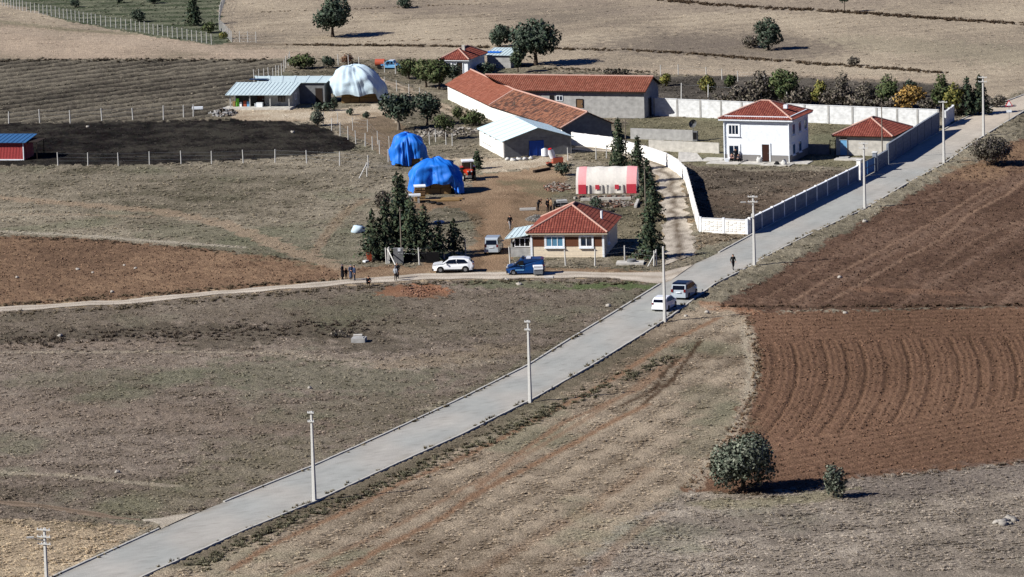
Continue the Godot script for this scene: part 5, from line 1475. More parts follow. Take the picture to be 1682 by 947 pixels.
func fir_crown(h: float, r: float, cols: Array, dens := 1.0, droop := 0.35, start := 0.12) -> ArrayMesh:
	var mb := MB.new()
	var levels := int(h * 2.6)
	for l in levels:
		var t := float(l) / levels
		var y := h * (start + (1.0 - start) * t)
		var rr := r * pow(1.0 - t, 0.8) * rng.randf_range(0.7, 1.12) + 0.12
		var k := int(7 + 5 * (1.0 - t))
		var a0 := rng.randf() * TAU
		for b in k:
			if rng.randf() < 0.08: continue
			var an := a0 + TAU * b / k + rng.randf_range(-0.25, 0.25)
			var dir := Vector3(cos(an), 0, sin(an))
			var len := rr * rng.randf_range(0.65, 1.15)
			var m := int(maxf(3.0, len * 9.0) * dens)
			for i in m:
				var f := (i + rng.randf()) / m
				var p := dir * len * f + Vector3(0, y - droop * len * f * f + rng.randf_range(-0.12, 0.12), 0) + dir.cross(Vector3.UP) * rng.randf_range(-0.22, 0.22) * (1.0 - f * 0.5)
				mb.col = cols[rng.randi() % cols.size()] * rng.randf_range(0.65, 1.25)
				leaf_card(mb, p, (dir + Vector3.UP * 0.5).normalized(), 0.2 * rng.randf_range(0.6, 1.2), 1.25)
	for i in 10: leaf_card(mb, Vector3(0, h * (0.96 + 0.04 * i / 10.0), 0), Vector3.UP, 0.12, 1.2)
	return mb.mesh(M.leaf)

func trunk(root: Node3D, h: float, r: float, m: Material, limbs: Array = [], lean := Vector3.ZERO) -> void:
	var mb := MB.new()
	var p := Vector3(0, -0.15, 0)
	var steps := 4
	for i in steps:
		var q := lean * (float(i + 1) / steps) + Vector3(rng.randf_range(-0.04, 0.04), h * (i + 1) / steps, rng.randf_range(-0.04, 0.04))
		mb.tube(p, q, r * (1.0 - 0.16 * i) * (1.25 if i == 0 else 1.0), r * (1.0 - 0.16 * (i + 1)), 7, false)
		p = q
	for l in limbs: mb.tube(lean * l[0] + Vector3(0, h * l[0], 0), l[1], r * 0.55, r * 0.15, 5, false)
	put("trunk", mb, m, root)

const OAK := [Color(0.048, 0.068, 0.048), Color(0.064, 0.086, 0.060), Color(0.036, 0.052, 0.042), Color(0.085, 0.10, 0.078)]
const GREYOAK := [Color(0.095, 0.112, 0.084), Color(0.13, 0.145, 0.11), Color(0.07, 0.086, 0.068), Color(0.165, 0.175, 0.14)]
const FIR := [Color(0.040, 0.060, 0.038), Color(0.058, 0.078, 0.046), Color(0.028, 0.042, 0.032), Color(0.082, 0.092, 0.058)]
const FRUIT := [Color(0.060, 0.085, 0.035), Color(0.080, 0.095, 0.045), Color(0.045, 0.062, 0.032), Color(0.10, 0.105, 0.055)]
const BRIGHT := [Color(0.075, 0.10, 0.044), Color(0.06, 0.085, 0.042), Color(0.10, 0.115, 0.055)]
const YELLOW := [Color(0.30, 0.19, 0.06), Color(0.25, 0.155, 0.05), Color(0.34, 0.23, 0.08), Color(0.17, 0.12, 0.055)]
const YGREEN := [Color(0.17, 0.17, 0.05), Color(0.12, 0.14, 0.05), Color(0.22, 0.19, 0.06)]
const DRY := [Color(0.12, 0.11, 0.085), Color(0.09, 0.085, 0.066), Color(0.18, 0.155, 0.13), Color(0.07, 0.064, 0.06)]
const REDDRY := [Color(0.17, 0.085, 0.06), Color(0.12, 0.07, 0.05), Color(0.2, 0.12, 0.07)]

func broad(called: String, label: String, at: Vector3, w: float, h: float, cols: Array, o := {}) -> void:
	# w and h are the crown's width and the whole height
	var r := thing(called, label, o.get("cat", "tree"), at, rng.randf() * TAU if not o.get("still", false) else 0.0, o.get("group", ""))
	var th: float = h * o.get("clear", 0.25)
	var ch := h - th
	var blobs: Array = []
	var n: int = o.get("blobs", 6)
	for i in n:
		var an := TAU * i / n + rng.randf_range(-0.4, 0.4)
		var rad := w * 0.5 * rng.randf_range(0.42, 0.68)
		var ring := (w * 0.5 - rad)
		blobs.append([Vector3(cos(an) * ring, th + ch * rng.randf_range(0.3, 0.72), sin(an) * ring), Vector3(rad, minf(rad, ch * 0.46) * rng.randf_range(0.85, 1.1), rad)])
	blobs.append([Vector3(0, th + ch * 0.62, 0), Vector3(w * 0.3, ch * 0.40, w * 0.3)])
	var leaf: float = o.get("leaf", clampf(w * 0.045, 0.14, 0.26))
	var cnt := int(clampf(w * ch * 7.5 / (leaf * leaf) * o.get("dens", 1.0), 700, 12000))
	var limbs: Array = []
	for b in blobs: limbs.append([0.85, b[0] * Vector3(0.8, 0.95, 0.8)])
	trunk(r, th + ch * 0.3, clampf(w * 0.045, 0.05, 0.35), o.get("bark", M.bark), limbs)
	put_mesh("crown", crown(blobs, cnt, leaf, cols, o.get("gap", 0.14), rng.randi() % 900), r)

func bush(label: String, at: Vector3, w: float, h: float, cols: Array, o := {}) -> void:
	var r := thing(o.get("name", "bush"), label, "bush", at, 0.0, o.get("group", ""))
	var blobs: Array = []
	var n: int = o.get("blobs", 5)
	for i in n:
		var an := TAU * i / n + rng.randf_range(-0.4, 0.4)
		var rad := w * rng.randf_range(0.2, 0.32)
		blobs.append([Vector3(cos(an) * (w * 0.5 - rad), h * rng.randf_range(0.35, 0.6), sin(an) * (w * 0.5 - rad) * o.get("deep", 1.0)), Vector3(rad, h * rng.randf_range(0.3, 0.42), rad)])
	blobs.append([Vector3(0, h * 0.55, 0), Vector3(w * 0.3, h * 0.45, w * 0.3 * o.get("deep", 1.0))])
	var leaf: float = o.get("leaf", clampf(w * 0.055, 0.12, 0.2))
	put_mesh("foliage", crown(blobs, int(clampf(w * h * 5.5 / (leaf * leaf) * o.get("dens", 1.0), 400, 9000)), leaf, cols, o.get("gap", 0.12), rng.randi() % 900), r)
	var mb := MB.new()
	for i in 5: mb.tube(Vector3(rng.randf_range(-0.1, 0.1) * w, -0.1, rng.randf_range(-0.1, 0.1) * w), Vector3(rng.randf_range(-0.3, 0.3) * w, h * 0.7, rng.randf_range(-0.3, 0.3) * w), 0.04, 0.015, 5, false)
	put("stem", mb, M.bark, r)

func fir(label: String, at: Vector3, h: float, r: float, o := {}) -> void:
	var t := thing("fir_tree", label, "fir tree", at, rng.randf() * TAU, o.get("group", ""))
	trunk(t, h * 0.92, clampf(h * 0.02, 0.06, 0.2), M.bark)
	put_mesh("crown", fir_crown(h, r * 1.2, FIR, o.get("dens", 1.0), o.get("droop", 0.3), o.get("start", 0.12)), t)

func make_trees() -> void:
	# near right
	broad("oak_tree", "broad round grey-green oak at the lower tip of the ploughed field", Vector3(19.04, 0, 104.83), 5.9, 4.6, GREYOAK, {"clear": 0.09, "leaf": 0.16, "dens": 1.6, "blobs": 9, "gap": 0.3})
	bush("young upright grey-green oak just right of the broad round oak", Vector3(26.51, 0, 108.29), 2.2, 3.0, GREYOAK, {"leaf": 0.14, "dens": 1.0, "gap": 0.1, "name": "oak_sapling"})
	bush("large dry grey-brown bush beside the road near the far fields", Vector3(59.25, 0, -79.24), 5.9, 3.7, DRY, {"leaf": 0.16, "dens": 1.6, "blobs": 9})
	# far fields
	broad("oak_tree", "lone round dark oak on the stubble near the top left of centre", Vector3(-26.68, 0, -235.79), 6.3, 6.2, OAK, {"clear": 0.24, "dens": 1.5, "blobs": 8})
	broad("oak_tree", "largest dark oak standing behind the orange roofed long barn", Vector3(4.45, 0, -192.68), 8.0, 6.4, OAK, {"clear": 0.22, "dens": 1.5, "blobs": 9})
	broad("oak_tree", "smaller dark oak left of the largest oak behind the barns", Vector3(-0.67, 0, -216.52), 3.9, 3.5, OAK, {"clear": 0.12, "dens": 1.3})
	broad("field_tree", "ragged dark tree on the grey mound in the far stubble", Vector3(39.15, 0, -202.76), 4.6, 4.9, OAK, {"clear": 0.06, "dens": 1.1, "gap": 0.08})
	bush("grey dry scrub at the foot of the ragged mound tree", Vector3(37.00, 0, -206.34), 4.0, 2.0, DRY, {"dens": 0.8})
	broad("field_tree", "slim dark tree cut by the top edge on the far field line", Vector3(53.93, 0, -249.18), 1.9, 4.0, OAK, {"clear": 0.3})
	bush("dark bush near the top edge right of the lone oak", Vector3(-16.16, 0, -274.09), 2.8, 1.9, OAK)
	bush("brown bush standing on the weedy strip in the far stubble", Vector3(50.17, 0, -180.90), 2.0, 1.5, DRY)
	# sapling orchard upper left
	fir("tall dark fir at the right corner of the sapling orchard", Vector3(-49.63, 0, -257.50), 5.4, 1.35, {"dens": 1.2})
	bush("bush with yellowing tips beside the tall orchard fir", Vector3(-46.46, 0, -246.58), 2.9, 1.9, FRUIT, {"dens": 0.8})
	bush("yellow-brown shrub at the orchard fence corner", Vector3(-43.75, 0, -237.69), 1.8, 1.2, YGREEN, {"dens": 0.7})
	for e in [[Vector3(-59.06, 0, -265.12), 2.6, 2.2, "rounded young tree in the middle of the sapling orchard"], [Vector3(-71.43, 0, -289.84), 1.9, 1.5, "leftmost small tree of the sapling orchard"], [Vector3(-64.36, 0, -294.41), 1.5, 1.4, "small orchard tree at the top edge left of its neighbour"], [Vector3(-58.56, 0, -291.91), 2.9, 1.8, "wider orchard tree at the top edge"]]:
		bush(e[3], e[0], e[1], e[2], OAK)
	# round the cottage and the white haystack
	bush("wide green and yellow bush above the cottage", Vector3(-30.00, 0, -196.63), 5.0, 2.4, FRUIT, {"blobs": 7, "deep": 0.6})
	bush("smaller dark bush right of the wide green and yellow bush", Vector3(-26.04, 0, -196.40), 2.3, 1.9, OAK)
	bush("reddish yellow dry bush between posts above the white haystack", Vector3(-23.39, 0, -200.90), 2.3, 1.6, REDDRY, {"dens": 0.8})
	bush("dark shrub behind the white covered haystack", Vector3(-20.16, 0, -187.79), 2.4, 1.4, OAK)
	bush("dark low hedge in front of the cottage annex", Vector3(-25.12, 0, -148.63), 3.6, 1.3, OAK, {"deep": 0.5, "name": "hedge"})
	bush("narrow upright shrub left of the white haystack", Vector3(-23.60, 0, -148.29), 1.1, 2.3, OAK)
	bush("grey-green rounded shrub at the corner of the burnt field", Vector3(-25.49, 0, -133.25), 2.3, 2.4, GREYOAK, {"dens": 0.9})
	bush("small dark bush on the track below the white haystack", Vector3(-21.37, 0, -143.39), 1.2, 1.0, OAK)
	bush("small dark bush right of its twin below the white haystack", Vector3(-19.03, 0, -139.76), 1.2, 1.0, OAK)
	broad("fruit_tree", "leaning fruit tree with pale trunk above the rear blue stack", Vector3(-14.42, 0, -127.23), 5.4, 4.9, OAK, {"clear": 0.28, "bark": M.palebark})
	broad("fruit_tree", "dense dark fruit tree left of the metal roofed barn, rear of two", Vector3(-10.66, 0, -130.60), 4.0, 4.6, OAK, {"clear": 0.12})
	broad("fruit_tree", "thin leafed fruit tree just left of the metal roofed barn", Vector3(-8.17, 0, -116.50), 3.3, 3.5, FRUIT, {"clear": 0.3, "dens": 0.7, "gap": 0.02})
	bush("green bush at the foot of the long white barn wall", Vector3(-4.55, 0, -129.25), 4.2, 2.3, FRUIT)
	bush("low green weeds on the white barn wall", Vector3(1.56, 0, -131.53), 2.4, 1.0, FRUIT, {"dens": 0.6})
	bush("leafy bush beside the lower end of the farm track", Vector3(-6.62, 0, -135.78), 1.8, 1.9, FRUIT)
	for e in [[Vector3(-13.93, 0, -180.66), 3.8, 3.0, "dark tree at the left end of the garden row by the back house"], [Vector3(-11.35, 0, -171.09), 4.4, 4.0, "second tall dark tree in the garden row by the back house"], [Vector3(-9.41, 0, -167.93), 4.0, 4.6, "tallest dark tree in the garden row left of the back house"], [Vector3(-7.59, 0, -177.77), 2.8, 2.3, "shrub before the white wall of the back house"]]:
		broad("garden_tree", e[3], e[0], e[1], e[2], FRUIT if e[1] > 3.0 else OAK, {"clear": 0.08})
	broad("garden_tree", "dark upright tree hiding the lean-to beside the back house", Vector3(1.81, 0, -184.68), 2.6, 4.0, FIR, {"clear": 0.06})
	bush("dark shrub before the lean-to of the back house", Vector3(-2.69, 0, -184.34), 3.6, 1.7, OAK)
	bush("grey-green shrub at the right corner of the back house", Vector3(-5.17, 0, -185.64), 1.9, 1.8, FRUIT)
	bush("scrub behind the roof of the orange long barn", Vector3(15.88, 0, -179.20), 4.4, 0.9, DRY, {"deep": 0.5})
	# firs left of the yard
	for e in [[Vector3(-15.26, 0, -19.99), 6.0, 1.7, "leftmost fir of the dark clump beside the farmyard"], [Vector3(-13.85, 0, -20.56), 7.0, 1.9, "bushy fir second from left in the dark clump"], [Vector3(-12.40, 0, -21.95), 9.8, 2.3, "tallest fir in the middle of the dark clump"], [Vector3(-10.95, 0, -20.45), 7.2, 2.0, "fir right of the tallest one in the dark clump"], [Vector3(-9.53, 0, -20.19), 6.3, 1.8, "right-hand fir ending the dark clump"], [Vector3(-7.92, 0, -20.31), 4.5, 1.55, "open branched small fir left of its pair above the white car"], [Vector3(-6.31, 0, -21.67), 4.4, 1.5, "small fir right of its pair above the white car"]]:
		fir(e[3], e[0], e[1], e[2], {"start": 0.24, "dens": 0.62, "droop": 0.45})
	fir("slender dark fir at the back of the left clump near the blue stacks", Vector3(-12.39, 0, -44.45), 6.2, 1.5)
	bush("brown leafless bush at the upper left of the fir clump", Vector3(-15.04, 0, -59.30), 2.3, 2.2, DRY)
	fir("small fir beside the orange tractor in the yard", Vector3(-3.89, 0, -89.12), 2.5, 0.75, {"dens": 1.3})
	# firs along the lane
	for e in [[Vector3(13.69, 0, -83.41), 6.7, 1.5, "tall fir beside the lane behind the striped tent"], [Vector3(15.71, 0, -73.26), 5.8, 1.6, "fir by the white wall bend, right of the tall rear fir"], [Vector3(16.43, 0, -59.34), 5.0, 1.4, "slim fir in the lane row beside the striped tent"], [Vector3(16.47, 0, -43.47), 5.2, 1.45, "middle fir of the row along the stony lane"], [Vector3(15.22, 0, -16.92), 5.4, 1.95, "big lowest fir of the lane row at the road corner"]]:
		fir(e[3], e[0], e[1], e[2])
	bush("leafy bush among rubble in front of the striped tent", Vector3(10.09, 0, -50.66), 1.5, 2.1, OAK, {"dens": 0.8})
	bush("dark green bush left of the striped tent", Vector3(6.72, 0, -81.20), 2.3, 1.7, OAK)
	bush("grey scrub at the foot of the lowest lane fir", Vector3(14.22, 0, -17.10), 1.8, 1.1, DRY)
	bush("rubbly weeds between the lane firs and the lane", Vector3(16.15, 0, -20.48), 1.6, 1.0, DRY)
	# orchard behind the white wall
	for e in [[Vector3(22.43, 0, -164.55), 1.8, 1.5, YGREEN, "yellow-green bush at the left end of the orchard strip"], [Vector3(27.54, 0, -148.84), 2.3, 2.9, YGREEN, "yellow and green tree leftmost behind the white wall"], [Vector3(31.24, 0, -159.14), 1.8, 1.9, FRUIT, "small green tree at the back of the orchard strip"], [Vector3(31.55, 0, -142.18), 3.0, 2.4, DRY, "brown leafless tree behind the white wall"], [Vector3(34.37, 0, -140.90), 3.6, 4.2, DRY, "tall half bare tree in the orchard row"], [Vector3(37.52, 0, -139.56), 3.9, 4.4, BRIGHT, "tall green tree in the middle of the orchard row"], [Vector3(40.36, 0, -138.92), 2.6, 2.4, DRY, "low brown tree right of the tall green orchard tree"], [Vector3(42.27, 0, -137.86), 2.3, 3.2, YGREEN, "yellow-green tree near the centre of the orchard row"], [Vector3(45.30, 0, -136.54), 3.0, 4.2, DRY, "tallest bare grey tree in the orchard row"], [Vector3(48.24, 0, -135.26), 2.8, 3.2, DRY, "grey bare tree right of the tallest bare orchard tree"], [Vector3(51.09, 0, -133.99), 3.1, 4.1, BRIGHT, "green upright tree left of the yellow tree"], [Vector3(55.04, 0, -144.48), 1.9, 2.2, OAK, "dark tree behind the yellow tree"], [Vector3(53.95, 0, -132.10), 4.0, 2.8, YELLOW, "bright yellow autumn tree behind the white wall"], [Vector3(57.93, 0, -129.36), 2.8, 4.4, FRUIT, "green tree right of the yellow tree at the wall end"], [Vector3(59.12, 0, -124.82), 2.6, 3.9, YGREEN, "yellowish tree beside the end of the white wall"]]:
		broad("orchard_tree", e[4], e[0], e[1] * 1.15, e[2] * 1.15, e[3], {"clear": 0.04, "dens": 0.8 if e[3] == DRY else 1.0, "gap": 0.1})
	for e in [[Vector3(60.91, 0, -125.03), 5.2, 1.7, "dark fir left of its twin at the far road bend"], [Vector3(62.55, 0, -125.27), 5.4, 1.6, "dark fir beside the farthest concrete pole"]]:
		fir(e[3], e[0], e[1], e[2], {"dens": 1.2})
	bush("brown shrubs on the roadside beyond the farthest pole", Vector3(65.84, 0, -131.90), 2.6, 1.7, DRY)
	bush("brown low thicket under the orchard trees behind the wall", Vector3(49.72, 0, -134.30), 9.0, 1.9, DRY, {"deep": 0.4, "blobs": 9})
	bush("dark low thicket left in the orchard strip behind the wall", Vector3(32.87, 0, -140.61), 8.0, 1.7, DRY, {"deep": 0.4, "blobs": 8})
	for e in [[Vector3(29.13, 0, -145.27), 4.0, 1.3, "low brown scrub right of the leftmost orchard tree"], [Vector3(35.95, 0, -142.44), 3.4, 2.2, "brown scrub between the tall half bare and the tall green orchard trees"], [Vector3(39.07, 0, -137.95), 3.6, 2.6, "grey scrub right behind the tall green orchard tree"], [Vector3(43.64, 0, -136.29), 3.4, 2.8, "grey brown scrub left of the tallest bare orchard tree"], [Vector3(46.78, 0, -134.34), 3.2, 2.4, "dark scrub between the two bare grey orchard trees"], [Vector3(52.35, 0, -132.47), 2.6, 2.2, "brown scrub left at the foot of the yellow tree"], [Vector3(56.24, 0, -130.36), 3.2, 1.9, "grey brown scrub right at the foot of the yellow tree"], [Vector3(60.06, 0, -124.61), 2.4, 2.6, "dark undergrowth left of the twin firs at the road bend"]]:
		bush(e[3], e[0], e[1], e[2], DRY, {"deep": 0.6, "blobs": 6})
	# small dark things in the near grass
	bush("small leafless weed clump by the concrete block in the meadow", Vector3(-17.66, 0, 25.81), 2.2, 0.7, DRY, {"dens": 0.6})

# ---------------------------------------------------------------- vehicles
# prof: closed side outline from the front bottom, over the roof, to the rear bottom and back under; x grows to the front
func car(label: String, category: String, called: String, at: Vector3, turn: float, len: float, hw: float, body: Material, o: Dictionary) -> Node3D:
	var r := thing(called, label, category, at, turn)
	var belt: float = o.belt
	var top: float = o.top
	var inset: float = o.get("inset", 0.16)
	var wr: float = o.get("wr", 0.33)
	var wx: Array = o.wx
	var up: Array = o.up                                      # outline points above the sill, from nose bottom over the roof to the tail bottom
	var out: Array[Vector2] = []
	for p in up: out.append(p)
	var sill: float = o.get("sill", 0.24)
	for x in [wx[1], wx[0]]:                                  # wheel arches, rear then front
		for k in 9:
			var a := PI - PI * k / 8.0
			out.append(Vector2(x + cos(a) * (wr + 0.07), sill + sin(a) * (wr + 0.12)))
	var half := func(p: Vector2) -> float:
		var w := hw
		if p.y > belt: w -= inset * (p.y - belt) / (top - belt)
		var ex := maxf(0.0, absf(p.x) - (len * 0.5 - 0.5)) / 0.5
		return w - 0.16 * ex * ex
	var poly := PackedVector2Array(out)
	var ix := Geometry2D.triangulate_polygon(poly)
	var mb := MB.new()
	for k in range(0, ix.size(), 3):
		var a := poly[ix[k]]
		var b := poly[ix[k + 1]]
		var c := poly[ix[k + 2]]
		if (b - a).cross(c - a) < 0.0:
			var t := b
			b = c; c = t
		mb.tri(Vector3(a.x, a.y, half.call(a)), Vector3(b.x, b.y, half.call(b)), Vector3(c.x, c.y, half.call(c)))
		mb.tri(Vector3(a.x, a.y, -half.call(a)), Vector3(c.x, c.y, -half.call(c)), Vector3(b.x, b.y, -half.call(b)))
	for k in poly.size():
		var a := poly[k]
		var b := poly[(k + 1) % poly.size()]
		var ha: float = half.call(a)
		var hb: float = half.call(b)
		mb.quad(Vector3(a.x, a.y, ha), Vector3(a.x, a.y, -ha), Vector3(b.x, b.y, -hb), Vector3(b.x, b.y, hb))
	var bo := put("body", mb, body, r)
	if o.has("roof"):                                         # roof skin in another colour
		var rm := MB.new()
		var q: Array = o.roof
		for k in q.size() - 1:
			var a: Vector2 = q[k]
			var b: Vector2 = q[k + 1]
			rm.quad(Vector3(a.x, a.y + 0.015, half.call(a) - 0.02), Vector3(a.x, a.y + 0.015, -half.call(a) + 0.02), Vector3(b.x, b.y + 0.015, -half.call(b) + 0.02), Vector3(b.x, b.y + 0.015, half.call(b) - 0.02))
		put("roof", rm, M[o.roofmat], r)
	for w in o.side:                                          # side windows, both sides
		for s in [1.0, -1.0]:
			var g := MB.new()
			var pl := PackedVector2Array(w)
			var t := Geometry2D.triangulate_polygon(pl)
			for k in range(0, t.size(), 3):
				var v: Array[Vector3] = []
				for e in 3:
					var p := pl[t[k + e]]
					v.append(Vector3(p.x, p.y, s * (half.call(p) + 0.012)))
				g.tri(v[0], v[1], v[2])
			put("side_window", g, M.carglass, r)
	for w in o.ends:                                          # [lower point, upper point, width share, name]
		var g := MB.new()
		var a: Vector2 = w[0]
		var b: Vector2 = w[1]
		var n2 := Vector2(b.y - a.y, a.x - b.x).normalized() * 0.014
		if n2.x * a.x < 0.0: n2 = -n2
		var ha: float = half.call(a) * w[2]
		var hb: float = half.call(b) * w[2]
		a += n2; b += n2
		g.quad(Vector3(a.x, a.y, ha), Vector3(a.x, a.y, -ha), Vector3(b.x, b.y, -hb), Vector3(b.x, b.y, hb))
		put(w[3], g, M.carglass, r)
	for x in wx:
		for s in [1.0, -1.0]:
			var t := MB.new()
			t.tube(Vector3(x, wr, s * (hw - 0.2)), Vector3(x, wr, s * (hw + 0.01)), wr, wr, 18)
			var wheel := put("wheel", t, M.rubber, r)
			t = MB.new()
			t.tube(Vector3(x, wr, s * (hw - 0.01)), Vector3(x, wr, s * (hw + 0.03)), wr * 0.62, wr * 0.5, 12)
			put("rim", t, M.rim, wheel)
	var f := len * 0.5
	for s in [1.0, -1.0]:
		part_box(r, "headlight", Vector3(f - 0.12, o.get("lamp_y", belt - 0.18), s * (hw - 0.3)), Vector3(0.22, 0.14, 0.34), M.clearlamp)
		part_box(r, "tail_light", Vector3(-f + 0.04, o.get("tail_y", belt - 0.05), s * (hw - 0.22)), Vector3(0.12, o.get("tail_h", 0.18), 0.2), M.redlamp)
		part_box(r, "mirror", Vector3(o.get("mirror_x", 0.75), belt + 0.08, s * (hw + 0.1)), Vector3(0.1, 0.14, 0.2), body)
	part_box(r, "front_bumper", Vector3(f - 0.06, 0.38, 0), Vector3(0.16, 0.26, hw * 1.75), o.get("bumper", body))
	part_box(r, "rear_bumper", Vector3(-f + 0.05, 0.42, 0), Vector3(0.16, 0.26, hw * 1.75), o.get("bumper", body))
	part_box(r, "number_plate", Vector3(-f - 0.04, o.get("plate_y", 0.75), 0), Vector3(0.03, 0.12, 0.5), M.white)
	return r

func V2(a: Array) -> Array:
	var o: Array = []
	for i in range(0, a.size(), 2): o.append(Vector2(a[i], a[i + 1]))
	return o

func make_vehicles() -> void:
	var suv := {"belt": 1.0, "top": 1.62, "inset": 0.2, "wr": 0.36, "wx": [1.36, -1.36], "sill": 0.3, "bumper": M.carblack,
		"up": V2([2.2, 0.3, 2.24, 0.75, 2.1, 0.95, 1.2, 1.06, 0.45, 1.53, 0.0, 1.63, -1.2, 1.6, -1.75, 1.48, -2.1, 1.06, -2.22, 0.9, -2.2, 0.32]),
		"side": [V2([0.95, 1.08, 0.42, 1.44, -0.35, 1.5, -0.35, 1.06]), V2([-0.42, 1.06, -0.42, 1.5, -1.25, 1.46, -1.6, 1.16, -1.5, 1.08])],
		"ends": [[Vector2(1.15, 1.09), Vector2(0.5, 1.5), 0.88, "windscreen"], [Vector2(-2.05, 1.12), Vector2(-1.8, 1.42), 0.85, "rear_window"]]}
	var c := car("white sport utility car parked along the dirt track under the firs", "car", "white_car", Vector3(-6.31, 0, -11.89), PI - 0.05, 4.45, 0.9, M.carwhite, suv)
	for s in [1.0, -1.0]: part_box(c, "sill_trim", Vector3(0, 0.36, s * 0.905), Vector3(1.9, 0.14, 0.03), M.carblack)
	var van := {"belt": 1.1, "top": 1.82, "inset": 0.05, "wr": 0.32, "wx": [1.28, -1.25], "sill": 0.26, "bumper": M.carblack,
		"up": V2([2.05, 0.28, 2.1, 0.72, 1.95, 0.98, 1.3, 1.14, 0.62, 1.68, 0.3, 1.78, -1.7, 1.82, -1.98, 1.7, -2.06, 1.05, -2.06, 0.3]),
		"side": [V2([1.15, 1.16, 0.66, 1.58, 0.2, 1.62, 0.2, 1.14])],
		"ends": [[Vector2(1.26, 1.17), Vector2(0.66, 1.65), 0.9, "windscreen"], [Vector2(-2.05, 1.15), Vector2(-2.0, 1.62), 0.8, "rear_window"]]}
	c = car("dark blue van with light bar parked on the track before the farmhouse", "van", "blue_van", Vector3(1.56, 0, -8.89), PI - 0.08, 4.1, 0.88, M.carblue, van)
	part_box(c, "light_bar", Vector3(0.25, 1.88, 0), Vector3(0.3, 0.14, 1.1), M.carblack)
	part_box(c, "roof_box", Vector3(-0.35, 1.86, 0.0), Vector3(0.5, 0.1, 1.2), M.carwhite)
	for s in [1.0, -1.0]:
		part_box(c, "door_panel", Vector3(0.62, 0.72, s * 0.885), Vector3(0.9, 0.5, 0.02), M.carblue)
		part_box(c, "light_stripe", Vector3(0.6, 0.62, s * 0.9), Vector3(0.95, 0.12, 0.015), M.carlightblue)
		part_box(c, "window_edge", Vector3(0.42, 1.1, s * 0.9), Vector3(0.6, 0.05, 0.02), M.carlightblue)
	var mini := {"belt": 1.05, "top": 1.86, "inset": 0.14, "wr": 0.33, "wx": [1.35, -1.3], "sill": 0.26, "bumper": M.carsilver, "plate_y": 0.85, "tail_h": 0.3,
		"up": V2([2.15, 0.28, 2.2, 0.72, 2.05, 0.98, 1.4, 1.12, 0.7, 1.7, 0.35, 1.83, -1.7, 1.86, -2.02, 1.72, -2.15, 1.0, -2.15, 0.3]),
		"side": [V2([1.2, 1.14, 0.72, 1.6, 0.15, 1.64, 0.15, 1.12]), V2([0.06, 1.12, 0.06, 1.65, -0.85, 1.65, -0.85, 1.12]), V2([-0.94, 1.12, -0.94, 1.65, -1.75, 1.62, -1.85, 1.14])],
		"ends": [[Vector2(1.36, 1.15), Vector2(0.74, 1.67), 0.9, "windscreen"], [Vector2(-2.13, 1.12), Vector2(-2.05, 1.62), 0.84, "rear_window"]]}
	car("pale silver van parked in the yard left of the farmhouse porch", "van", "silver_van", Vector3(-1.91, 0, -24.63), PI * 0.5 - 0.12, 4.3, 0.88, M.carsilver, mini)
	var m2 := mini.duplicate()
	m2["top"] = 1.74
	m2["up"] = V2([2.15, 0.28, 2.2, 0.72, 2.05, 0.96, 1.4, 1.1, 0.6, 1.6, 0.2, 1.72, -1.5, 1.74, -1.95, 1.6, -2.15, 1.0, -2.15, 0.3])
	m2["ends"] = [[Vector2(1.36, 1.13), Vector2(0.64, 1.57), 0.9, "windscreen"], [Vector2(-2.13, 1.1), Vector2(-1.99, 1.52), 0.84, "rear_window"]]
	m2["side"] = [V2([1.2, 1.12, 0.66, 1.5, 0.15, 1.56, 0.15, 1.1]), V2([0.06, 1.1, 0.06, 1.56, -0.85, 1.56, -0.85, 1.1]), V2([-0.94, 1.1, -0.94, 1.56, -1.65, 1.52, -1.85, 1.14])]
	m2["roof"] = V2([0.6, 1.6, 0.2, 1.72, -1.5, 1.74, -1.9, 1.62]); m2["roofmat"] = "carblack"
	car("silver people carrier with black roof stopped on the road", "car", "people_carrier", Vector3(18.00, 0, 8.25), PI * 0.5 - 0.33, 4.4, 0.9, M.carsilver, m2)
	var hat := {"belt": 0.92, "top": 1.46, "inset": 0.2, "wr": 0.31, "wx": [1.25, -1.2], "sill": 0.24, "plate_y": 0.62,
		"up": V2([1.95, 0.26, 2.0, 0.62, 1.85, 0.82, 1.1, 0.95, 0.4, 1.38, 0.0, 1.46, -1.2, 1.42, -1.65, 1.28, -1.95, 0.95, -2.0, 0.5, -1.98, 0.28]),
		"side": [V2([0.95, 0.97, 0.4, 1.3, -0.25, 1.36, -0.25, 0.95]), V2([-0.33, 0.95, -0.33, 1.36, -1.1, 1.32, -1.5, 1.05])],
		"ends": [[Vector2(1.06, 0.98), Vector2(0.44, 1.36), 0.88, "windscreen"], [Vector2(-1.92, 0.99), Vector2(-1.68, 1.26), 0.84, "rear_window"]]}
	car("white hatchback stopped on the road behind the bare concrete pole", "car", "white_hatchback", Vector3(15.64, 0, 15.19), PI * 0.5 - 0.33, 3.95, 0.86, M.carwhite, hat)
	# far pickup and its red tank
	var pk := {"belt": 0.95, "top": 1.6, "inset": 0.16, "wr": 0.35, "wx": [1.4, -1.35], "sill": 0.3,
		"up": V2([2.2, 0.32, 2.25, 0.75, 2.05, 0.95, 1.2, 1.02, 0.6, 1.55, 0.2, 1.62, -0.6, 1.6, -0.75, 1.0, -2.2, 1.0, -2.25, 0.35]),
		"side": [V2([0.95, 1.04, 0.58, 1.45, 0.0, 1.5, 0.0, 1.0]), V2([-0.08, 1.0, -0.08, 1.5, -0.55, 1.48, -0.62, 1.02])],
		"ends": [[Vector2(1.16, 1.05), Vector2(0.64, 1.5), 0.88, "windscreen"]]}
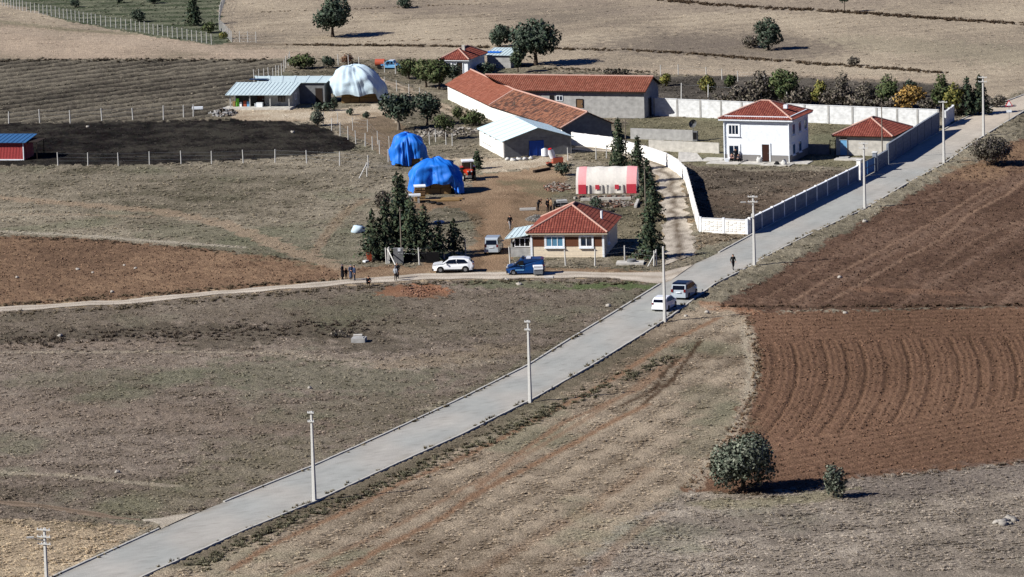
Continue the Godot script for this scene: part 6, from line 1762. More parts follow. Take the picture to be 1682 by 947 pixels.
	car("small blue pickup far off above the white haystack", "pickup", "blue_pickup", Vector3(-16.73, 0, -193.44), PI - 0.3, 4.3, 0.85, M.carlightblue, pk)
	get_node("blue_pickup").scale = Vector3.ONE * 0.8
	part_box(get_node("blue_pickup"), "roof_rack", Vector3(-0.2, 1.66, 0), Vector3(0.9, 0.06, 1.3), M.carwhite)
	var tk := thing("red_tank", "small red tank trailer left of the far blue pickup", "trailer", Vector3(-18.35, 0, -193.83), -0.2)
	var tb := MB.new()
	tb.tube(Vector3(-0.7, 0.95, 0), Vector3(0.7, 0.95, 0), 0.55, 0.55, 14)
	put("tank", tb, M.rust, tk)
	for s in [-0.5, 0.5]:
		tb = MB.new()
		tb.tube(Vector3(0, 0.35, s), Vector3(0, 0.35, s * 1.3), 0.35, 0.35, 12)
		put("wheel", tb, M.rubber, tk)
	# tractor, nose towards the road
	var t := thing("tractor", "orange tractor with white cab roof between blue stack and barn", "tractor", Vector3(-5.00, 0, -79.98), 0.12)
	part_box(t, "bonnet", Vector3(0.05, 1.05, 0.75), Vector3(0.62, 0.62, 1.5), M.orange)
	part_box(t, "grille", Vector3(0.05, 1.0, 1.52), Vector3(0.46, 0.5, 0.04), M.carblack)
	part_box(t, "chassis", Vector3(0.05, 0.62, 0.3), Vector3(0.45, 0.3, 2.6), M.darkgrey)
	part_box(t, "cab_glass", Vector3(0.05, 1.75, -0.65), Vector3(1.15, 0.95, 1.1), M.carglass)
	part_box(t, "cab_base", Vector3(0.05, 1.05, -0.65), Vector3(1.2, 0.5, 1.15), M.orange)
	for x in [-0.53, 0.63]:
		for z in [-0.1, -1.2]: part_box(t, "cab_post", Vector3(x, 1.75, z), Vector3(0.08, 1.0, 0.08), M.carblack)
	part_box(t, "cab_roof", Vector3(0.05, 2.3, -0.6), Vector3(1.45, 0.16, 1.5), M.white)
	for s in [-1.0, 1.0]:
		for q in [[-0.75, 0.75, 0.38, "fender"], [1.15, 0.42, 0.22, ""]]:
			var w := MB.new()
			w.tube(Vector3(0.05 + s * 0.55, q[1], q[0]), Vector3(0.05 + s * (0.55 + q[2]), q[1], q[0]), q[1], q[1], 20)
			var wh := put("wheel", w, M.rubber, t)
			w = MB.new()
			w.tube(Vector3(0.05 + s * (0.5 + q[2]), q[1], q[0]), Vector3(0.05 + s * (0.58 + q[2]), q[1], q[0]), q[1] * 0.5, q[1] * 0.45, 12)
			put("rim", w, M.white, wh)
		part_box(t, "headlight", Vector3(0.05 + s * 0.22, 1.25, 1.53), Vector3(0.16, 0.14, 0.05), M.clearlamp)
		part_box(t, "fender", Vector3(0.05 + s * 0.75, 1.56, -0.75), Vector3(0.4, 0.06, 1.3), M.orange)
	var ex := MB.new()
	ex.tube(Vector3(0.3, 1.3, 0.9), Vector3(0.3, 2.2, 0.9), 0.05, 0.05, 7)
	put("exhaust", ex, M.steel, t)

# ---------------------------------------------------------------- people
# bones: [from, to, radius from, radius to, colour]; the skin round them is meshed as surface nets
func body_mesh(bones: Array, cell: float, mb: MB, blend := 0.035) -> void:
	var lo := Vector3.ONE * 99.0
	var hi := -lo
	for b in bones:
		for e in 2:
			lo = lo.min(b[e] - Vector3.ONE * (b[2 + e] + cell * 2.0)); hi = hi.max(b[e] + Vector3.ONE * (b[2 + e] + cell * 2.0))
	var nx := int((hi.x - lo.x) / cell) + 2
	var ny := int((hi.y - lo.y) / cell) + 2
	var nz := int((hi.z - lo.z) / cell) + 2
	var f := PackedFloat32Array()
	f.resize(nx * ny * nz); f.fill(0.2)
	for b in bones:
		var a: Vector3 = b[0]
		var ab: Vector3 = b[1] - b[0]
		var l2 := maxf(ab.length_squared(), 1e-6)
		var ra: float = b[2]
		var rb: float = b[3]
		var m := maxf(ra, rb) + cell * 2.0
		var p0 := ((a.min(b[1]) - Vector3.ONE * m - lo) / cell).floor()
		var p1 := ((a.max(b[1]) + Vector3.ONE * m - lo) / cell).ceil()
		for k in range(maxi(0, int(p0.z)), mini(nz, int(p1.z) + 1)):
			for j in range(maxi(0, int(p0.y)), mini(ny, int(p1.y) + 1)):
				for i in range(maxi(0, int(p0.x)), mini(nx, int(p1.x) + 1)):
					var p: Vector3 = lo + Vector3(i, j, k) * cell - a
					var t := clampf(p.dot(ab) / l2, 0.0, 1.0)
					var d := (p - ab * t).length() - lerpf(ra, rb, t)
					var id := (k * ny + j) * nx + i
					var o := f[id]
					var h := maxf(blend - absf(o - d), 0.0) / blend
					f[id] = minf(o, d) - h * h * blend * 0.25
	var vid := {}
	var vs := PackedVector3Array()
	for k in nz - 1:
		for j in ny - 1:
			for i in nx - 1:
				var base := (k * ny + j) * nx + i
				var c := [f[base], f[base + 1], f[base + nx], f[base + nx + 1], f[base + nx * ny], f[base + nx * ny + 1], f[base + nx * ny + nx], f[base + nx * ny + nx + 1]]
				var s := 0
				for e in 8: if c[e] < 0.0: s += 1
				if s == 0 or s == 8: continue
				var sum := Vector3.ZERO
				var n := 0
				for e in [[0, 1], [2, 3], [4, 5], [6, 7], [0, 2], [1, 3], [4, 6], [5, 7], [0, 4], [1, 5], [2, 6], [3, 7]]:
					var u: float = c[e[0]]
					var w: float = c[e[1]]
					if (u < 0.0) == (w < 0.0): continue
					var t := u / (u - w)
					var pa := Vector3(e[0] & 1, (e[0] >> 1) & 1, e[0] >> 2)
					var pb := Vector3(e[1] & 1, (e[1] >> 1) & 1, e[1] >> 2)
					sum += pa.lerp(pb, t); n += 1
				vid[base] = vs.size()
				vs.append(lo + (Vector3(i, j, k) + sum / n) * cell)
	var norm := PackedVector3Array()
	norm.resize(vs.size())
	var quads: Array = []
	for base: int in vid:
		var i := base % nx
		var j := (base / nx) % ny
		var k := base / (nx * ny)
		for ax in 3:
			var st: int = [1, nx, nx * ny][ax]
			var s1: int = [nx, nx * ny, 1][ax]
			var s2: int = [nx * ny, 1, nx][ax]
			if (f[base] < 0.0) == (f[base + st] < 0.0): continue
			if not (vid.has(base - s1) and vid.has(base - s2) and vid.has(base - s1 - s2)): continue
			var q := [vid[base - s1 - s2], vid[base - s2], vid[base], vid[base - s1]]
			if f[base] >= 0.0: q = [q[3], q[2], q[1], q[0]]
			quads.append(q)
			var nn := (vs[q[1]] - vs[q[0]]).cross(vs[q[2]] - vs[q[0]])
			for e in 4: norm[q[e]] += nn
	var cols := PackedColorArray()
	for p in vs:
		var best := 9.0
		var col := Color.WHITE
		for b in bones:
			var ab: Vector3 = b[1] - b[0]
			var t := clampf((p - b[0]).dot(ab) / maxf(ab.length_squared(), 1e-6), 0.0, 1.0)
			var d: float = (p - b[0] - ab * t).length() - lerpf(b[2], b[3], t)
			if d < best:
				best = d; col = b[4]
		cols.append(col)
	for q in quads:
		for t in [[0, 1, 2], [0, 2, 3]]:
			for e in [t[0], t[2], t[1]]:
				mb.v.append(vs[q[e]]); mb.n.append(norm[q[e]].normalized()); mb.c.append(cols[q[e]])

func person(label: String, at: Vector3, turn: float, pose: String, top: Color, legs: Color, hair: Color, o := {}) -> void:
	var root := thing("person", label, "person", at, turn, o.get("group", ""))
	var k: float = o.get("tall", 1.0)
	var skin := lin(196, 150, 124)
	var shoe := lin(34, 32, 32)
	var J := {"hip": Vector3(0, 0.93, 0), "chest": Vector3(0, 1.27, 0.01), "neck": Vector3(0, 1.45, 0.0), "head": Vector3(0, 1.585, 0.025)}
	var el := [Vector3(-0.25, 1.13, -0.03), Vector3(0.25, 1.13, -0.03)]
	var wr := [Vector3(-0.25, 0.88, 0.06), Vector3(0.25, 0.88, 0.06)]
	var kn := [Vector3(-0.10, 0.5, 0.02), Vector3(0.10, 0.5, 0.02)]
	var an := [Vector3(-0.11, 0.09, -0.02), Vector3(0.11, 0.09, -0.02)]
	if pose == "walk":
		kn = [Vector3(-0.09, 0.52, 0.17), Vector3(0.09, 0.5, -0.02)]; an = [Vector3(-0.09, 0.10, 0.24), Vector3(0.09, 0.13, -0.28)]
		el = [Vector3(-0.25, 1.14, -0.12), Vector3(0.25, 1.14, 0.06)]; wr = [Vector3(-0.24, 0.92, -0.12), Vector3(0.24, 0.94, 0.2)]
	elif pose == "talk":
		el = [Vector3(-0.27, 1.14, 0.02), Vector3(0.26, 1.12, 0.0)]; wr = [Vector3(-0.16, 1.12, 0.24), Vector3(0.2, 0.92, 0.1)]
	elif pose == "crouch":
		J = {"hip": Vector3(0, 0.36, -0.08), "chest": Vector3(0, 0.68, 0.08), "neck": Vector3(0, 0.85, 0.14), "head": Vector3(0, 0.97, 0.2)}
		kn = [Vector3(-0.15, 0.50, 0.28), Vector3(0.15, 0.50, 0.28)]; an = [Vector3(-0.13, 0.09, 0.02), Vector3(0.13, 0.09, 0.02)]
		el = [Vector3(-0.26, 0.58, 0.22), Vector3(0.26, 0.58, 0.22)]; wr = [Vector3(-0.12, 0.55, 0.42), Vector3(0.12, 0.55, 0.42)]
	elif pose == "bend":
		J.chest = Vector3(0, 1.17, 0.2); J.neck = Vector3(0, 1.27, 0.35); J.head = Vector3(0, 1.33, 0.48)
		el = [Vector3(-0.24, 0.98, 0.3), Vector3(0.24, 0.98, 0.3)]; wr = [Vector3(-0.15, 0.78, 0.42), Vector3(0.15, 0.78, 0.42)]
	var sh := [J.chest + Vector3(-0.185, 0.12, 0), J.chest + Vector3(0.185, 0.12, 0)]
	var b: Array = [[J.hip, J.chest, 0.145, 0.165, top], [J.chest, J.neck + Vector3(0, -0.05, 0), 0.15, 0.08, top], [J.neck, J.head, 0.055, 0.06, skin],
		[J.head + Vector3(0, 0.02, -0.005), J.head + Vector3(0, -0.05, 0.03), 0.102, 0.07, skin], [J.head + Vector3(0, 0.045, -0.03), J.head + Vector3(0, 0.055, -0.005), 0.104, 0.098, hair],
		[J.head + Vector3(0, -0.01, 0.1), J.head + Vector3(0, -0.03, 0.118), 0.016, 0.018, skin], [J.hip + Vector3(-0.06, -0.02, 0), J.hip + Vector3(0.06, -0.02, 0), 0.135, 0.135, top if o.get("coat", false) else legs]]
	if o.get("scarf", false): b.append([J.head + Vector3(0, -0.06, -0.03), J.neck + Vector3(0, -0.03, -0.01), 0.09, 0.11, hair])
	if o.get("coat", false): b.append([J.hip, J.hip + Vector3(0, -0.5, 0.02), 0.16, 0.2, top])
	for s in 2:
		b.append([J.chest + Vector3(0, 0.08, 0), sh[s], 0.1, 0.075, top]); b.append([sh[s], el[s], 0.07, 0.052, top]); b.append([el[s], wr[s], 0.05, 0.038, top])
		var hp: Vector3 = J.hip + Vector3(-0.09 if s == 0 else 0.09, -0.04, 0)
		b.append([hp, kn[s], 0.095, 0.064, legs]); b.append([kn[s], an[s], 0.062, 0.046, legs])
		b.append([an[s] + Vector3(0, -0.035, -0.02), an[s] + Vector3(0, -0.045, 0.15), 0.05, 0.04, shoe])
		b.append([J.head + Vector3(-0.1 if s == 0 else 0.1, -0.01, 0.0), J.head + Vector3(-0.1 if s == 0 else 0.1, 0.02, -0.01), 0.02, 0.02, skin])
	var mb := MB.new()
	body_mesh(b, 0.04, mb)
	for s in 2:                                               # palm, four fingers and a thumb
		var d: Vector3 = (wr[s] - el[s]).normalized()
		var sd := d.cross(Vector3.RIGHT).normalized()
		mb.col = skin
		mb.tube(wr[s], wr[s] + d * 0.09, 0.034, 0.04, 6)
		for q in 4:
			var a: Vector3 = wr[s] + d * 0.085 + sd * (q - 1.5) * 0.02
			var e: Vector3 = a + d * [0.04, 0.047, 0.044, 0.034][q]
			mb.tube(a, e, 0.009, 0.0085, 5); mb.tube(e, e + (d * 0.6 + Vector3(0, 0, 0.5)).normalized() * [0.03, 0.036, 0.033, 0.024][q], 0.0085, 0.007, 5)
		mb.tube(wr[s] + d * 0.03 + sd * 0.03, wr[s] + d * 0.085 + sd * 0.062, 0.011, 0.009, 5)
	mb.col = lin(40, 28, 24)
	for s in [-1.0, 1.0]: mb.box(J.head + Vector3(s * 0.036, 0.005, 0.092), Vector3(0.022, 0.012, 0.012))
	mb.col = lin(150, 84, 76)
	mb.box(J.head + Vector3(0, -0.062, 0.094), Vector3(0.045, 0.012, 0.012))
	var o2 := put("body", mb, M.skin, root)
	o2.scale = Vector3.ONE * k

func make_people() -> void:
	var black := lin(28, 27, 30)
	var navy := lin(34, 42, 62)
	var grey := lin(120, 122, 126)
	var dk := lin(40, 36, 34)
	var g := "people standing together on the dirt track"
	person("person in long black coat and scarf, leftmost of the group on the dirt track", Vector3(-18.29, 0, -8.86), 1.2, "talk", black, black, lin(60, 70, 82), {"coat": true, "scarf": true, "group": g})
	person("smaller person in black beside the leftmost one on the dirt track", Vector3(-17.89, 0, -8.99), -0.6, "stand", black, lin(44, 40, 40), black, {"tall": 0.74, "scarf": true, "group": g})
	person("person in grey-blue clothes in the middle of the track group", Vector3(-17.35, 0, -8.30), 0.5, "talk", lin(70, 78, 98), navy, lin(96, 104, 116), {"coat": true, "scarf": true, "group": g})
	person("person in blue jacket, rightmost of the group on the dirt track", Vector3(-16.94, 0, -7.83), -1.2, "stand", lin(52, 64, 92), lin(40, 44, 56), black, {"group": g})
	person("person in dark clothes crouching at the edge of the dirt track", Vector3(-15.41, 0, -4.44), 0.4, "crouch", black, dk, black)
	person("person in light grey jacket standing on the track before the firs", Vector3(-12.51, 0, -7.05), 2.6, "stand", lin(150, 154, 160), dk, lin(120, 122, 126), {"scarf": true, "tall": 0.92})
	person("tall person in black right behind the light grey jacket on the track", Vector3(-12.34, 0, -8.20), -0.5, "stand", black, black, lin(120, 112, 104), {"tall": 1.06, "coat": true})
	person("man in black walking alone on the road", Vector3(23.92, 0, -7.66), 0.35, "walk", lin(36, 34, 36), lin(28, 28, 30), dk)
	person("person in black top and grey trousers beside the porch roof", Vector3(-0.01, 0, -39.86), 0.3, "walk", black, lin(140, 140, 142), black)
	person("person bending over beside the gravel heap in the yard", Vector3(3.35, 0, -53.37), 1.0, "bend", black, lin(36, 36, 42), black)
	person("person in dark clothes behind the farmhouse roof, left of the tan jacket", Vector3(4.47, 0, -51.75), 0.6, "stand", black, lin(36, 36, 40), dk)
	person("person in tan jacket behind the farmhouse roof", Vector3(4.83, 0, -51.68), -0.9, "talk", lin(150, 122, 92), black, dk)
	person("person in pinkish top at the window of the white house", Vector3(27.83, 0, -88.65), 0.5, "crouch", lin(150, 120, 118), black, dk)
	person("person in black standing before the window of the white house", Vector3(28.35, 0, -88.28), 0.1, "stand", black, black, black, {"coat": true})
	person("person in dark grey seated right of the white house window", Vector3(28.82, 0, -87.92), -0.6, "crouch", lin(52, 46, 50), black, black)

# ---------------------------------------------------------------- small things
func rock(r: float, seed_: int, col: Color, flat := 0.7) -> MB:
	var nz := noise(0.9 / r, seed_, 2)
	var rows: Array = []
	for j in 6:
		var row: Array = []
		for i in 9:
			var d := Vector3(cos(TAU * i / 9.0) * sin(PI * j / 5.0), cos(PI * j / 5.0), sin(TAU * i / 9.0) * sin(PI * j / 5.0))
			row.append(d * Vector3(r, r * flat, r) * (1.0 + 0.5 * nz.get_noise_3dv(d * r)) + Vector3(0, r * flat * 0.5, 0))
		rows.append(row)
	var mb := MB.new()
	mb.col = col
	mb.grid(rows, true)
	return mb

func sack(r: Vector3, seed_: int) -> MB:
	var mb := rock(1.0, seed_, Color.WHITE, 1.0)
	for i in mb.v.size(): mb.v[i] *= r
	return mb

func heap(called: String, label: String, at: Vector3, w: float, d: float, h: float, cols: Array, n: int, size: float, category := "rubble") -> void:
	var o := MB.new()
	for i in n:
		var a := rng.randf() * TAU
		var r := sqrt(rng.randf())
		var s := size * rng.randf_range(0.5, 1.4)
		o.col = cols[rng.randi() % cols.size()]
		o.box(Vector3(cos(a) * r * w * 0.5, h * (1.0 - r) * rng.randf_range(0.5, 1.0) + s * 0.15, sin(a) * r * d * 0.5), Vector3(s, s * rng.randf_range(0.25, 0.7), s * rng.randf_range(0.4, 1.0)), Basis.from_euler(Vector3(rng.randf_range(-0.4, 0.4), rng.randf() * TAU, rng.randf_range(-0.4, 0.4))))
	var m := put(called, o, M.rock)
	m.position = at
	m.set_meta("kind", "stuff")
	m.set_meta("label", label); m.set_meta("category", category)

func simple(called: String, label: String, category: String, at: Vector3, mb: MB, m: Material, group := "", turn := 0.0) -> void:
	var o := put(called, mb, m)
	o.position = at; o.rotation.y = turn
	tag(o, label, category, group)

func bx(c: Vector3, s: Vector3, b := Basis.IDENTITY) -> MB:
	var mb := MB.new()
	mb.box(c, s, b)
	return mb

func make_clutter() -> void:
	var pale := lin(206, 200, 190)
	var o := thing("concrete_block", "pale concrete block lying alone in the left meadow", "concrete block", Vector3(-15.49, 0, 28.90), -0.15)
	part_box(o, "block", Vector3(0, 0.22, 0), Vector3(1.4, 0.46, 1.3), M.grey)
	part_box(o, "hatch", Vector3(0.1, 0.48, 0.0), Vector3(0.8, 0.06, 0.8), M.grey)
	simple("concrete_slab", "thin pale slab behind the concrete block in the meadow", "slab", Vector3(-15.71, 0, 25.45), bx(Vector3(0, 0.06, 0), Vector3(0.9, 0.12, 0.7)), M.concrete)
	var i := 0
	for e in [[Vector3(-42.93, 0, -22.53), "brightest white stone in the middle of the left red field"], [Vector3(-41.54, 0, -20.23), "flat white stone just right of the brightest one on the red field"], [Vector3(-47.97, 0, -20.57), "white stone left of centre on the red field"], [Vector3(-46.09, 0, -18.20), "white stone below and right of its neighbour on the red field"], [Vector3(-54.24, 0, -16.44), "white stone at the far left of the red field"], [Vector3(-42.91, 0, -5.01), "white stone at the lower edge of the red field by the track"]]:
		simple("white_stone", e[1], "stone", e[0], rock(0.17 + 0.03 * (i % 3), i, pale), M.rock, "white stones on the red field")
		i += 1
	for e in [[Vector3(-46.20, 0, 21.09), 0.3, "white stone among weeds at the far left of the meadow"], [Vector3(-19.54, 0, 53.03), 0.22, "small white stone in the middle of the meadow"], [Vector3(-35.08, 0, 89.40), 0.25, "white stone low in the meadow at left"], [Vector3(17.64, 0, 20.20), 0.23, "white stone beside the bare pole and the hatchback"], [Vector3(19.90, 0, 18.44), 0.28, "small white stone at the ploughed field's corner"], [Vector3(33.87, 0, 21.18), 0.27, "pale stone on the line between the two ploughed fields"], [Vector3(34.91, 0, -0.59), 0.25, "white stone in the upper ploughed field"], [Vector3(9.92, 0, 12.76), 0.29, "white stone at the left kerb above the bend"], [Vector3(-0.50, 0, -5.31), 0.26, "white stone on the track bank before the blue van"], [Vector3(0.79, 0, -1.98), 0.33, "larger white stone on the bank below the bin"], [Vector3(40.47, 0, -37.52), 0.33, "pale stone at the roadside under the garden gate pole"], [Vector3(-56.70, 0, -138.87), 0.25, "white stone in the burnt field near its upper posts"], [Vector3(-28.52, 0, -127.33), 0.28, "white stone at the right of the burnt field"]]:
		simple("white_stone", e[2], "stone", e[0], rock(e[1], i, pale), M.rock)
		i += 1
	o = thing("rock_outcrop", "group of pale flat rocks in the lower right pasture", "rock", Vector3(39.62, 0, 119.67), 0.3)
	for k in 9:
		var r := rock(rng.randf_range(0.25, 0.5), 40 + k, pale * rng.randf_range(0.7, 1.0), 0.6)
		var m := put("boulder", r, M.rock, o)
		m.position = Vector3((k - 4) * 0.22 + rng.randf_range(-0.2, 0.2), 0.0, rng.randf_range(-1.0, 1.0) - (k - 4) * 0.2)
	simple("white_bundle", "heap of white plastic left of the fir clump", "plastic bundle", Vector3(-17.38, 0, -41.36), sack(Vector3(0.95, 0.55, 0.9), 5), M.whitetarp)
	o = thing("leaning_board", "orange-brown board leaning in the grass under the leftmost fir", "board", Vector3(-15.67, 0, -20.48), 0.4)
	put("board", bx(Vector3(0, 0.65, 0), Vector3(0.6, 1.4, 0.06), Basis(Vector3.RIGHT, -0.35)), M.rust, o)
	put("scrap", bx(Vector3(-0.55, 0.12, 0.3), Vector3(0.6, 0.18, 0.4), Basis(Vector3.UP, 0.5)), M.white, o)
	# bin on the track bank
	o = thing("rubbish_bin", "galvanised rubbish bin with white lid on the track bank", "bin", Vector3(2.87, 0, -7.47), 0.1)
	part_box(o, "container", Vector3(0, 0.62, 0), Vector3(0.92, 0.72, 0.75), M.steel)
	part_box(o, "lid", Vector3(0, 1.06, -0.05), Vector3(1.0, 0.18, 0.85), M.white)
	put("lid_front", bx(Vector3(0, 0.92, 0.36), Vector3(0.98, 0.3, 0.04), Basis(Vector3.RIGHT, -0.3)), M.white, o)
	for x in [-0.36, 0.36]:
		for z in [-0.28, 0.28]: part_box(o, "foot", Vector3(x, 0.13, z), Vector3(0.08, 0.26, 0.08), M.darkgrey)
	simple("concrete_slab", "small pale slab on the bank right of the rubbish bin", "slab", Vector3(3.97, 0, -6.28), bx(Vector3(0, 0.05, 0), Vector3(1.0, 0.12, 1.2)), M.concrete)
	# sacks and tank before the metal roofed barn
	for e in [[Vector3(-0.06, 0, -95.80), 0.55, "white sack at the near corner of the metal roofed barn"], [Vector3(0.63, 0, -95.12), 0.6, "second white sack before the metal roofed barn"], [Vector3(1.40, 0, -95.50), 0.65, "plump white sack in the middle of the row before the barn"], [Vector3(2.10, 0, -95.62), 0.55, "fourth white sack near the blue door"], [Vector3(2.87, 0, -96.27), 0.4, "small white sack at the foot of the blue door"]]:
		simple("white_sack", e[2], "sack", e[0], sack(Vector3(e[1] * 0.75, 0.26, 0.4), int(e[1] * 100)), M.pole)
	o = thing("water_tank", "round white water tank right of the blue barn door", "tank", Vector3(4.67, 0, -98.07))
	var mb := MB.new()
	mb.tube(Vector3(0, 0.1, 0), Vector3(0, 0.95, 0), 0.45, 0.45, 16)
	put("shell", mb, M.white, o)
	mb = MB.new(); mb.tube(Vector3(0, 0.95, 0), Vector3(0, 1.08, 0), 0.42, 0.16, 14); put("lid", mb, M.white, o)
	o = thing("concrete_mixer", "red-brown mixer with raised white drum near the barn", "concrete mixer", Vector3(5.70, 0, -89.25), 0.2)
	mb = MB.new(); mb.tube(Vector3(-0.1, 1.1, 0), Vector3(-0.35, 1.8, 0.1), 0.34, 0.42, 12); mb.tube(Vector3(-0.35, 1.8, 0.1), Vector3(-0.5, 2.2, 0.15), 0.42, 0.24, 12); put("drum", mb, M.white, o)
	mb = MB.new(); mb.tube(Vector3(-0.5, 2.2, 0.15), Vector3(-0.52, 2.28, 0.16), 0.26, 0.24, 12); put("drum_rim", mb, M.signred, o)
	part_box(o, "hopper", Vector3(0.45, 0.75, 0), Vector3(1.3, 0.75, 1.0), M.rust)
	part_box(o, "chassis", Vector3(0, 0.45, 0), Vector3(1.9, 0.14, 0.9), M.rust)
	for x in [-0.6, 0.6]:
		for z in [-0.5, 0.5]:
			mb = MB.new(); mb.tube(Vector3(x, 0.28, z), Vector3(x, 0.28, z * 1.35), 0.28, 0.28, 12); put("wheel", mb, M.rubber, o)
	simple("dark_log", "long dark log in the yard below the mixer", "log", Vector3(4.14, 0, -85.37), bx(Vector3(0, 0.15, 0), Vector3(3.0, 0.3, 0.35), Basis(Vector3.UP, 0.85)), M.darkwood)
	simple("white_pipe", "white concrete pipe lying in the yard above the gravel heap", "pipe", Vector3(2.14, 0, -54.07), bx(Vector3(0, 0.14, 0), Vector3(1.9, 0.26, 0.3), Basis(Vector3.UP, 0.05)), M.pole)
	heap("gravel", "heap of grey gravel behind the porch roof of the farmhouse", Vector3(3.14, 0, -46.93), 2.6, 4.0, 0.6, [lin(150, 148, 144), lin(176, 172, 166), lin(126, 124, 120)], 700, 0.16, "gravel")
	o = thing("farm_cart", "black farm cart standing behind the farmhouse roof", "cart", Vector3(6.07, 0, -53.31), 0.1)
	part_box(o, "bed", Vector3(0, 0.75, 0), Vector3(1.5, 0.4, 2.2), M.black)
	part_box(o, "rail", Vector3(0, 1.05, 0.95), Vector3(1.3, 0.08, 0.08), M.grey)
	part_box(o, "rail", Vector3(0, 0.75, 1.12), Vector3(1.3, 0.08, 0.06), M.grey)
	part_box(o, "load", Vector3(0.1, 1.05, -0.2), Vector3(1.2, 0.25, 1.2), M.grey)
	for s in [-0.8, 0.8]:
		mb = MB.new(); mb.tube(Vector3(s, 0.4, 0.2), Vector3(s * 1.2, 0.4, 0.2), 0.4, 0.4, 14); put("wheel", mb, M.rubber, o)
	# pallets and boards by the nearer blue stack
	o = thing("timber_stack", "stack of timber with white top at the left of the nearer blue stack", "timber stack", Vector3(-10.70, 0, -64.69), 0.05)
	for l in 5:
		for k in 3:
			put("beam", bx(Vector3((k - 1) * 0.42 if l % 2 == 0 else 0.0, 0.15 + l * 0.32, (k - 1) * 0.5 if l % 2 else 0.0), Vector3(0.36, 0.26, 1.5) if l % 2 == 0 else Vector3(1.3, 0.26, 0.4)), M.wood if (l + k) % 3 else M.straw, o)
	part_box(o, "cover", Vector3(0, 1.7, 0), Vector3(1.4, 0.12, 1.6), M.white)
	o = thing("white_trough", "white trough on legs beside the timber stack", "trough", Vector3(-11.33, 0, -62.40), 0.05)
	part_box(o, "basin", Vector3(0, 0.95, 0), Vector3(1.5, 0.24, 0.7), M.white)
	for x in [-0.5, 0.5]: part_box(o, "leg", Vector3(x, 0.42, 0), Vector3(0.25, 0.84, 0.5), M.grey)
	for e in [[Vector3(-8.35, 0, -63.26), 4.8, "pale plank lying in front of the nearer blue stack"], [Vector3(-6.90, 0, -64.42), 2.6, "shorter pale plank right of the long one before the blue stack"]]:
		simple("plank", e[2], "plank", e[0], bx(Vector3(0, 0.1, 0), Vector3(e[1], 0.18, 0.9)), M.straw)
	for e in [[Vector3(-9.06, 0, -61.47), "old tyre in the shade before the nearer blue stack"], [Vector3(-8.32, 0, -60.37), "second old tyre right of the first before the blue stack"]]:
		mb = MB.new()
		var rows: Array = []
		for j in 13:
			var row: Array = []
			for q in 8: row.append(Vector3(cos(TAU * j / 12.0) * (0.32 + 0.12 * cos(TAU * q / 8.0)), 0.14 + 0.12 * sin(TAU * q / 8.0), sin(TAU * j / 12.0) * (0.32 + 0.12 * cos(TAU * q / 8.0))))
			rows.append(row)
		for r in rows: r.reverse()
		mb.grid(rows, true)
		simple("tyre", e[1], "tyre", e[0], mb, M.rubber)
	simple("white_bundle", "white rag on the yard behind the two small firs", "bundle", Vector3(-8.25, 0, -46.37), sack(Vector3(0.7, 0.2, 0.6), 9), M.whitetarp)
	# ruined foundation before the tent
	o = thing("rubble_wall", "low ruined wall of stones along the front of the striped tent", "rubble wall", Vector3(7.87, 0, -61.99), -0.1)
	for k in 26:
		var s := rng.randf_range(0.25, 0.5)
		var b := MB.new()
		b.col = [lin(190, 184, 174), lin(150, 140, 130), lin(164, 130, 114), lin(120, 112, 104)][k % 4]
		b.box(Vector3(k * 0.29, s * 0.4, rng.randf_range(-0.4, 0.4)), Vector3(s, s * 0.8, s), Basis(Vector3.UP, rng.randf() * 3.0))
		put("stone", b, M.rock, o)
	part_box(o, "slab", Vector3(3.2, 0.12, 1.4), Vector3(4.5, 0.16, 0.5), M.concrete)
	for e in [[Vector3(12.09, 0, -56.38), 5.2, 5.0, 0.5, "reddish brick rubble right in front of the striped tent"], [Vector3(8.42, 0, -52.85), 3.6, 5.0, 0.4, "grey rubble with planks left in front of the striped tent"], [Vector3(5.82, 0, -71.24), 3.2, 7.0, 0.35, "red and grey debris left of the striped tent"]]:
		heap("rubble", e[4], e[0], e[1], e[2], e[3], [lin(188, 182, 172), lin(150, 140, 130), lin(160, 122, 106), lin(96, 88, 80), lin(120, 100, 86)], 260, 0.3)
	simple("concrete_beam", "slanting pale beam at the right end of the tent rubble", "beam", Vector3(15.02, 0, -55.80), bx(Vector3(0, 0.2, 0), Vector3(0.3, 0.3, 5.5), Basis(Vector3.UP, -0.1)), M.concrete)
	simple("concrete_beam", "pale beam lying along the front of the tent rubble", "beam", Vector3(11.45, 0, -59.84), bx(Vector3(0, 0.2, 0), Vector3(6.0, 0.3, 0.4), Basis(Vector3.UP, -0.04)), M.concrete)
	heap("rubble", "stones and scrap along the garden fence behind the blue stacks", Vector3(-7.91, 0, -122.85), 9.0, 9.0, 0.35, [lin(196, 190, 180), lin(160, 152, 142), lin(120, 112, 104)], 160, 0.4)
	heap("debris", "white and dark scrap piled left of the cottage", Vector3(-38.93, 0, -148.57), 3.6, 6.0, 0.8, [lin(220, 220, 218), lin(150, 140, 130), lin(60, 56, 54), lin(186, 186, 184)], 130, 0.4, "debris")
	o = thing("white_trough", "white trough at the field corner left of the cottage", "trough", Vector3(-42.64, 0, -151.93), 0.0)
	part_box(o, "basin", Vector3(0, 0.5, 0), Vector3(1.5, 0.3, 0.7), M.white)
	for x in [-0.55, 0.55]: part_box(o, "leg", Vector3(x, 0.18, 0), Vector3(0.2, 0.36, 0.5), M.grey)
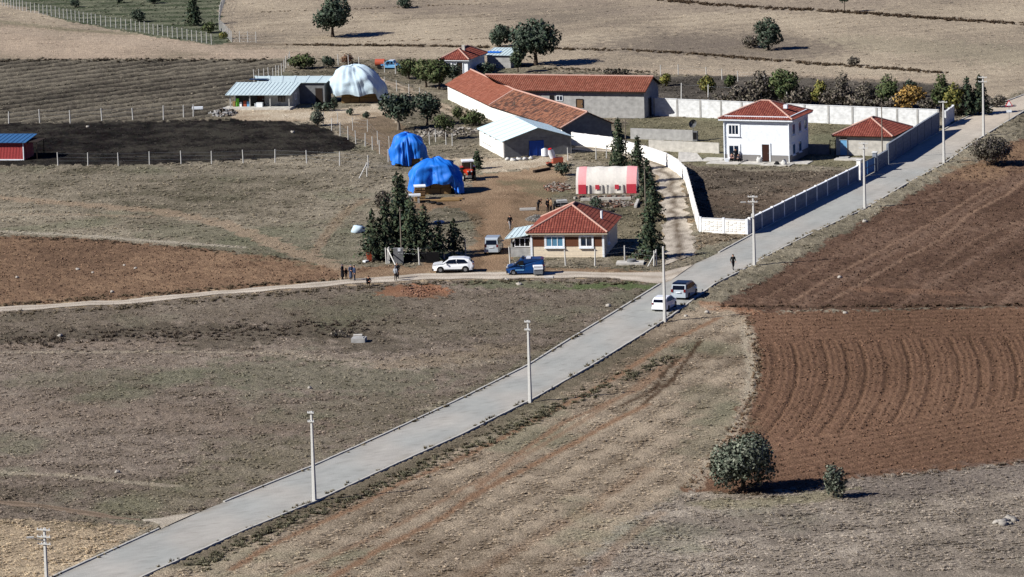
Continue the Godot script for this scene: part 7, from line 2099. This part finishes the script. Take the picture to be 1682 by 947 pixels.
	# on the porch of the cottage
	for e in [[Vector3(-34.08, 0, -152.24), Vector3(0.85, 0.6, 0.6), "white", "white chest freezer on the cottage porch"], [Vector3(-34.60, 0, -152.67), Vector3(0.35, 0.45, 0.5), "white", "small white box beside the freezer on the porch"], [Vector3(-35.63, 0, -152.91), Vector3(0.45, 0.7, 0.4), "carlightblue", "pale blue crate on the cottage porch"], [Vector3(-36.14, 0, -153.02), Vector3(0.4, 0.8, 0.4), "terracotta", "orange-brown crate on the cottage porch"], [Vector3(-36.74, 0, -153.15), Vector3(0.3, 0.6, 0.4), "white", "white crate left of the orange one on the porch"], [Vector3(-37.20, 0, -153.26), Vector3(0.38, 1.1, 0.35), "brightgreen", "bright green tall bag on the cottage porch"], [Vector3(-37.67, 0, -153.37), Vector3(0.35, 0.7, 0.4), "straw", "tan box at the left end of the cottage porch"]]:
		var s: Vector3 = e[1]
		var t := thing("porch_box", e[3], "box", e[0] + Vector3(0, 0.27, -0.8), -0.2)
		part_box(t, "body", Vector3(0, s.y * 0.46, 0), Vector3(s.x, s.y * 0.92, s.z), M[e[2]])
		part_box(t, "lid", Vector3(0, s.y * 0.96, 0), Vector3(s.x + 0.04, s.y * 0.08, s.z + 0.04), M[e[2]])
	# at the white house
	simple("white_sack", "white sack left of the open door of the white house", "sack", Vector3(31.23, 0, -86.88), sack(Vector3(0.4, 0.55, 0.4), 21), M.pole)
	simple("white_sack", "pale sack right of the open door of the white house", "sack", Vector3(34.12, 0, -84.44), sack(Vector3(0.4, 0.42, 0.4), 22), M.pole)
	simple("dark_sack", "dark sack near the right corner of the white house", "sack", Vector3(33.30, 0, -84.61), sack(Vector3(0.4, 0.3, 0.4), 23), M.black)
	simple("white_box", "white box by the left corner of the white house", "box", Vector3(27.28, 0, -88.24), bx(Vector3(0, 0.25, 0), Vector3(0.4, 0.5, 0.4)), M.white)
	mb = MB.new()
	var ra := Vector3(-1.4, 0.0, 0.8)
	mb.quad(Vector3(-1.5, 0.05, 0.9), Vector3(1.6, 0.05, 0.9), Vector3(0.9, 0.75, -1.6), Vector3(-1.4, 1.0, -1.6))
	mb.quad(Vector3(1.6, 0.05, 0.9), Vector3(1.6, -0.1, -1.6), Vector3(0.9, 0.75, -1.6), Vector3(1.6, 0.05, 0.9)); mb.quad(Vector3(-1.4, 1.0, -1.6), Vector3(-1.5, -0.1, -1.6), Vector3(-1.5, -0.1, 0.9), Vector3(-1.5, 0.05, 0.9))
	simple("pale_ramp", "pale concrete ramp inside the wall below the stained yard wall", "ramp", Vector3(22.81, 0, -90.50), mb, M.concrete)
	# well by the farmhouse
	o = thing("well_cover", "pale slab with dark well ring beside the farmhouse", "well", Vector3(12.98, 0, -13.65), -0.1)
	part_box(o, "slab", Vector3(0, 0.1, 0), Vector3(3.0, 0.24, 2.0), M.concrete)
	mb = MB.new(); mb.tube(Vector3(0.15, 0.2, -0.1), Vector3(0.15, 0.5, -0.1), 0.55, 0.5, 16); put("ring", mb, M.darkgrey, o)
	# fallen twig piles in the strip by the road
	for e in [[Vector3(9.34, 0, 60.84), 3.5, "thin fallen branch near the wheel marks by the road"], [Vector3(-11.01, 0, 98.14), 4.0, "thin fallen branch on the strip below the road"]]:
		pass
	heap("earth", "fresh reddish earth dug beside the dirt track", Vector3(-9.66, 0, 0.03), 4.4, 7.0, 0.10, [lin(178, 140, 118), lin(164, 126, 106), lin(150, 114, 96)], 170, 0.2, "earth")

# ---------------------------------------------------------------- ground cover
func tuft(blades: int, spread: float, h: float) -> ArrayMesh:
	var mb := MB.new()
	for i in blades:
		var a := TAU * i / blades + rng.randf_range(-0.4, 0.4)
		var d := Vector3(cos(a), 0, sin(a))
		var s := d.cross(Vector3.UP) * spread * 0.28
		var r := d * spread * rng.randf_range(0.1, 0.5)
		var tip := d * spread * rng.randf_range(0.6, 1.2) + Vector3(0, h * rng.randf_range(0.6, 1.1), 0)
		var n := (d * 0.5 + Vector3.UP * 0.9).normalized()
		mb.tri_n(r - s, r + s, tip, n, n, n)
	return mb.mesh(M.grass)

func scatter(called: String, label: String, mesh: Mesh, put_buf: PackedFloat32Array) -> void:
	var mm := MultiMesh.new()
	mm.transform_format = MultiMesh.TRANSFORM_3D
	mm.use_colors = true
	mm.mesh = mesh
	mm.instance_count = put_buf.size() / 16
	mm.buffer = put_buf
	var o := MultiMeshInstance3D.new()
	o.multimesh = mm
	o.name = called
	add_child(o, true)
	o.set_meta("kind", "stuff"); o.set_meta("label", label); o.set_meta("category", "grass")

func add_tuft(b: PackedFloat32Array, x: float, y: float, z: float, s: float, sy: float, c: Color) -> void:
	var a := rng.randf() * TAU
	var cs := cos(a) * s
	var sn := sin(a) * s
	b.append_array([cs, 0.0, sn, x, 0.0, sy, 0.0, y, -sn, 0.0, cs, z, c.r, c.g, c.b, 1.0])

func make_grass() -> void:
	var tn := tints()
	var n1 := noise(0.03, 21, 3)
	var n2 := noise(0.16, 22, 3)
	var n5 := noise(0.32, 77, 3)
	# zone: [density, height, which]
	var kinds := {0: [1.0, 0.9, 0], 1: [0.45, 0.45, 0], 2: [0.4, 0.4, 0], 3: [0.6, 0.8, 1], 4: [0.5, 0.6, 1], 5: [0.35, 0.6, 1], 7: [1.0, 0.8, 1], 8: [1.0, 0.9, 0], 9: [0.8, 0.7, 0], 12: [1.0, 0.9, 0], 13: [1.0, 1.0, 1], 14: [0.9, 0.6, 1], 15: [0.6, 0.9, 1], 18: [1.2, 1.1, 2], 21: [1.0, 1.0, 2], 22: [0.9, 0.8, 2], 23: [0.15, 0.6, 0], 16: [0.06, 0.5, 0], 6: [0.16, 0.5, 0], 20: [0.1, 0.5, 0]}
	var bufs := [PackedFloat32Array(), PackedFloat32Array(), PackedFloat32Array()]
	var z := 135.0
	while z > -310.0:
		var dist := 495.2 - z
		var half := dist * 0.1105 + 5.0
		var s := 7756.0 / dist
		var per := s * s * 85.0 / dist / 7.0                    # tufts a square metre
		var dz := 0.8
		var n := int(per * dz * half * 2.0)
		for i in n:
			var x := rng.randf_range(-half, half)
			var zz := z + rng.randf() * dz
			var q := zone_at(x, zz)
			if not kinds.has(q): continue
			var kd: Array = kinds[q]
			var pt := n5.get_noise_2d(x, zz)
			if rng.randf() > kd[0] * (0.55 + pt * 0.7): continue
			var tt: Array = tn[q]
			var t := n1.get_noise_2d(x, zz * 0.7) * 0.9 + n2.get_noise_2d(x, zz) * 0.8 + rng.randfn() * 0.45 + 0.1
			var c: Color = tt[1].lerp(tt[0], clampf(t, 0.0, 1.0)) if t > 0.0 else tt[1].lerp(tt[2], clampf(-t, 0.0, 1.0))
			if q == 7 or q == 0 or q == 9 or q == 12 or q == 14:
				var gr := n1.get_noise_2d(x * 1.7 + 90.0, zz * 1.1) * 1.5 + n2.get_noise_2d(x, zz) * 0.4 - 0.4
				if gr > 0.0: c = c.lerp(lin(108, 113, 94), minf(gr, 0.45))
			var mk := mark_at(x, zz)
			if mk.a > 0.0:
				if mk.a > 0.3 and rng.randf() < mk.a * 0.75: continue
				c = c.lerp(Color(mk.r, mk.g, mk.b), mk.a)
			c = c * WARM * (TG * rng.randf_range(0.66, 1.36))
			var far := 1.0 + maxf(0.0, -z) * 0.002
			var sc := rng.randf_range(0.4, 1.0) * far
			add_tuft(bufs[kd[2]], x, -0.02, zz, sc * (0.8 + kd[1] * 0.3), sc * kd[1] * (0.55 + 0.7 * maxf(0.0, pt)), c)
		z -= dz
	scatter("dry_grass", "dry straw-coloured grass on the open ground", tuft(9, 0.26, 0.24), bufs[0])
	scatter("meadow_grass", "grey-brown weeds and grass of the meadow and gardens", tuft(9, 0.26, 0.26), bufs[1])
	scatter("verge_grass", "long dry grass along the right road verge", tuft(11, 0.3, 0.30), bufs[2])
	# dark weedy strips between the far fields and along banks: [line, width, tufts a metre, height, tint]
	var wb := PackedFloat32Array()
	for e in [[PackedVector2Array([Vector2(-32.67, -226.88), Vector2(-17.59, -222.32), Vector2(-6.40, -217.95), Vector2(6.48, -212.41), Vector2(17.36, -207.41), Vector2(24.50, -203.36), Vector2(31.46, -197.14), Vector2(37.41, -191.25), Vector2(44.14, -185.24), Vector2(51.61, -179.12), Vector2(57.31, -174.21), Vector2(61.66, -169.67)]), 1.6, 26, 0.9, lin(92, 80, 66)], [PackedVector2Array([Vector2(26.20, -274.44), Vector2(33.74, -265.16), Vector2(41.26, -258.69), Vector2(49.65, -252.93), Vector2(56.92, -246.66), Vector2(63.99, -239.67), Vector2(71.85, -232.57), Vector2(81.29, -224.33)]), 2.2, 30, 1.0, lin(84, 72, 60)], [PackedVector2Array([Vector2(-76.68, -217.61), Vector2(-65.41, -215.62), Vector2(-54.14, -212.87), Vector2(-43.85, -209.60), Vector2(-34.64, -208.10)]), 3.0, 18, 0.8, lin(70, 64, 56)], [PackedVector2Array([Vector2(-25.22, -228.18), Vector2(-12.08, -228.06), Vector2(6.66, -226.51)]), 1.2, 6, 0.6, lin(116, 100, 84)], [PackedVector2Array([Vector2(-39.58, -274.07), Vector2(-26.63, -274.20), Vector2(-12.70, -275.87), Vector2(-2.71, -276.81)]), 1.2, 8, 0.6, lin(110, 98, 84)], [PackedVector2Array([Vector2(6.62, -187.82), Vector2(14.94, -183.67), Vector2(21.40, -179.29)]), 2.5, 16, 0.8, lin(86, 80, 68)], [PackedVector2Array([Vector2(-59.06, -44.74), Vector2(-49.67, -42.10), Vector2(-35.04, -32.00), Vector2(-25.03, -23.42)]), 1.5, 10, 0.6, lin(84, 74, 62)], [PackedVector2Array([Vector2(-54.44, 0.59), Vector2(-48.07, -0.57), Vector2(-35.32, -4.07), Vector2(-27.62, -6.98), Vector2(-18.48, -8.89)]), 1.6, 16, 0.7, lin(88, 78, 64)], [PackedVector2Array([Vector2(-53.79, 7.00), Vector2(-41.18, 4.73), Vector2(-28.55, 0.54), Vector2(-18.30, -3.02), Vector2(-9.20, -4.51), Vector2(0.61, -4.34), Vector2(14.21, -0.38)]), 2.2, 14, 0.7, lin(96, 88, 74)], [PackedVector2Array([Vector2(21.89, 14.81), Vector2(31.22, 16.41), Vector2(41.13, 17.75), Vector2(52.87, 19.05)]), 1.0, 10, 0.7, lin(80, 66, 54)], [PackedVector2Array([Vector2(-52.14, 23.21), Vector2(-46.02, 22.50), Vector2(-37.41, 21.51), Vector2(-29.93, 22.05), Vector2(-21.31, 20.70), Vector2(-15.10, 20.34)]), 7.0, 34, 0.8, lin(84, 76, 68)], [PackedVector2Array([Vector2(14.90, 41.82), Vector2(7.69, 57.89), Vector2(0.69, 72.57), Vector2(-5.87, 86.85), Vector2(-12.04, 98.74), Vector2(-17.08, 108.20), Vector2(-21.58, 117.51), Vector2(-26.00, 126.81)]), 2.0, 22, 0.7, lin(90, 88, 72)], [PackedVector2Array([Vector2(23.93, 21.27), Vector2(23.87, 40.02), Vector2(22.50, 60.20), Vector2(20.25, 75.79), Vector2(16.98, 92.76), Vector2(14.45, 102.47)]), 0.9, 10, 0.6, lin(120, 104, 86)], [PackedVector2Array([Vector2(14.90, 104.00), Vector2(19.93, 106.40), Vector2(24.66, 104.64), Vector2(28.52, 101.25), Vector2(35.98, 99.31), Vector2(44.16, 96.17)]), 0.9, 9, 0.6, lin(110, 98, 84)], [PackedVector2Array([Vector2(-0.98, 74.00), Vector2(-8.00, 88.37), Vector2(-13.09, 98.59), Vector2(-17.93, 108.80), Vector2(-22.53, 118.51)]), 0.8, 5, 0.7, lin(80, 74, 62)]]:
		var ln: PackedVector2Array = e[0]
		for k in ln.size() - 1:
			var len := ln[k].distance_to(ln[k + 1])
			for i in int(len * e[2] * 0.5):
				var p: Vector2 = ln[k].lerp(ln[k + 1], rng.randf()) + Vector2(rng.randfn() * 0.35, rng.randfn() * 0.35) * float(e[1])
				if n5.get_noise_2d(p.x * 0.8, p.y * 0.8) < -0.28: continue
				if zone_at(p.x, p.y) == 17: continue
				var sc: float = rng.randf_range(0.6, 1.5) * e[3]
				add_tuft(wb, p.x, -0.02, p.y, sc * 1.1, sc * 0.95, e[4] * (TG * rng.randf_range(0.7, 1.5)))
	for e in [PackedVector2Array([Vector2(-37.11, 129.40), Vector2(-29.79, 112.77), Vector2(-24.96, 103.29), Vector2(-17.92, 89.54), Vector2(-12.06, 76.79), Vector2(-4.70, 59.86), Vector2(1.25, 45.09), Vector2(6.20, 29.76), Vector2(9.83, 18.88), Vector2(15.72, 0.65)]), PackedVector2Array([Vector2(-30.00, 129.48), Vector2(-22.55, 113.29), Vector2(-17.40, 103.62), Vector2(-11.13, 89.74), Vector2(-5.12, 76.99), Vector2(1.99, 60.00), Vector2(7.39, 45.12), Vector2(12.60, 29.80), Vector2(16.19, 18.89), Vector2(21.43, 0.51), Vector2(25.83, -10.12), Vector2(28.30, -17.42), Vector2(33.53, -30.45), Vector2(41.32, -48.32), Vector2(47.95, -67.25), Vector2(53.60, -81.98), Vector2(60.79, -105.08)])]:
		for k in e.size() - 1:
			for i in int(e[k].distance_to(e[k + 1]) * 2.2):
				var p: Vector2 = e[k].lerp(e[k + 1], rng.randf()) + Vector2(rng.randfn() * 0.16, 0)
				if n5.get_noise_2d(p.x * 0.6, p.y * 0.6) < 0.02: continue
				add_tuft(wb, p.x, 0.0, p.y, rng.randf_range(0.3, 0.9), rng.randf_range(0.4, 1.1), lin(132, 122, 98) * rng.randf_range(0.6, 1.3))
	scatter("weed_strips", "dark weeds on the banks and strips between the fields", tuft(10, 0.28, 0.3), wb)
	# clods on the ploughed soil
	var cb := PackedFloat32Array()
	var cm := MB.new()
	cm.box(Vector3(0, 0.03, 0), Vector3(0.16, 0.12, 0.13), Basis.from_euler(Vector3(0.5, 0.3, 0.4)))
	for i in 42000:
		var x := rng.randf_range(-60.0, 75.0)
		var zz := rng.randf_range(-110.0, 115.0)
		var q := zone_at(x, zz)
		if q != 10 and q != 11 and q != 6: continue
		var tt: Array = tn[q]
		add_tuft(cb, x, 0.02, zz, rng.randf_range(0.4, 1.3), rng.randf_range(0.4, 1.0), tt[1 + rng.randi() % 2] * WARM * rng.randf_range(0.7, 1.2))
	scatter("soil_clods", "clods of turned earth on the ploughed fields", cm.mesh(M.grass), cb)

const TG := 1.3
